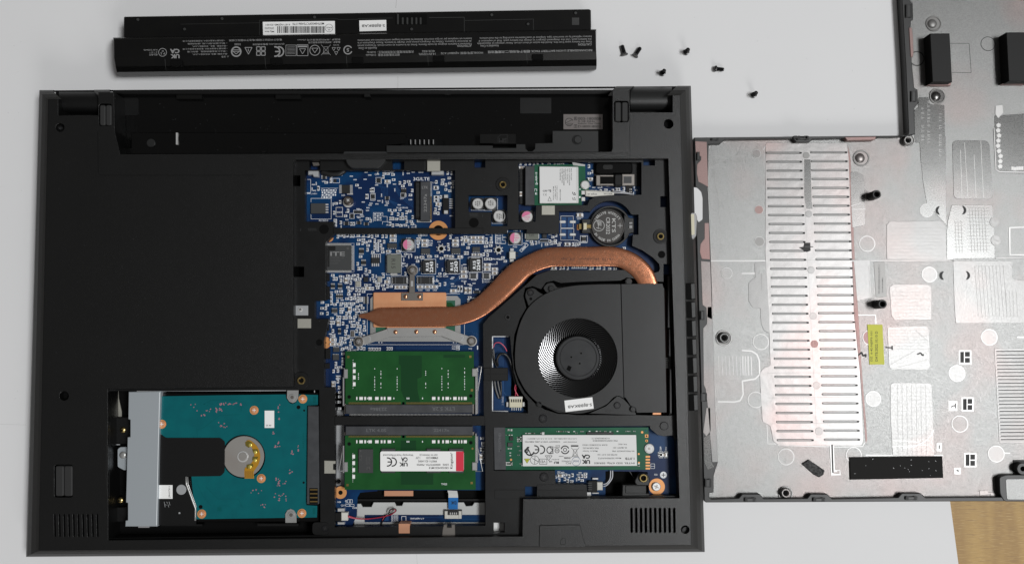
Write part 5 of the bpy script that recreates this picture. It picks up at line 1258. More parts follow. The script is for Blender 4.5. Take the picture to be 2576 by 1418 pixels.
for x, y in spots:
    b = MB('M'); b.box(x - 5, y - 4, x + 5, y + 4, z, z + .03, Rs.choice(('chip', 'tin', 'brownc', 'tin'))); b.box(x - 8, y - 4, x - 5, y + 4, z, z + .025, 'tin'); b.box(x + 5, y - 4, x + 8, y + 4, z, z + .025, 'tin'); b.build('capacitor', ssd)
pbox('inductor', ssd, 'M', 632, 210, 658, 238, z, z + .08, 'tin', .02)
b = MB('M')
for x, y, r in ((352, 463, 10), (1551, 212, 11), (1520, 410, 9), (1522, 490, 9), (1592, 290, 12)): b.cyl(x, y, r, z, z + .006, 'copper_ring', 14)
for k in range(5): b.box(1583, 427 + k * 27, 1623, 443 + k * 27, z, z + .006, 'copper_ring')
b.box(1577, 232, 1607, 260, z, z + .006, 'copper_ring'); b.cyl(1592, 246, 8, z, z + .01, 'void', 12); b.cyl(1586, 198, 9, z, z + .01, 'teal', 12); b.cyl(1592, 290, 6, z, z + .01, 'void', 10); b.each('copper_pad', ssd)
for k in range(36): pass
lb = MB('M').prism(rnd([(458, 238), (1496, 237), (1505, 518), (460, 522)], 5), z + .1, z + .115, 'labelgrey').build('label', ssd)
i = Ink('M', z + .118, 'ink')
T = i.text
T('INTEL SSD 670p SERIES', 1112, 482, 1482, 502, 180, .012); T('1.0TB', 1396, 442, 1480, 464, 180, .015); T('Model: SSDPEKNU010TZ', 1148, 443, 1358, 456, 180, .004); T('RATED DC 3.3V 1.2A', 1142, 411, 1322, 424, 180, .004)
T('SN: PHKA20340229 1P0B', 1278, 378, 1480, 391, 180, .004); T('SA: M29471-201', 1286, 347, 1412, 360, 180, .004); T('FW: 002C', 1330, 316, 1410, 328, 180, .004); T('PSID: DDB7CDA58DED8018', 1100, 283, 1325, 296, 180, .004); T('A1C8C841E29632 7C', 1088, 262, 1255, 275, 180, .004)
T('Made in Taiwan', 1008, 378, 1142, 391, 180, .004); T('PBA: K88144-202', 1008, 350, 1152, 363, 180, .004); T('EUI64: 5CD2E48721100361', 1005, 322, 1232, 335, 180, .004); T('www.intel.com', 832, 296, 955, 309, 180, .004); T('WARRANTY VOID IF LABEL REMOVED', 478, 293, 802, 306, 180, .004)
T('CAN ICES-3(B)/NMB-3(B)   KCC ID: R-R-CPU-M280PC1', 498, 263, 955, 276, 180, .004)
T('UK', 998, 462, 1075, 500, 180, .05); T('CA', 998, 415, 1075, 454, 180, .05)
i.ce(540, 330, 665, 412, 180); i.arc(540, 372, 26, 40, 300, 60 + 360, 14) if 0 else None
i.arc(492, 383, 10, 20, 0, 360, 14); i.arc(525, 385, 30, 44, 100, 350, 14); i.line(500, 345, 540, 430, 9)
i.arc(712, 375, 28, 36, 60, 300, 12); i.line(735, 340, 735, 410, 7); i.line(735, 375, 705, 345, 7); i.line(735, 375, 705, 405, 7); i.arc(773, 380, 17, 22, 0, 360, 16); i.line(760, 380, 786, 380, 6)
T('D33025', 748, 345, 800, 356, 180, .01); T('RoHS', 760, 330, 798, 341, 180, .01)
i.arc(846, 372, 30, 40, 20, 170, 14); i.arc(846, 372, 30, 40, 200, 350, 14); i.arc(846, 372, 12, 18, 0, 360, 14); i.bin(902, 350, 975, 445, 3); i.rect(900, 330, 968, 343)
T('nvm', 838, 436, 895, 455, 180, .02); T('EXPRESS', 790, 428, 832, 436, 180, .01); T('PCI', 855, 485, 900, 503, 180, .0); T('EXPRESS', 815, 470, 895, 482, 180, .0); T('RU', 745, 478, 790, 500, 180, .05); T('E139761', 725, 455, 790, 466, 180); T('us', 700, 472, 728, 486, 180)
i.tri(665, 425, 728, 470, 4); i.arc(695, 436, 8, 11, 0, 360, 10); i.frame(612, 456, 680, 504, 4); T('VEI', 622, 468, 668, 492, 180, .0); i.arc(568, 465, 37, 41, 0, 360, 22); i.line(548, 450, 600, 480, 5); i.line(572, 430, 568, 500, 4)
i.arc(845, 470, 0.1, .2, 0, 10, 1); i.build('print', lb)
i = Ink('M', z + .119, 'trace'); i.arc(948, 478, 38, 41, 0, 360, 24) ; T = i.text; T('intel', 922, 466, 972, 490, 180, .0); i.build('logo_print', lb)
i = Ink('M', z + .119, 'yellow'); i.poly([(470, 453), (528, 453), (498, 498)]); i.build('hazard_mark', lb); i = Ink('M', z + .121, 'ink'); i.tri(474, 455, 524, 494, 3); i.text('H', 490, 462, 506, 476); i.build('hazard_mark', lb)
b = MB('M'); b.cyl(1617, 362, 46, zs_ + .08, zs_ + .15, 'steel', 26, .03); b.cyl(1617, 362, 34, zs_ + .15, zs_ + .17, 'steel', 24, .01); b.cyl(1615, 362, 12, zs_ + .17, zs_ + .175, 'dull_steel', 6); b.build('screw', ssd)
# board around the drive
for x0 in (1715, 1762):
    passive_ = MB('M'); passive_.box(x0, 395, x0 + 18, 440, ZM, ZM + .06, 'chip'); passive_.box(x0, 398, x0 + 18, 405, ZM + .06, ZM + .065, 'tin'); passive_.box(x0, 430, x0 + 18, 437, ZM + .06, ZM + .065, 'tin'); passive_.build('resistor', mb)
i = Ink('M', ZM + .003, 'silk'); i.frame(1706, 388, 1741, 445, 3); i.frame(1755, 388, 1785, 445, 3); i.frame(1630, 500, 1665, 543, 3); i.line(1630, 522, 1665, 522, 3); i.text('C309', 1712, 342, 1728, 385, 90, .02); i.text('C310', 1762, 345, 1776, 385, 90, .02); i.text('H26', 1662, 590, 1692, 606)
i.disc(1746, 602, 31, 26); i.build('board_print', pcb); i = Ink('M', ZM + .005, 'ink'); i.line(1728, 602, 1764, 602, 6); i.line(1746, 584, 1746, 620, 6); i.build('board_print', pcb)
b = MB('M'); b.cyl(1686, 708, 72, ZM, ZM + .012, 'copper_ring', 34); b.cyl(1682, 710, 40, ZM + .012, ZM + .12, 'tin', 26, .04); o_ = b.build('screw', mb); i = Ink('M', ZM + .123, 'dull_steel'); i.line(1662, 700, 1702, 720, 11); i.line(1690, 692, 1674, 728, 11); i.build('screw_recess', o_)
b = MB('M'); b.prism(rnd([(1520, 590), (1600, 590), (1625, 640), (1615, 700), (1500, 700), (1480, 660)], 20), 1.2, 1.85, 'grey_plastic', (), .04); b.build('insert_boss', lap)
b = MB('M'); b.cyl(1565, 632, 38, 1.85, 2.0, 'brass', 18, .03, hole=22); b.cyl(1565, 632, 22, 1.85, 1.87, 'void', 14); b.build('threaded_insert', lap)
b = MB('M'); b.prism([(1372, 692), (1590, 690), (1590, 770), (1620, 772), (1620, 800), (1368, 800)], 1.1, 1.8, 'grey_plastic', (), .03); b.box(1400, 700, 1588, 768, 1.8, 1.84, 'grey_plastic', .02); b.build('card_slot_block', lap)
MB('M').box(1210, 560, 1620, 790, .9, .95, 'void').build('well', lap)
for dx in (0, 18): MB('M').tube([(1195, 688 + dx * 1.0, 1.7), (1230, 675 + dx, 1.72), (1258 + dx, 630, 1.65), (1262 + dx, 560, 1.6)], .032, 'wire_white', 6).build('wire', mb)
MB('M').tube([(1430, 560, 1.4), (1470, 620, 1.35), (1500, 660, 1.3)], .02, 'wire_grey', 6).build('wire', mb)
b = MB('M'); b.box(1138, 668, 1190, 742, ZM, ZM + .3, 'whiteplastic', .03); b.box(1060, 655, 1140, 760, ZM, ZM + .22, 'matte', .02); b.box(1095, 628, 1150, 645, ZM, ZM + .14, 'tin', .02); b.box(1095, 762, 1155, 775, ZM, ZM + .14, 'tin', .02); b.box(1045, 758, 1085, 795, ZM, ZM + .2, 'tin', .02); b.build('battery_plug', mb)
b = MB('M')
for k in range(4): b.box(1055, 672 + k * 20, 1092, 680 + k * 20, ZM + .22, ZM + .24, 'chipgrey')
b.build('pin', mb)
b = MB('M')
for k in range(4): b.box(82, 300 + k * 52, 108, 340 + k * 52, ZM, ZM + .003, 'silk'); b.box(87, 305 + k * 52, 103, 335 + k * 52, ZM + .003, ZM + .05, 'chip')
b.build('resistor_array', mb)
b = MB('M'); b.box(600, 556, 700, 575, ZM, ZM + .01, 'copper_ring'); b.build('ground_ring', mb)
pprism('deck_step', lap, 'M', [(203, 738), (475, 738), (475, 820), (203, 820)], ZD, ZD + .02, 'deck', .01)
pprism('deck_step', lap, 'M', [(590, 690), (1040, 690), (1040, 740), (590, 740)], ZD, ZD + .02, 'deck', .01)
pprism('deck_step', lap, 'D', [(842, 1046.5), (1220, 1045), (1220, 1070), (842, 1068.5)], ZD, ZD + .05, 'deck', .02)
pprism('crossbar', lap, 'D', [(838, 573), (1216, 573.5), (1216, 587.5), (838, 588)], ZD - .02, ZD + .04, 'deck', .02)
# memory card door on the front slope
cd = MB('M').prism(rnd([(612, 1062), (985, 1056), (1035, 1262), (610, 1262)], 14), 2.0, ZC + .05, 'case', (), .02).build('card_slot_cover', lap)
i = Ink('M', ZC + .053, 'void'); i.path([(805, 1236), (805, 1200), (825, 1178), (848, 1178), (848, 1236), (805, 1236)], 3.5); i.build('print', cd)

# ------------------------------------------------------------------ hard drive
hd = thing('hard_drive', 'teal hard drive with a silver motor disc beside a plain steel mounting bracket', 'hard drive', 560, 1150, .95)
ZH = 1.85
b = MB('G'); b.box(415, 160, 1590, 1110, .95, ZH - .12, 'gloss', .04); b.build('drive_body', hd)
teal = [(420, 188), (860, 180), (1345, 174)] + circ(1395, 196, 47, 10, 160, 20)[::1] + [(1445, 174), (1582, 178), (1582, 250), (1507, 255), (1497, 985), (1577, 990), (1575, 1075), (1428, 1078)] + circ(1382, 1058, 46, 10, -20, -160) + [(1338, 1078), (690, 1088), (662, 860), (655, 775), (870, 772)] + \
       [(895, 742)] + circ(1035, 630, 162, 30, 140, 42 - 0)[::1] + [(1155, 525)] + [(900, 520), (870, 495), (470, 495), (415, 450)]
teal = [(420, 188), (860, 180), (1345, 174), (1350, 205), (1372, 235), (1395, 244), (1420, 235), (1440, 205), (1445, 174), (1582, 178), (1582, 250), (1507, 255), (1497, 985), (1577, 990), (1575, 1075), (1428, 1078), (1424, 1045), (1405, 1020), (1382, 1012), (1358, 1020), (1341, 1045), (1338, 1078), (690, 1088), (662, 860), (655, 775), (700, 500), (470, 495), (415, 450)]
hb_ = MB('G').prism(teal, ZH - .06, ZH, 'teal', [circ(1037, 630, 160, 40)]).build('circuit_board', hd)
i = Ink('G', ZH + .002, 'tealdark')
i.path([(740, 250), (800, 215), (1000, 215), (1020, 240), (1020, 300)], 3); i.path([(700, 470), (690, 430), (740, 420), (860, 330), (1010, 320)], 2); i.path([(700, 830), (740, 920), (800, 990), (940, 990)], 2); i.path([(760, 850), (850, 940), (1000, 940), (1030, 1000)], 3)
for k in range(14): i.line(720 + k * 20, 235 + (k % 3) * 10, 735 + k * 20, 235 + (k % 3) * 10, 2)
i.rect(1548, 192, 1568, 235); i.rect(1545, 1005, 1565, 1050); i.rect(845, 1000, 875, 1030); i.text('0A52395', 1470, 455, 1482, 570, 270); i.build('copper_trace', hb_)
i = Ink('G', ZH + .003, 'viapink'); Rh = random.Random(11)
for cx, cy, sx, sy, n_ in ((940, 243, 80, 8, 22), (855, 295, 25, 22, 14), (1285, 540, 22, 22, 10), (1290, 815, 15, 28, 12), (1390, 600, 12, 15, 6), (1300, 930, 60, 30, 12), (1130, 880, 40, 20, 6), (1180, 1000, 30, 20, 5), (880, 400, 40, 20, 10), (740, 325, 20, 5, 4), (1380, 740, 14, 14, 4), (1340, 820, 14, 14, 4), (1290, 300, 14, 60, 8), (1250, 460, 12, 12, 4), (1440, 560, 8, 30, 4), (780, 290, 30, 10, 5), (680, 280, 60, 50, 4)):
    for _ in range(n_): x = cx + Rh.uniform(-sx, sx); y = cy + Rh.uniform(-sy, sy); i.disc(x, y, Rh.uniform(3.5, 6), 7)
i.build('via', hb_)
for x, y in ((1115, 290), (1472, 208), (437, 392), (1167, 790), (730, 1050), (1465, 1045)):
    b = MB('G'); b.cyl(x, y, 32, ZH, ZH + .01, 'copper_ring', 24); b.cyl(x, y, 23, ZH + .01, ZH + .06, 'copper_plate', 20, .02); o_ = b.build('screw', hd); i = Ink('G', ZH + .062, 'silk'); i.line(x - 13, y, x + 13, y, 4); i.line(x, y - 13, x, y + 13, 4); i.build('screw_recess', o_)
for x, y, r in ((1440, 268, 14), (722, 998, 14), (1482, 292, 7), (1478, 820, 8)): pcyl('hole', hb_, 'G', x, y, r, ZH, ZH + .008, 'void', seg=14)
b = MB('G'); b.cyl(1037, 630, 158, ZH - .14, ZH - .1, 'void', 40); b.cyl(1037, 630, 148, ZH - .1, ZH - .02, 'motor', 44, .02); mt = b.build('motor', hd)
b = MB('G'); b.cyl(1031, 630, 40, ZH - .02, ZH + .0, 'tin', 28, .01); b.cyl(1031, 630, 31, ZH, ZH + .03, 'motor', 26, .02); b.build('spindle', mt)
fl = catmull([(1047, 530, 1085, 560), (1070, 508, 1085, 545), (1100, 520, 1095, 560), (1140, 560, 1112, 590), (1160, 620, 1115, 630), (1150, 680, 1100, 670), (1125, 720, 1070, 700), (1112, 745, 1045, 720), (1115, 790, 1045, 790)], 4)
b = MB('G'); b.loft([[(p[0], p[1], ZH + .005), (p[2], p[3], ZH + .005)] for p in fl], 'flex', False, False); fx_ = b.build('flex_cable', mt)
i = Ink('G', ZH + .008, 'flexdark'); i.poly([(1050, 525), (1070, 512), (1098, 525), (1100, 545), (1075, 565), (1052, 550)]); i.poly([(1100, 575), (1140, 575), (1145, 600), (1110, 605)]); i.poly([(1105, 630), (1145, 630), (1130, 660), (1100, 655)]); i.poly([(1060, 690), (1105, 680), (1110, 700), (1060, 720)])
i.each('flex_print', fx_); i = Ink('G', ZH + .010, 'inkbrown')
for k in range(4): i.line(1055 + k * 15, 735, 1055 + k * 15, 785, 4)
i.each('flex_print', fx_); b = MB('G')
for x, y in ((1085, 545), (1122, 598), (1120, 658), (1082, 705)): b.dome(x, y, 14, ZH + .006, .04, 'solderball', 12)
b.each('solder_joint', fx_)
# insulating flap and the black lower cover
b = MB('G'); b.prism(rnd([(402, 455), (470, 492), (868, 492), (900, 520), (898, 742), (870, 772), (610, 776), (620, 835), (690, 1010), (690, 1130), (402, 1130)], 12), ZH, ZH + .02, 'matte'); b.build('insulating_film', hd)
b = MB('G'); b.tube([(616, 776, ZH + .05), (618, 830, ZH + .05), (685, 1010, ZH + .05), (683, 1098, ZH + .05)], .05, 'steel', 8, 1); b.tube([(628, 778, ZH + .03), (630, 828, ZH + .03), (692, 1000, ZH + .03)], .02, 'tin', 6, 1); b.build('cover_edge', hd)
b = MB('G'); b.cyl(580, 872, 36, ZH + .02, ZH + .035, 'greymetal', 26, .01); b.build('breather_patch', hd)
i = Ink('G', ZH + .024, 'greymetal'); i.line(410, 960, 410, 1005, 4); i.disc(567, 1043, 7)
for k in range(5): i.line(455 + k * 9, 960 + (k % 2) * 20, 462 + k * 9, 1000 - (k % 3) * 14, 3)
i.build('scratch', hd)
for x0, y0, x1, y1, r_ in ((1192, 293, 1262, 419, 1), (403, 838, 516, 938, 2)):
    o_ = pbox('sticker', hd, 'G', x0, y0, x1, y1, ZH + (.0 if r_ == 1 else .02), ZH + (.012 if r_ == 1 else .032), 'paperlabel'); i = Ink('G', ZH + (.015 if r_ == 1 else .035), 'ink')
    if r_ == 1: i.text('D5 A0', 1202, 395, 1240, 407)
    else: i.text('J9H17311', 487, 848, 502, 930, 90)
    i.build('print', o_)
b = MB('G'); b.prism([(1508, 258), (1585, 262), (1590, 800), (1588, 978), (1500, 978)], ZH - .3, ZH + .18, 'connector', (), .03); cn = b.build('data_connector', hd)
for k in range(4): b = MB('G'); b.box(1524, 868 + k * 29, 1580, 876 + k * 29, ZH + .18, ZH + .2, 'gold'); b.build('pin', cn)
b = MB('G'); b.box(1520, 860, 1582, 975, ZH + .181, ZH + .183, 'void'); b.build('pin_bed', cn)
for pts, cx, cy in (([(1356, 143), (1440, 143), (1438, 200), (1420, 228), (1397, 238), (1372, 228), (1354, 200)], 1393, 195), ([(1343, 1115), (1425, 1115), (1424, 1050), (1405, 1022), (1382, 1012), (1358, 1022), (1342, 1050)], 1385, 1057)):
    b = MB('G'); b.prism(pts, ZH, ZH + .04, 'steel', (), .015); o_ = b.build('mounting_lug', hd); b = MB('G'); b.cyl(cx, cy, 24, ZH + .04, ZH + .07, 'steel', 22, .02); b.cyl(cx, cy, 13, ZH + .07, ZH + .075, 'dull_steel', 16); b.build('screw', o_)
br = MB('G').prism([(193, 155), (427, 150), (414, 500), (402, 1142), (168, 1142), (170, 1100), (187, 1095), (187, 970), (173, 965), (185, 488), (205, 485), (205, 360), (190, 355)], 1.3, ZH + .22, 'bracket', (), .03).build('mounting_bracket', hd)
i = Ink('G', ZH + .223, 'silk'); i.line(421, 160, 398, 1130, 3.5); i.build('fold_line', br)
b = MB('G'); b.cyl(364, 135, 16, 1.7, 1.9, 'tin', 12, .03); b.box(255, 148, 425, 158, 1.9, 2.0, 'chrome'); b.box(265, 1140, 345, 1150, 1.9, 2.0, 'chrome'); b.each('bracket_tab', hd)
b = MB('G'); b.prism(rnd([(112, 575), (130, 560), (182, 558), (176, 728), (160, 730), (112, 705)], 12), 1.5, 1.56, 'bracket', (), .02); b.dome(147, 620, 27, 1.56, .1, 'steel', 16); b.build('pull_tab', hd)
for x, y in ((147, 436), (128, 952)): b = MB('G'); b.dome(x, y, 25, 1.3, .14, 'brass', 16); b.dome(x - 6, y + 3, 8, 1.42, .05, 'void', 8); b.build('locating_pin', lap)
MB('G').prism(rnd([(100, 140), (118, 145), (120, 200), (142, 300), (142, 342), (62, 342), (62, 280), (85, 275), (80, 170)], 6), 1.1, 1.15, 'foilpad').build('ribbon_end', lap)
MB('G').box(52, 340, 205, 540, 1.1, 1.35, 'matte', .04).build('bay_block', lap); MB('G').box(60, 1000, 185, 1110, 1.1, 1.3, 'matte', .04).build('bay_block', lap)
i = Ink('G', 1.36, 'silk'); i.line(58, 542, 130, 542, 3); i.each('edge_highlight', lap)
MB('G').tube([(432, 150, 1.9), (1350, 146, 1.9)], .02, 'greymetal', 6, 1).build('bay_edge', lap)
MB('G').box(1555, 145, 1560, 160, 1.9, 1.95, 'tin').build('bay_edge', lap)
phillips(lap, 'G', 1635, 1155, 26, ZD, 'screwblack', 'screw', .04, cross='grey_plastic')
MB('G').box(1540, 1110, 1665, 1205, ZD - .1, ZD + .02, 'deck', .02, 30).build('screw_boss', lap)
MB('G').box(430, 1125, 735, 1138, 1.2, 1.6, 'deck').build('bay_edge', lap); MB('G').box(1140, 1120, 1440, 1138, 1.2, 1.6, 'deck').build('bay_edge', lap)
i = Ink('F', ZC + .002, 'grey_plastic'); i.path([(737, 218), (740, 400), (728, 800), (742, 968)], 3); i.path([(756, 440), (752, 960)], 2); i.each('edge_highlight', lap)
# corner screws of the base
for zn, x, y, r, z in (('E', 412, 352, 20, 1.9), ('C', 0, 0, 0, 0)):
    if r: phillips(lap, zn, x, y, r, z, 'screwblack', 'screw', .03, cross='grey_plastic')

# ------------------------------------------------------------------ removed battery pack
bp = thing('battery_pack', 'long black removable battery pack lying on the paper above the laptop', 'battery', 890, 108, 0)
rows = []
for lx, ly, rx, ry, z in ((284.5, 96, 1500, 75, .3), (284.5, 95, 1500, 74, 1.6), (285.5, 97, 1499, 76, 1.85), (287, 100, 1498, 79, 1.9), (287.5, 146, 1499.5, 127, 1.9), (289, 150, 1500, 131, 1.86), (291, 168, 1501, 150, 1.62), (294, 182, 1501, 166, 1.2), (298, 191, 1500, 175, .6), (298, 193, 1499, 176.5, .1)):
    rows.append([(lx + (rx - lx) * k / 10, ly + (ry - ly) * k / 10, z) for k in range(11)])
MB('D').loft(rows[::-1], 'battery').build('cell_housing', bp)
MB('D').prism(rnd([(311, 42), (1483, 23), (1486, 26), (1487, 76), (310, 96)], 3), 0.1, 1.35, 'battery', (), .04).build('connector_rail', bp)
Zb = 1.352
def slope(y0, x): return -.0166
i = Ink('a', Zb, 'batgrey'); i.path([(1365, 310), (1365, 178), (2038, 166), (2050, 172), (2216, 170)], 3); i.path([(680, 212), (1365, 200)], 2); i.each('moulded_line', bp)
i = Ink('b', Zb, 'batgrey'); i.path([(0, 165), (305, 158)], 3); i.path([(620, 155), (925, 152), (926, 275)], 4); i.path([(930, 180), (1525, 168), (1525, 262)], 3); i.rect(1860, 155, 1922, 218); i.path([(2020, 90), (2022, 240)], 8); i.each('moulded_line', bp)
for zn, x, y in (('a', 305, 168), ('a', 1035, 160), ('a', 710, 252), ('a', 1838, 148), ('b', 1160, 128), ('b', 465, 252), ('b', 1475, 208), ('b', 1888, 112)):
    b = MB(zn); b.cyl(x, y, 20, Zb - .01, Zb + .004, 'void', 16); b.cyl(x + 4, y + 2, 13, Zb, Zb + .02, 'batgrey', 14, .006); b.build('screw_dimple', bp)
for k, x in enumerate((348, 390, 430, 470, 508, 545)):
    b = MB('b'); b.box(x - 9, 150 - (30 if k == 0 else 0), x + 9, 212, Zb - .01, Zb + .05, 'batgrey', .03, 8); b.build('contact_slot', bp)
MB('b').box(325, 125, 600, 215, Zb - .01, Zb + .004, 'void').build('contact_well', bp)
for x, zn in ((545, 'a'), (1412, 'a'), (2118, 'a'), (607, 'b'), (1465, 'b')):
    i = Ink(zn, 0, 'batgrey'); ys = zp(zn, x, 0)[0]
    y0 = 149.5 - (ys - 287) * .0163
    i = Ink('D', lambda X, Y: 1.88 - max(0, (Y - y0)) * .0105 - max(0, Y - y0 - 18) * .018, 'batgrey'); xs = ys; i.path([(xs, y0 + 1), (xs + .8, y0 + 12), (xs + 1.2, y0 + 20), (xs + 3, y0 + 30)], 1.2); i.each('seam', bp)
    pbox('latch_pocket', bp, 'D', xs + 14, y0 + 4, xs + 42, y0 + 17, 1.2, 1.84, 'void', .02); 
# label print on the flat of the housing
lbt = 1.903
def row(ink, zn, t, x0, x1, y0, y1, bold=.006): ink.text(t, x0, y0, x1, y1, 180, bold, slope=-.0165)
i = Ink('b', lbt, 'batprint')
for t, x0, x1, y0, y1, bo in (('RECHARGEABLE LI-ION BATTERY PACK 鋰離子电池组/二次鋰電池組', 1130, 2035, 442, 466, .02), ('MODEL型号/型號: NJ50BAT-4-32', 722, 1088, 452, 476, .012), ('CAUTION', 1914, 2030, 378, 398, .012),
        ('Keep the battery away from fire. Avoid the action of short circuit. Never attempt to disassemble', 1038, 2030, 367, 389, .004), ('the battery pack. Use the designated chargers to charge the battery pack. Risk of explosion if', 1050, 2030, 345, 367, .004), ('battery replaced by an incorrect type. Dispose of used batteries according to the instructions.', 1055, 2030, 322, 344, .004),
        ('Assembled in China', 1065, 1225, 392, 412, .006), ('Maintenez la batterie eloignee de toute flamme. Evitez de la mettre en court-circuit. N\'essayez jamais', 0, 988, 385, 408, .004), ('de demonter la batterie. Utilisez les chargeurs prevus pour charger la batterie. Risque d\'explosion si la', 0, 988, 362, 385, .004),
        ('batterie est remplacee par un type incorrect. Eliminez les batteries usagees conformement aux instructions', 0, 988, 340, 362, .004), ('ATTENTION', 866, 988, 392, 410, .012), ('14.4V=32Wh', 532, 675, 462, 482, .006), ('4ICR19/65', 560, 670, 438, 456, .006), ('充電限制電壓/充电限制电压 : 16.8Vdc', 80, 488, 446, 468, .004), ('額定容量/额定容量 : 2100mAh', 72, 365, 470, 492, .004), ('Assemblé en Chine', 8, 168, 412, 432, .006)):
    row(i, 'b', t, x0, x1, y0, y1, bo)
i.build('print', bp)
i = Ink('a', lbt, 'batprint')
def T(t, x0, y0, x1, y1, b_=.006): i.text(t, x0, y0, x1, y1, 180, b_, slope=-.0165)
i.arc(2132, 435, 30, 40, 30, 340, 20); T('5', 2120, 420, 2142, 450, .03)
for a in (90, 210, 330): cx, cy = 2030 + 24 * cos(radians(a)), 440 + 24 * sin(radians(a)); i.tri(cx - 15, cy - 14, cx + 15, cy + 14, 4)
T('Li-ion', 2005, 388, 2052, 402); i.bin(1900, 390, 1982, 480, 3); i.arc(1845, 438, 41, 47, 0, 360, 26); i.tri(1818, 420, 1872, 460, 5); i.frame(1690, 390, 1785, 485, 5); i.rect(1697, 398, 1778, 412); i.tri(1712, 425, 1765, 470, 5); i.frame(1594, 393, 1682, 485, 4)
for k in range(6): i.line(1605, 410 + k * 12, 1672, 408 + k * 12, 3)
i.ce(1465, 402, 1580, 496, 180)
for dx, dy in ((0, 0), (42, 0), (0, 42), (42, 42)): i.frame(1340 + dx, 408 + dy, 1372 + dx, 440 + dy, 7)
i.tri(1238, 414, 1300, 472, 6); i.line(1268, 425, 1268, 448, 6); i.arc(1163, 450, 34, 46, 0, 360, 28); i.tri(1120, 435, 1205, 470, 6); i.line(1120, 448, 1208, 448, 5)
T('R43006', 1148, 378, 1200, 396); T('UK', 592, 472, 672, 508, .05); T('CA', 588, 426, 672, 466, .05); i.arc(524, 456, 32, 37, 0, 360, 26); T('P S', 506, 455, 545, 475); T('E', 518, 438, 532, 452, .02)
T('組込电芯', 408, 468, 480, 486); T('メーカー', 408, 448, 480, 464); T('14.4V 2100mAh', 360, 430, 480, 443)
T('製造商 : 神基科技股份有限公司', 1790, 362, 2065, 380); T('制造商 : 神基科技有限公司 (Getac)', 1695, 340, 2065, 358); T('電池于中國加工組裝/电池于中国加工组装', 1100, 345, 1560, 362); T('廢電池請回收', 1305, 380, 1440, 396); T('(EU2100mAh)', 1450, 376, 1580, 392)
for k, t in enumerate(('• 請勿置于高温环境中, 如遇漏液請停止使用', '• 禁止超负荷使用, 請勿短路', '• 禁止拆解、撞击、挤压或投入火中。', '• 請勿置于高温环境中, 電池浸水后禁止使用', '• 禁止使用金属物短路、請勿使用', '禁止拆解, 撞击, 挤压或投入火中。')): T(t, 700 + (k % 3) * 40, 352 + k * 23, 1085 - (k == 0) * 20, 366 + k * 23)
T('△ 注意', 1035, 487, 1100, 502); i.build('print', bp)
st = MB('a').prism([(1393, 192), (2018, 184), (2020, 300), (1396, 308)], Zb, Zb + .012, 'paperlabel').build('sticker', bp)
i = Ink('a', Zb + .015, 'ink'); i.text('6-87-NJ5MS-32H01', 1418, 206, 1630, 226, 180, .01, slope=-.012); i.text('M07H8450PC75AB61770', 1652, 200, 1925, 220, 180, .01, slope=-.012)
i.bars(1520, 230, 1930, 288, 5); i.text('2022/02', 1410, 240, 1490, 256, 180, .01); i.text('Mfg date', 1410, 266, 1492, 284, 180, .01); i.arc(1968, 245, 32, 35, 0, 360, 24); i.text('PASS', 1945, 236, 1992, 248, 180, .006); i.text('GP', 1958, 254, 1980, 266, 180, .006); i.build('print', st)
st = MB('b').prism([(14, 180), (248, 175), (250, 268), (17, 274)], Zb, Zb + .012, 'paperlabel').build('sticker', bp)
i = Ink('b', Zb + .015, 'ink'); i.text('S-BJBBKAB', 36, 208, 236, 238, 180, .012, slope=-.012); i.build('print', st)

# ------------------------------------------------------------------ six loose screws
def lathe(pr, seg, m0):
    v = []; f = []
    for r, z in pr: v += [(r * cos(2 * pi * k / seg), r * sin(2 * pi * k / seg), z) for k in range(seg)]
    for j in range(len(pr) - 1):
        for k in range(seg): f.append([j * seg + k, j * seg + (k + 1) % seg, (j + 1) * seg + (k + 1) % seg, (j + 1) * seg + k])
    f.append(list(range(seg))[::-1]); f.append([(len(pr) - 1) * seg + k for k in range(seg)])
    return v, f
def screw_mesh(L, rh, flat):
    pr = [(.04, 0)] if 0 else []
    if flat: head_ = [(rh, 0), (rh, .025), (.105, .13)]
    else: head_ = [(rh * .75, 0), (rh, .05), (rh, .12), (.11, .135)]
    th = []; z = .15
    while z < L - .04: th += [(.118, z), (.092, z + .025)]; z += .045
    hv, hf = lathe(head_ , 18, 0); tv, tf = lathe([(.1, .12)] + th + [(.09, L - .02), (.05, L)], 12, 0)
    return hv, hf, tv, tf
SM = {}
for flat in (0, 1):
    hv, hf, tv, tf = screw_mesh(.62 if flat else .58, .19 if flat else .175, flat)
    a = bpy.data.meshes.new('screw_head'); a.from_pydata(hv, [], hf); a.materials.append(MATS['screwblack']); a.update()
    t_ = bpy.data.meshes.new('threaded_shank'); t_.from_pydata(tv, [], tf); t_.materials.append(MATS['screwblack']); t_.update()
    for q in t_.polygons: q.use_smooth = False
    c_ = []; cf = []
    for (x0, y0, x1, y1) in ((-.09, -.022, .09, .022), (-.022, -.09, .022, .09)):
        o0 = len(c_); c_ += [(x0, y0, -.003), (x1, y0, -.003), (x1, y1, -.003), (x0, y1, -.003)]; cf.append([o0, o0 + 3, o0 + 2, o0 + 1])
    r_ = bpy.data.meshes.new('cross_recess'); r_.from_pydata(c_, [], cf); r_.materials.append(MATS['dull_steel']); r_.update()
    SM[flat] = (a, t_, r_)
G_ = 'loose black screws scattered on the paper'
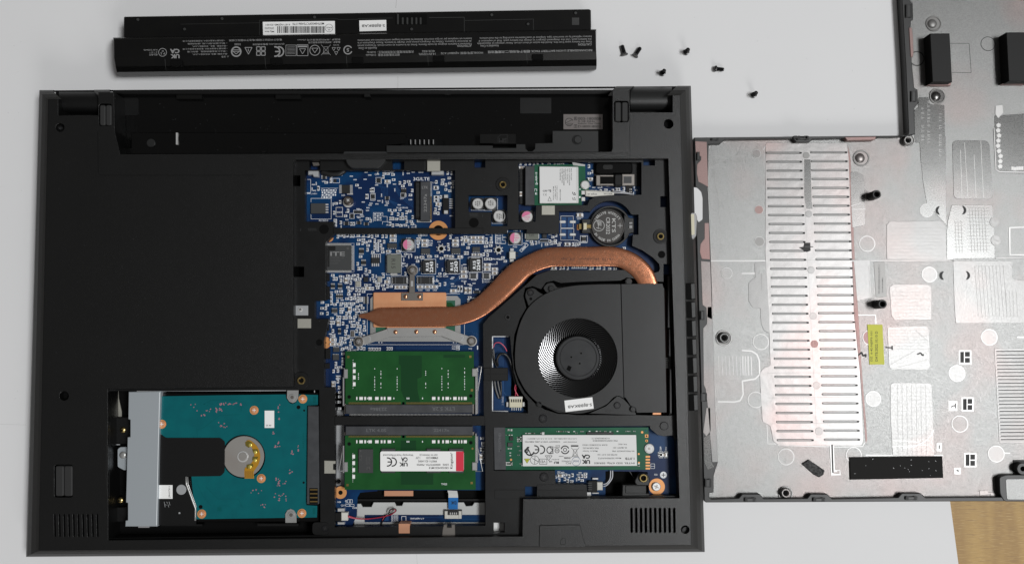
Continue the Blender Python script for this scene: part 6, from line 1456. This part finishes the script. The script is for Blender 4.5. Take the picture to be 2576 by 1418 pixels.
for lab, zn, hx, hy, tx, ty, flat, up in (('left of the two black screws lying side by side, its shaft pointing up', 'c', 325, 478, 300, 395, 1, 0), ('right of the two black screws lying side by side, its shaft pointing up right', 'c', 412, 487, 460, 413, 1, 0),
        ('black screw standing on its head, uppermost of the single loose screws', 'c', 856, 457, 880, 425, 0, 1), ('black screw standing on its head closest to the black laptop hinge corner', 'c', 651, 638, 678, 605, 0, 1),
        ('pan-head black screw lying on its side with the shaft pointing right', 'c', 1100, 595, 1196, 606, 0, 0), ('black screw standing on its head, rightmost of all the loose screws', 'c', 1440, 828, 1470, 800, 0, 1)):
    z = 0 if up else .11
    px, py = zp(zn, hx, hy); X, Y = W(px, py, .03 if up else .15)
    e = bpy.data.objects.new('machine_screw', None); e.empty_display_size = .2; link(e, None, (X, Y, .002 if up else .14)); tag(e, lab, 'screw', G_)
    for me, nm in zip(SM[flat], ('screw_head', 'threaded_shank', 'cross_recess')):
        o_ = bpy.data.objects.new(nm, me); link(o_, e, WL[e.name])
    if not up:
        X2, Y2 = W(*zp(zn, tx, ty), .12); d = Vector((X2 - X, Y2 - Y, -.04)); e.rotation_euler = Vector((d.x, d.y, -.03 if flat else -.03)).to_track_quat('Z', 'Y').to_euler()
    else: e.rotation_euler.z = .4
    WL.pop(e.name, None)
# ------------------------------------------------------------------ removed bottom cover, inside facing up
bc = thing('bottom_cover', 'removed laptop bottom cover lying inside up with silvery shield coating and rows of slots', 'cover', 2160, 800, 0)
OC = [(2266, -80), (2269, 0), (2279, 170), (2286, 330), (2284, 341), (1747, 346), (1750, 500), (1754, 640), (1772, 1258), (1776, 1263), (2700, 1259), (2700, -80)]
fl_z = .26
MC = (Z('N', (235, 122), (325, 118), (358, 88), (860, 80), (885, 106), (985, 106), (1005, 84), (1240, 76), (1500, 72)) + Z('d', (440, 1188), (900, 1188), (1000, 1180), (1068, 1165), (1062, 940), (1095, 900), (1090, 780), (1062, 765), (1045, 600), (1030, 300), (1032, 190), (1052, 170), (1048, 30), (1020, 0), (1015, -260))
      + [(2690, -76), (2690, 1246)] + Z('Q', (860, 1048), (455, 1051), (430, 1027), (325, 1027), (305, 1050)) + Z('P', (1078, 1331), (1045, 1299), (930, 1298), (905, 1328), (603, 1330), (575, 1298), (455, 1298), (430, 1327), (238, 1333), (224, 1315), (226, 1290), (255, 1286), (255, 1170), (285, 1075), (262, 640), (246, 0)) + Z('N', (252, 975), (240, 700), (228, 440)))
b = MB('D'); b.prism(OC, 0.0, .62, 'coverplastic', [MC], .03); b.build('rim', bc)
fl = MB('D').prism(MC, .03, fl_z, 'coat_rough').build('shielded_floor', bc)
Zf = fl_z
NSL = [0]
def slab(name, zn, pts, dz, m, r=0, par=None, ch=.008):
    NSL[0] += 1; dz += (NSL[0] % 12) * .0006
    if r: pts = rnd(pts, r)
    return MB(zn).prism(pts, Zf, Zf + dz, m, (), ch).build(name, par or bc)
# left flange, bright and stepped
for pts, m in ((Z('N', (135, 100), (222, 105), (232, 440), (200, 420), (160, 400), (148, 340), (150, 270), (178, 240), (180, 215), (140, 190)), 'coat_pink'), (Z('N', (205, 705), (238, 705), (246, 975), (185, 970), (170, 920), (175, 860), (205, 820)), 'coat_pink'),
               (Z('N', (178, 985), (248, 992), (262, 1418), (222, 1400), (218, 1330), (190, 1310)), 'coat_smooth'),
               (Z('P', (213, 0), (246, 0), (262, 640), (285, 1075), (245, 1078), (215, 700), (200, 570), (186, 540), (182, 150), (208, 120)), 'coat_smooth'),
               (Z('P', (205, 700), (232, 700), (236, 860), (205, 900), (182, 870)), 'coat_smooth'), (Z('P', (185, 905), (232, 880), (240, 1070), (262, 1110), (215, 1130), (190, 1080)), 'coat_gloss')):
    MB('D').prism(pts, .3, .635, m, (), .01).build('flange_coating', bc)
# plug-through opening and latch tab by the laptop edge
MB('N').prism(rnd([(120, 440), (150, 445), (180, 475), (190, 520), (190, 680), (160, 700), (118, 610)], 10), .6, .645, 'paper').build('opening', bc)
b = MB('N'); b.prism(rnd([(90, 632), (140, 630), (152, 660), (145, 800), (120, 830), (95, 805)], 10), 1.6, 1.85, 'chrome', (), .05); b.prism(rnd([(98, 640), (128, 640), (132, 790), (100, 795)], 6), 1.85, 1.87, 'cream'); b.build('video_port', lap)
# rim clips
for zn, x0, y0, x1, y1 in (('N', 890, 62, 980, 88), ('N', 255, 78, 310, 92), ('P', 470, 1325, 550, 1350), ('P', 945, 1325, 1030, 1350), ('Q', 345, 1045, 412, 1062), ('d', 12, 1180, 145, 1200), ('P', 165, 30, 192, 90), ('P', 165, 600, 210, 655), ('P', 195, 1195, 240, 1250), ('N', 150, 180, 170, 240), ('d', 990, 40, 1045, 150), ('d', 1035, 790, 1085, 880)):
    b = MB(zn); b.box(x0, y0, x1, y1, .6, .72, 'coverplastic', .03); w = (x1 - x0) * .2
    b.box(x0 + w * .3, y0 - 2, x0 + w * 1.3, y1 + 2, .7, .724, 'slotdark'); b.box(x1 - w * 1.5, y0 - 2, x1 - w * .4, y1 + 2, .7, .724, 'slotdark'); b.build('clip', bc)
for zn, pts in (('d', [(455, 1187), (735, 1184), (722, 1215), (480, 1220)]), ('d', [(1015, 238), (1045, 240), (1055, 340), (1058, 470), (1050, 497), (1030, 495)])):
    MB(zn).prism(rnd(pts, 10), .3, .66, 'coat_pink', (), .03).build('lip', bc)
# slot field
slab('slot_panel', 'D', [(1926, 360), (2130, 360), (2135, 395), (2148, 790), (2163, 930), (2172, 1105), (2168, 1120), (1960, 1120), (1945, 1108), (1938, 1070), (1918, 1060), (1911, 940), (1920, 925), (1938, 920), (1934, 790), (1925, 640)], .02, 'coat_panel', 6)
slab('slot_panel_edge', 'D', [(2133, 365), (2149, 790), (2163, 930), (2178, 1115), (2182, 1105), (2166, 900), (2150, 640), (2140, 400)], .012, 'coat_pink')
zsl = Zf + .02
NS_ = 33
for k in range(NS_):
    t = k / (NS_ - 1); y = 384.8 + (1106.3 - 384.8) * (t * (1 - .012 * (1 - t)))
    for xa, xb, ya, yb in ((1927 + 27.5 * t, 2018.5 + 30.5 * t, 0, 0), (2039 + 34 * t, 2133 + 32.5 * t, -1.2, -.2)):
        b = MB('D')
        b.prism(rnd(rect(xa, y + ya - 3.2, xb - 5, y + ya + 3.2), 3, 3), zsl, zsl + .012, 'slotgrey')
        b.prism(rnd(rect(xa + .8, y + ya - 2.2, xb - 7, y + ya + 1.3), 1.6, 3), zsl, zsl + .05, 'coat_smooth', (), .02)
        b.prism(rnd(rect(xb - 8, y + ya - 2.4, xb - 1.5, y + ya + 2.4), 2, 2), zsl + .012, zsl + .02, 'slotdark')
        b.build('vent_slot', bc)
i = Ink('D', zsl + .002, 'groove')
for y in (388 + 88, 655, 874, 938, 1000, 1065): i.line(1932, y, 2160, y - 2, .7)
i.line(2019, 400, 2055, 1100, .5); i.build('mould_line', bc)
slab('hollow_strip', 'N', [(943, 235), (990, 235), (998, 540), (1005, 600), (960, 600), (945, 520)], .024, 'coat_gloss')
for zn, x, y, r, m in (('N', 958, 205, 25, 'groove'), ('N', 977, 637, 26, 'coat_smooth'), ('N', 994, 1052, 27, 'coat_smooth'), ('N', 1010, 1392, 27, 'coat_smooth'), ('P', 955, 258, 26, 'coat_pink'), ('P', 970, 546, 26, 'coat_smooth'), ('P', 986, 863, 27, 'coat_smooth')):
    pcyl('ejector_mark', bc, zn, x, y, r, Zf, zsl + .014, m, .006, 22)
b = MB('N'); b.prism([(945, 852), (988, 850), (990, 910), (962, 920), (905, 885), (940, 880)], Zf, zsl + .03, 'slotdark'); b.box(945, 878, 1010, 884, zsl + .03, zsl + .05, 'coverplastic'); b.build('clip_hole', bc)
# smooth polished patches, most with fine scored lines
def patch(zn, pts, m='coat_smooth', r=8, lines=(), lm='groove', dz=.014, w=1.6):
    o_ = slab('polished_patch', zn, pts, dz, m, r * 1.0)
    if lines:
        i_ = Ink(zn, Zf + dz + .0095, lm)
        for l in lines: i_.line(*l, w)
        i_.build('scored_line', o_)
    return o_
Rr = random.Random(5)
patch('N', [(655, 990), (690, 990), (700, 1418), (620, 1418), (618, 1335), (560, 1330), (530, 1280), (530, 1150), (560, 1118), (580, 1110), (575, 1000)], lines=[(627, 1075, 630, 1205)])
patch('P', [(580, 0), (660, 0), (672, 420), (652, 410), (650, 300), (640, 180), (605, 165), (585, 120)])
patch('P', [(605, 430), (660, 435), (680, 600), (690, 820), (640, 815), (618, 760)], 'coat_pink')
i = Ink('P', Zf + .003, 'groove_light')
i.path([(452, 303), (520, 308), (555, 330), (572, 370), (575, 470), (545, 500), (455, 515), (460, 610), (440, 650), (400, 660), (285, 658)], 9)
for k in range(10): i.line(288 + k * 25, 342, 294 + k * 25, 475, 2.5)
for k in range(4): i.line(455 + k * 20, 342, 460 + k * 20, 475, 5)
i.path([(625, 820), (632, 950), (700, 950)], 4); i.path([(245, 1000 - 1000), (245, 2)], 1); i.path([(1255, 58), (1378, 58), (1382, 120)], 6); i.line(1312, 1028, 1500, 1030, 7); i.path([(700, 960), (1130, 972), (1290, 968), (1312, 930)], 4)
i.each('raised_rib', bc)
i = Ink('N', Zf + .003, 'groove_light'); i.line(248, 985, 690, 985, 9); i.line(480, 1078, 640, 1078, 8); i.path([(640, 165), (660, 130)], 6); i.line(652, 200, 672, 985, 5); i.each('raised_rib', bc)
i = Ink('N', Zf + .003, 'groove'); i.path([(272, 262), (280, 400), (300, 480), (312, 560), (305, 640), (322, 700), (318, 800), (325, 880), (318, 940), (300, 970)], 2.5); i.path([(272, 240), (350, 238), (400, 245), (450, 236), (520, 232), (560, 238)], 3); i.path([(275, 260), (360, 252), (430, 258), (520, 250), (615, 242)], 2); i.build('crack', bc)
patch('N', [(1285, 330), (1330, 325), (1380, 350), (1390, 400), (1395, 720), (1300, 740), (1290, 560)], 'coat_gloss', lines=[(1290, 580, 1360, 556), (1300, 605, 1400, 602)], lm='groove_light', w=3)
patch('N', [(1310, 985), (1430, 985), (1438, 1260), (1335, 1280)], 'coat_smooth', 4, [(1310, 1028 + k * 26, 1430, 1026 + k * 26) for k in range(9)] + [(1420, 1020, 1430, 1260)])
patch('N', [(1280, 980), (1513, 975), (1513, 985), (1290, 992)], 'coat_smooth', 1)
patch('O', [(325, 720), (345, 695), (720, 690), (760, 720), (770, 975), (325, 975)], lines=[(335, 742 + k * 25.5, 750, 740 + k * 26) for k in range(10)])
patch('O', [(202, 975), (770, 972), (820, 985), (800, 992), (210, 990)], 'coat_smooth', 1)
patch('O', [(228, 992), (310, 992), (322, 1250), (245, 1255)], 'groove', 2); i = Ink('O', Zf + .018, 'inkgrey'); i.text('PC-2FE1055010.K-92 PT-1', 262, 1015, 276, 1225, 90, .01); i.text('22.08.26(MI)', 288, 1110, 300, 1220, 90, .01); i.build('print', bc)
patch('O', [(345, 1180), (370, 1158), (630, 1158), (655, 1180), (655, 1420), (380, 1420), (360, 1390)], lines=[(365, 1215 + k * 26, 560 + (k % 3) * 40, 1213 + k * 26) for k in range(8)])
patch('Q', [(245, 112), (460, 105), (475, 125), (480, 335), (465, 348), (265, 345), (255, 330)], lines=[(255, 130 + k * 17, 470, 130 + k * 17) for k in range(7)] + [(260, 320, 400, 240), (400, 130, 470, 190), (300, 335, 470, 290)])
patch('Q', [(262, 428), (280, 418), (480, 420), (490, 435), (500, 700), (505, 822), (275, 822), (262, 600)], 'coat_smooth', lines=[(265, 450 + k * 21, 490, 450 + k * 21) for k in range(14)] + [(300 + k * 26, 430, 305 + k * 26, 815) for k in range(7)], w=.8)
i = Ink('Q', Zf + .02, 'groove_light'); i.path([(330, 778), (400, 768), (455, 740), (490, 705), (500, 680)], 5); i.line(275, 735, 420, 745, 3); i.line(270, 770, 470, 760, 3); i.build('scratch', bc)
patch('O', [(570, 110), (600, 60), (760, 60), (765, 700), (820, 975), (770, 975), (765, 720), (620, 560), (590, 380)], 'coat_gloss', 4)
patch('O', [(810, 110), (835, 92), (1060, 95), (1085, 120), (1110, 510), (1085, 530), (840, 525), (820, 505)], 'coat_gloss', 14, [(870, 165, 880, 510), (900, 110, 925, 515), (970, 200, 985, 515), (1020, 100, 1040, 520)], 'groove_light', w=3)
patch('O', [(805, 572), (1105, 572), (1120, 780), (1125, 965), (770, 968), (775, 700)], 'coat_gloss', 3, [(920, 590 + k * 26, 1085, 590 + k * 26) for k in range(13)] + [(935 + k * 22, 590, 955 + k * 22, 920) for k in range(6)] + [(830 + k * 22, 685, 840 + k * 22, 925) for k in range(3)] + [(825, 700 + k * 26, 890, 700 + k * 26) for k in range(9)], w=2.2)
patch('O', [(815, 985), (1250, 985), (1255, 1120), (1345, 1130), (1345, 1445), (835, 1445), (825, 1300)], 'coat_smooth', 8, [(975 + k * 26.5, 1022, 1003 + k * 26.5, 1395) for k in range(9)] + [(1205 + k * 26, 1208, 1215 + k * 26, 1395) for k in range(4)] + [(975, 1022, 1190, 1022), (1003, 1395, 1300, 1395)])
patch('O', [(1125, 955), (1345, 955), (1345, 968), (1130, 970)], 'coat_smooth', 1)
# tall dark patch with foil tears at the right edge
patch('O', [(1112, 0), (1345, -10), (1345, 340), (1160, 335), (1128, 300)], 'coat_gloss', 12); patch('d', [(1760, 1005), (2014, 985), (2014, 1450), (1765, 1450)], 'coat_gloss', 4)
Rf = random.Random(4)
i = Ink('O', Zf + .03, 'groove_light')
i.path([(1118, 0), (1132, 310), (1160, 328), (1345, 330)], 6)
for k in range(9):
    x, y = 1150 + Rf.uniform(-8, 14), -20 + k * 38; i.poly([(x - 14, y), (x + 4, y - 16), (x + 22, y - 4), (x + 18, y + 14), (x - 2, y + 20)])
for k in range(5):
    x, y = 1255 + k * 18, 305 + Rf.uniform(-6, 4); i.poly([(x - 8, y - 14), (x + 9, y - 12), (x + 8, y + 14), (x - 9, y + 12)])
i.poly([(1130, -160), (1180, -168), (1186, -110), (1150, -70), (1128, -100)]); i.build('torn_foil', bc)
# moulded lettering running up the dark strip
mt_ = Ink('d', Zf + .02, 'groove_light')
patch('d', [(1100, 845), (1185, 845), (1200, 905), (1325, 912), (1332, 1418), (1120, 1418), (1110, 1240), (1068, 1235), (1062, 960), (1095, 930)], 'coat_gloss', 6)
for x, ys in ((1138, ((930, 1050), (1090, 1220))), (1190, ((870, 1100), (1130, 1240))), (1290, ((990, 1050), (1090, 1120), (1150, 1355)))):
    for y0, y1 in ys:
        y = y0
        while y < y1: h = Rf.uniform(8, 20); mt_.line(x - 12, y, x + 10, y + Rf.uniform(-3, 3), 2.4); mt_.line(x - 10, y, x - 10, y + h * .7, 2); y += h
mt_.build('moulded_lettering', bc)
# ejector circles
for zn, x, y, r, m in (('N', 590, 193, 33, 'coat_smooth'), ('N', 608, 607, 34, 'coat_pink'), ('N', 612, 843, 38, 'groove'), ('N', 625, 1050, 34, 'coat_rough'), ('N', 370, 1076, 42, 'coat_rough'), ('P', 583, 244, 56, 'coat_rough'), ('P', 548, 645, 56, 'coat_rough'), ('P', 758, 1040, 57, 'coat_rough'), ('P', 1228, 1028, 55, 'coat_rough'), ('P', 1363, 638, 54, 'coat_smooth'),
                    ('O', 180, 858, 60, 'coat_rough'), ('O', 620, 612, 52, 'coat_gloss'), ('O', 640, 1085, 58, 'coat_smooth'), ('Q', 807, 168, 46, 'coat_smooth'), ('Q', 629, 367, 46, 'coat_smooth'), ('Q', 645, 645, 46, 'coat_rough'), ('Q', 845, 810, 46, 'coat_smooth'), ('Q', 150, 170, 42, 'coat_pink')):
    b = MB(zn); b.cyl(x, y, r, Zf, Zf + .016, 'groove_light', 28, .005); b.cyl(x, y, r * .91, Zf + .016, Zf + .019, m, 28); b.build('ejector_mark', bc)
for zn, x, y, r in (('d', 1085, 510, 64), ('d', 1702, 382, 66)):
    b = MB(zn); b.cyl(x, y, r, Zf, Zf + .004, 'slotdark', 30); b.cyl(x, y, r - 6, Zf + .004, Zf + .008, 'coat_rough', 30); b.build('ejector_mark', bc)
# cup-shaped bosses
for zn, x, y, r, m in (('O', 137, 225, 62, 'coat_smooth'), ('d', 1232, 205, 70, 'groove'), ('d', 1265, 835, 72, 'coat_gloss')):
    b = MB(zn); b.cyl(x, y, r, Zf, Zf + .05, 'groove', 30, .02, hole=r * .82); b.cyl(x, y, r * .82, Zf, Zf + .02, m, 28); b.dome(x - r * .1, y - r * .05, r * .6, Zf + .02, .1, m, 20); b.build('boss', bc)
for zn, x, y, r in (('d', 1005, 1218, 62), ('P', 325, 217, 56), ('P', 752, 1294, 50)):
    b = MB(zn); b.cyl(x + 2, y, r, Zf, Zf + .06, 'groove_light', 30, .02, hole=r * .84); b.cyl(x, y, r * .84, Zf, Zf + .015, 'groove', 28)
    b.cyl(x + 6, y - 2, r * .68, Zf, Zf + .32, 'coat_rough', 28, .1, hole=r * .3); b.cyl(x + 6, y - 2, r * .3, Zf, Zf + .22, 'void', 18); b.build('screw_boss', bc)
# tall pillars
for zn, x, y, r in (('O', 252, 492, 33), ('O', 295, 1303, 33)):
    b = MB(zn); b.cyl(x, y, r, Zf, 1.05, 'coverplastic', 24, .04, hole=r * .58); b.cyl(x, y, r * .58, Zf, .8, 'void', 18); b.build('pillar', bc)
MB('d').box(1142, 300, 1145, 301, .3, .31, 'void') if 0 else None
# raised ducts near the top right
for x0, x1, y0, y1, dx in ((1200, 1392, 300, 712, 22), (1862, 2100, 290, 706, 22)):
    b = MB('d'); b.prism([(x0, y0 - 8), (x1 - dx, y0 - 10), (x1, y1), (x0 + dx, y1)], Zf, 1.0, 'matte', (), .02); b.build('duct', bc)
MB('d').prism([(1178, 738), (1235, 705), (1385, 708), (1380, 742), (1250, 745)], Zf, .5, 'coat_pink', (), .02).build('duct_foot', bc); MB('d').prism([(1820, 730), (1880, 704), (2014, 706), (2014, 735)], Zf, .5, 'coat_pink', (), .02).build('duct_foot', bc)
i = Ink('d', Zf + .004, 'slotdark'); i.path([(1375, 378), (1538, 378), (1556, 632), (1390, 630)], 4); i.arc(1085, 510, 62, 66, 0, 360, 26); i.each('seam', bc)
# half-moon and hook openings
for zn, x, y, r, f_ in (('O', 718, 612, 32, -1), ('O', 882, 610, 32, 1), ('O', 748, 1093, 32, -1), ('O', 910, 1092, 32, 1)):
    i = Ink(zn, Zf + .03, 'slotdark')
    A = [radians(90 + 180 * k / 12) if f_ < 0 else radians(-90 + 180 * k / 12) for k in range(13)]
    i.poly([(x + r * cos(a) * 1.0, y - r * sin(a)) for a in A] + [(x + f_ * r * .3, y + r * .5 if f_ < 0 else y - r * .5), (x + f_ * r * .45, y), (x + f_ * r * .3, y - r * .5 if f_ < 0 else y + r * .5)]); i.build('half_moon_opening', bc)
for x0, y0, x1, y1 in ((647, 248, 700, 308), (662, 507, 713, 568), (677, 813, 728, 875)):
    b = MB('Q'); b.box(x0 - 8, y0 - 8, x1 + 8, y1 + 8, Zf, Zf + .008, 'groove_light'); b.box(x0, y0, x1, y1, Zf + .008, Zf + .012, 'slotdark'); b.box(x0 + 20, y0, x0 + 25, y1, Zf + .012, Zf + .06, 'groove_light'); b.box(x0 + 25, (y0 + y1) / 2 - 3, x1, (y0 + y1) / 2 + 3, Zf + .012, Zf + .06, 'groove_light'); b.build('clip_opening', bc)
for x0, y0, x1, y1, t in ((583, 518, 630, 572, 'T'), (517, 750, 545, 795, 'L'), (614, 887, 649, 922, 'v')):
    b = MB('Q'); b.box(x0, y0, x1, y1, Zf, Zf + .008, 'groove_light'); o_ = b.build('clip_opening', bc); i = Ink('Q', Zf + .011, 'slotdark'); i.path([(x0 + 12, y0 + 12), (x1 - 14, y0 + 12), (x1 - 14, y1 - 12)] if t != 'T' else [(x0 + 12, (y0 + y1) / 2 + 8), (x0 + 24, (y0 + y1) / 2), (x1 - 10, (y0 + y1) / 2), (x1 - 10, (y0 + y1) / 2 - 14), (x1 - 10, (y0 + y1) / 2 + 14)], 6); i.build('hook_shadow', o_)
i = Ink('Q', Zf + .03, 'slotdark'); i.path([(85, 268), (105, 250), (112, 272), (128, 262), (126, 278)], 7); i.path([(236, 224), (272, 226), (272, 215), (272, 238)], 7); i.path([(410, 262), (430, 254), (440, 270), (446, 262)], 7); i.each('hook_opening', bc)
b = MB('P'); b.prism([(1060, 948), (1115, 948), (1118, 958), (1090, 962), (1098, 1130), (1135, 1130), (1138, 1168), (1070, 1170)], Zf, Zf + .02, 'groove_light', (), .006); b.prism([(1072, 955), (1082, 955), (1088, 1150), (1078, 1150)], Zf + .02, Zf + .024, 'slotdark'); b.prism([(1088, 1145), (1112, 1145), (1114, 1136), (1130, 1136), (1130, 1158), (1088, 1158)], Zf + .02, Zf + .03, 'coat_rough'); b.build('hook_rib', bc)
# dial stamps
for x, y, r, n_ in ((1127, 698, 40, 10), (1135, 832, 40, 3)):
    b = MB('O'); b.cyl(x, y, r, Zf, Zf + .03, 'coat_smooth', 28, .01); o_ = b.build('date_dial', bc); i = Ink('O', Zf + .032, 'groove')
    i.arc(x, y, r - 3, r, 0, 360, 24); i.line(x, y - 16, x + (0 if n_ > 5 else 12), y + 14, 4) if n_ > 5 else i.line(x - 18, y - 8, x + 18, y + 10, 7); i.tri(x - 7, y - 18, x + 7, y - 10, 3, False) if n_ > 5 else None
    for k in range(n_): a = 2 * pi * k / n_ + .3; i.text(str((k + 3) % 10), x + 28 * cos(a) - 4, y - 28 * sin(a) - 6, x + 28 * cos(a) + 4, y - 28 * sin(a) + 6)
    i.build('print', o_)
b = MB('O'); b.prism([(1226, 735), (1345, 730), (1345, 740), (1240, 744), (1240, 935), (1345, 935), (1345, 944), (1232, 942)], Zf, Zf + .02, 'groove_light', (), .005); b.build('rib_frame', bc)
# right grille
slab('grille_panel', 'Q', [(835, 232), (1260, 225), (1260, 755), (862, 748)], .015, 'coat_smooth', 3)
for k in range(26):
    y = 243 + k * 19.4; b = MB('Q'); xo = 845 + k * 1.05
    b.prism([(xo, y), (1250, y - 2), (1250, y + 3), (xo, y + 5)], Zf + .015, Zf + .019, 'slotdark'); b.prism([(xo, y + 9), (1250, y + 7), (1250, y + 10), (xo, y + 12)], Zf + .015, Zf + .04, 'groove'); b.build('vent_slot', bc)
# foot pocket, bottom right
b = MB('Q'); b.prism(rnd([(862, 938), (900, 925), (1300, 925), (1300, 1075), (890, 1072), (866, 1030)], 14), Zf, .66, 'coverplastic', (), .03); b.prism(rnd([(898, 950), (1300, 945), (1300, 1062), (905, 1060)], 12), .66, .68, 'coat_rough'); b.build('foot_pocket', bc)
b = MB('Q'); b.box(940, 843, 1010, 940, Zf, .3, 'slotdark'); b.cyl(992, 892, 32, .3, .7, 'coverplastic', 26, .03, hole=14); b.cyl(992, 892, 24, .7, .705, 'grey_plastic', 24, 0, hole=14); b.build('screw_boss', bc)
slab('tape_patch', 'Q', [(752, 1012), (800, 1010), (802, 1022), (868, 1022), (866, 1055), (815, 1055), (815, 1030), (755, 1040)], .02, 'coat_smooth')
i = Ink('Q', Zf + .003, 'groove_light'); i.line(128, 818, 238, 818, 6); i.line(498, 818, 550, 818, 6); i.line(888, 806, 922, 806, 6); i.line(960, 168, 998, 168, 6); i.path([(830, 990 - 900), (832, 92)], 1); i.each('raised_rib', bc)
# things stuck on the cover
o_ = MB('Q').prism([(38, 828), (548, 823), (554, 942), (42, 952)], Zf, Zf + .09, 'felt', (), .015).build('felt_strip', bc)
i = Ink('Q', Zf + .092, 'silk')
for _ in range(16): x, y = Rf.uniform(60, 530), Rf.uniform(840, 935); i.line(x, y, x + Rf.uniform(-5, 5), y + Rf.uniform(-4, 4), 1.8)
i.build('lint', o_)
MB('P').prism([(870, 1090), (918, 1060), (1027, 1135), (1018, 1165), (990, 1183), (955, 1165)], Zf, Zf + .11, 'foam', (), .03).build('foam_pad', bc)
o_ = MB('Q').prism([(135, 98), (218, 99), (229, 318), (147, 318)], Zf + .012, Zf + .03, 'yellow').build('yellow_sticker', bc)
i = Ink('Q', Zf + .033, 'ink'); i.text('DZ  6-42-NJ5P3-101', 152, 135, 166, 300, 90, .006); i.text('DATE:2022.10.10 D', 178, 135, 192, 300, 90, .006); i.build('print', o_)

# dust in the battery cavity and on the base
for zz, x0, y0, x1, y1, n_ in ((.963, 300, 250, 1530, 330, 40), (ZC + .003, 130, 300, 730, 960, 60), (ZC + .003, 1330, 1265, 1560, 1345, 20), (ZD + .003, 1110, 420, 1300, 570, 12), (ZD + .003, 745, 600, 812, 960, 14), (2.064, 1480, 730, 1680, 1040, 14), (.003, 20, 20, 60, 1380, 10), (.003, 1530, 20, 2240, 320, 14)):
    i = Ink('D', zz, 'moulded')
    for _ in range(n_): x, y = Rf.uniform(x0, x1), Rf.uniform(y0, y1); s_ = Rf.uniform(.5, 1.5); a_ = Rf.uniform(0, 3.1); i.line(x, y, x + s_ * cos(a_), y + s_ * sin(a_), .6)
    i.build('dust', lap if zz > .1 else pp, 'stuff')
# faint creases and marks on the paper
i = Ink('D', .0015, 'paper_mark'); i.path([(998, -5), (996, 20)], .8); i.path([(1001, 192), (1001, 226)], .8); i.path([(1048, 1390), (1050, 1425)], .8); i.path([(0, 1066), (66, 1068)], .7)
for _ in range(14): x, y = Rf.uniform(10, 60), Rf.uniform(20, 1400); i.line(x, y, x + Rf.uniform(-2, 2), y + Rf.uniform(-2, 2), .7)
i.build('crease', pp, 'stuff')

i = Ink('D', ZC + .0025, 'grey_plastic')
for _ in range(34): x, y = Rf.uniform(130, 720), Rf.uniform(300, 960); l_ = Rf.uniform(3, 16); a_ = Rf.gauss(.3, .5); i.line(x, y, x + l_ * cos(a_), y + l_ * sin(a_), .35)
for _ in range(10): x, y = Rf.uniform(1330, 1700), Rf.uniform(1262, 1300); l_ = Rf.uniform(3, 12); a_ = Rf.gauss(.1, .5); i.line(x, y, x + l_ * cos(a_), y + l_ * sin(a_), .35)
i.build('scratch', lap)
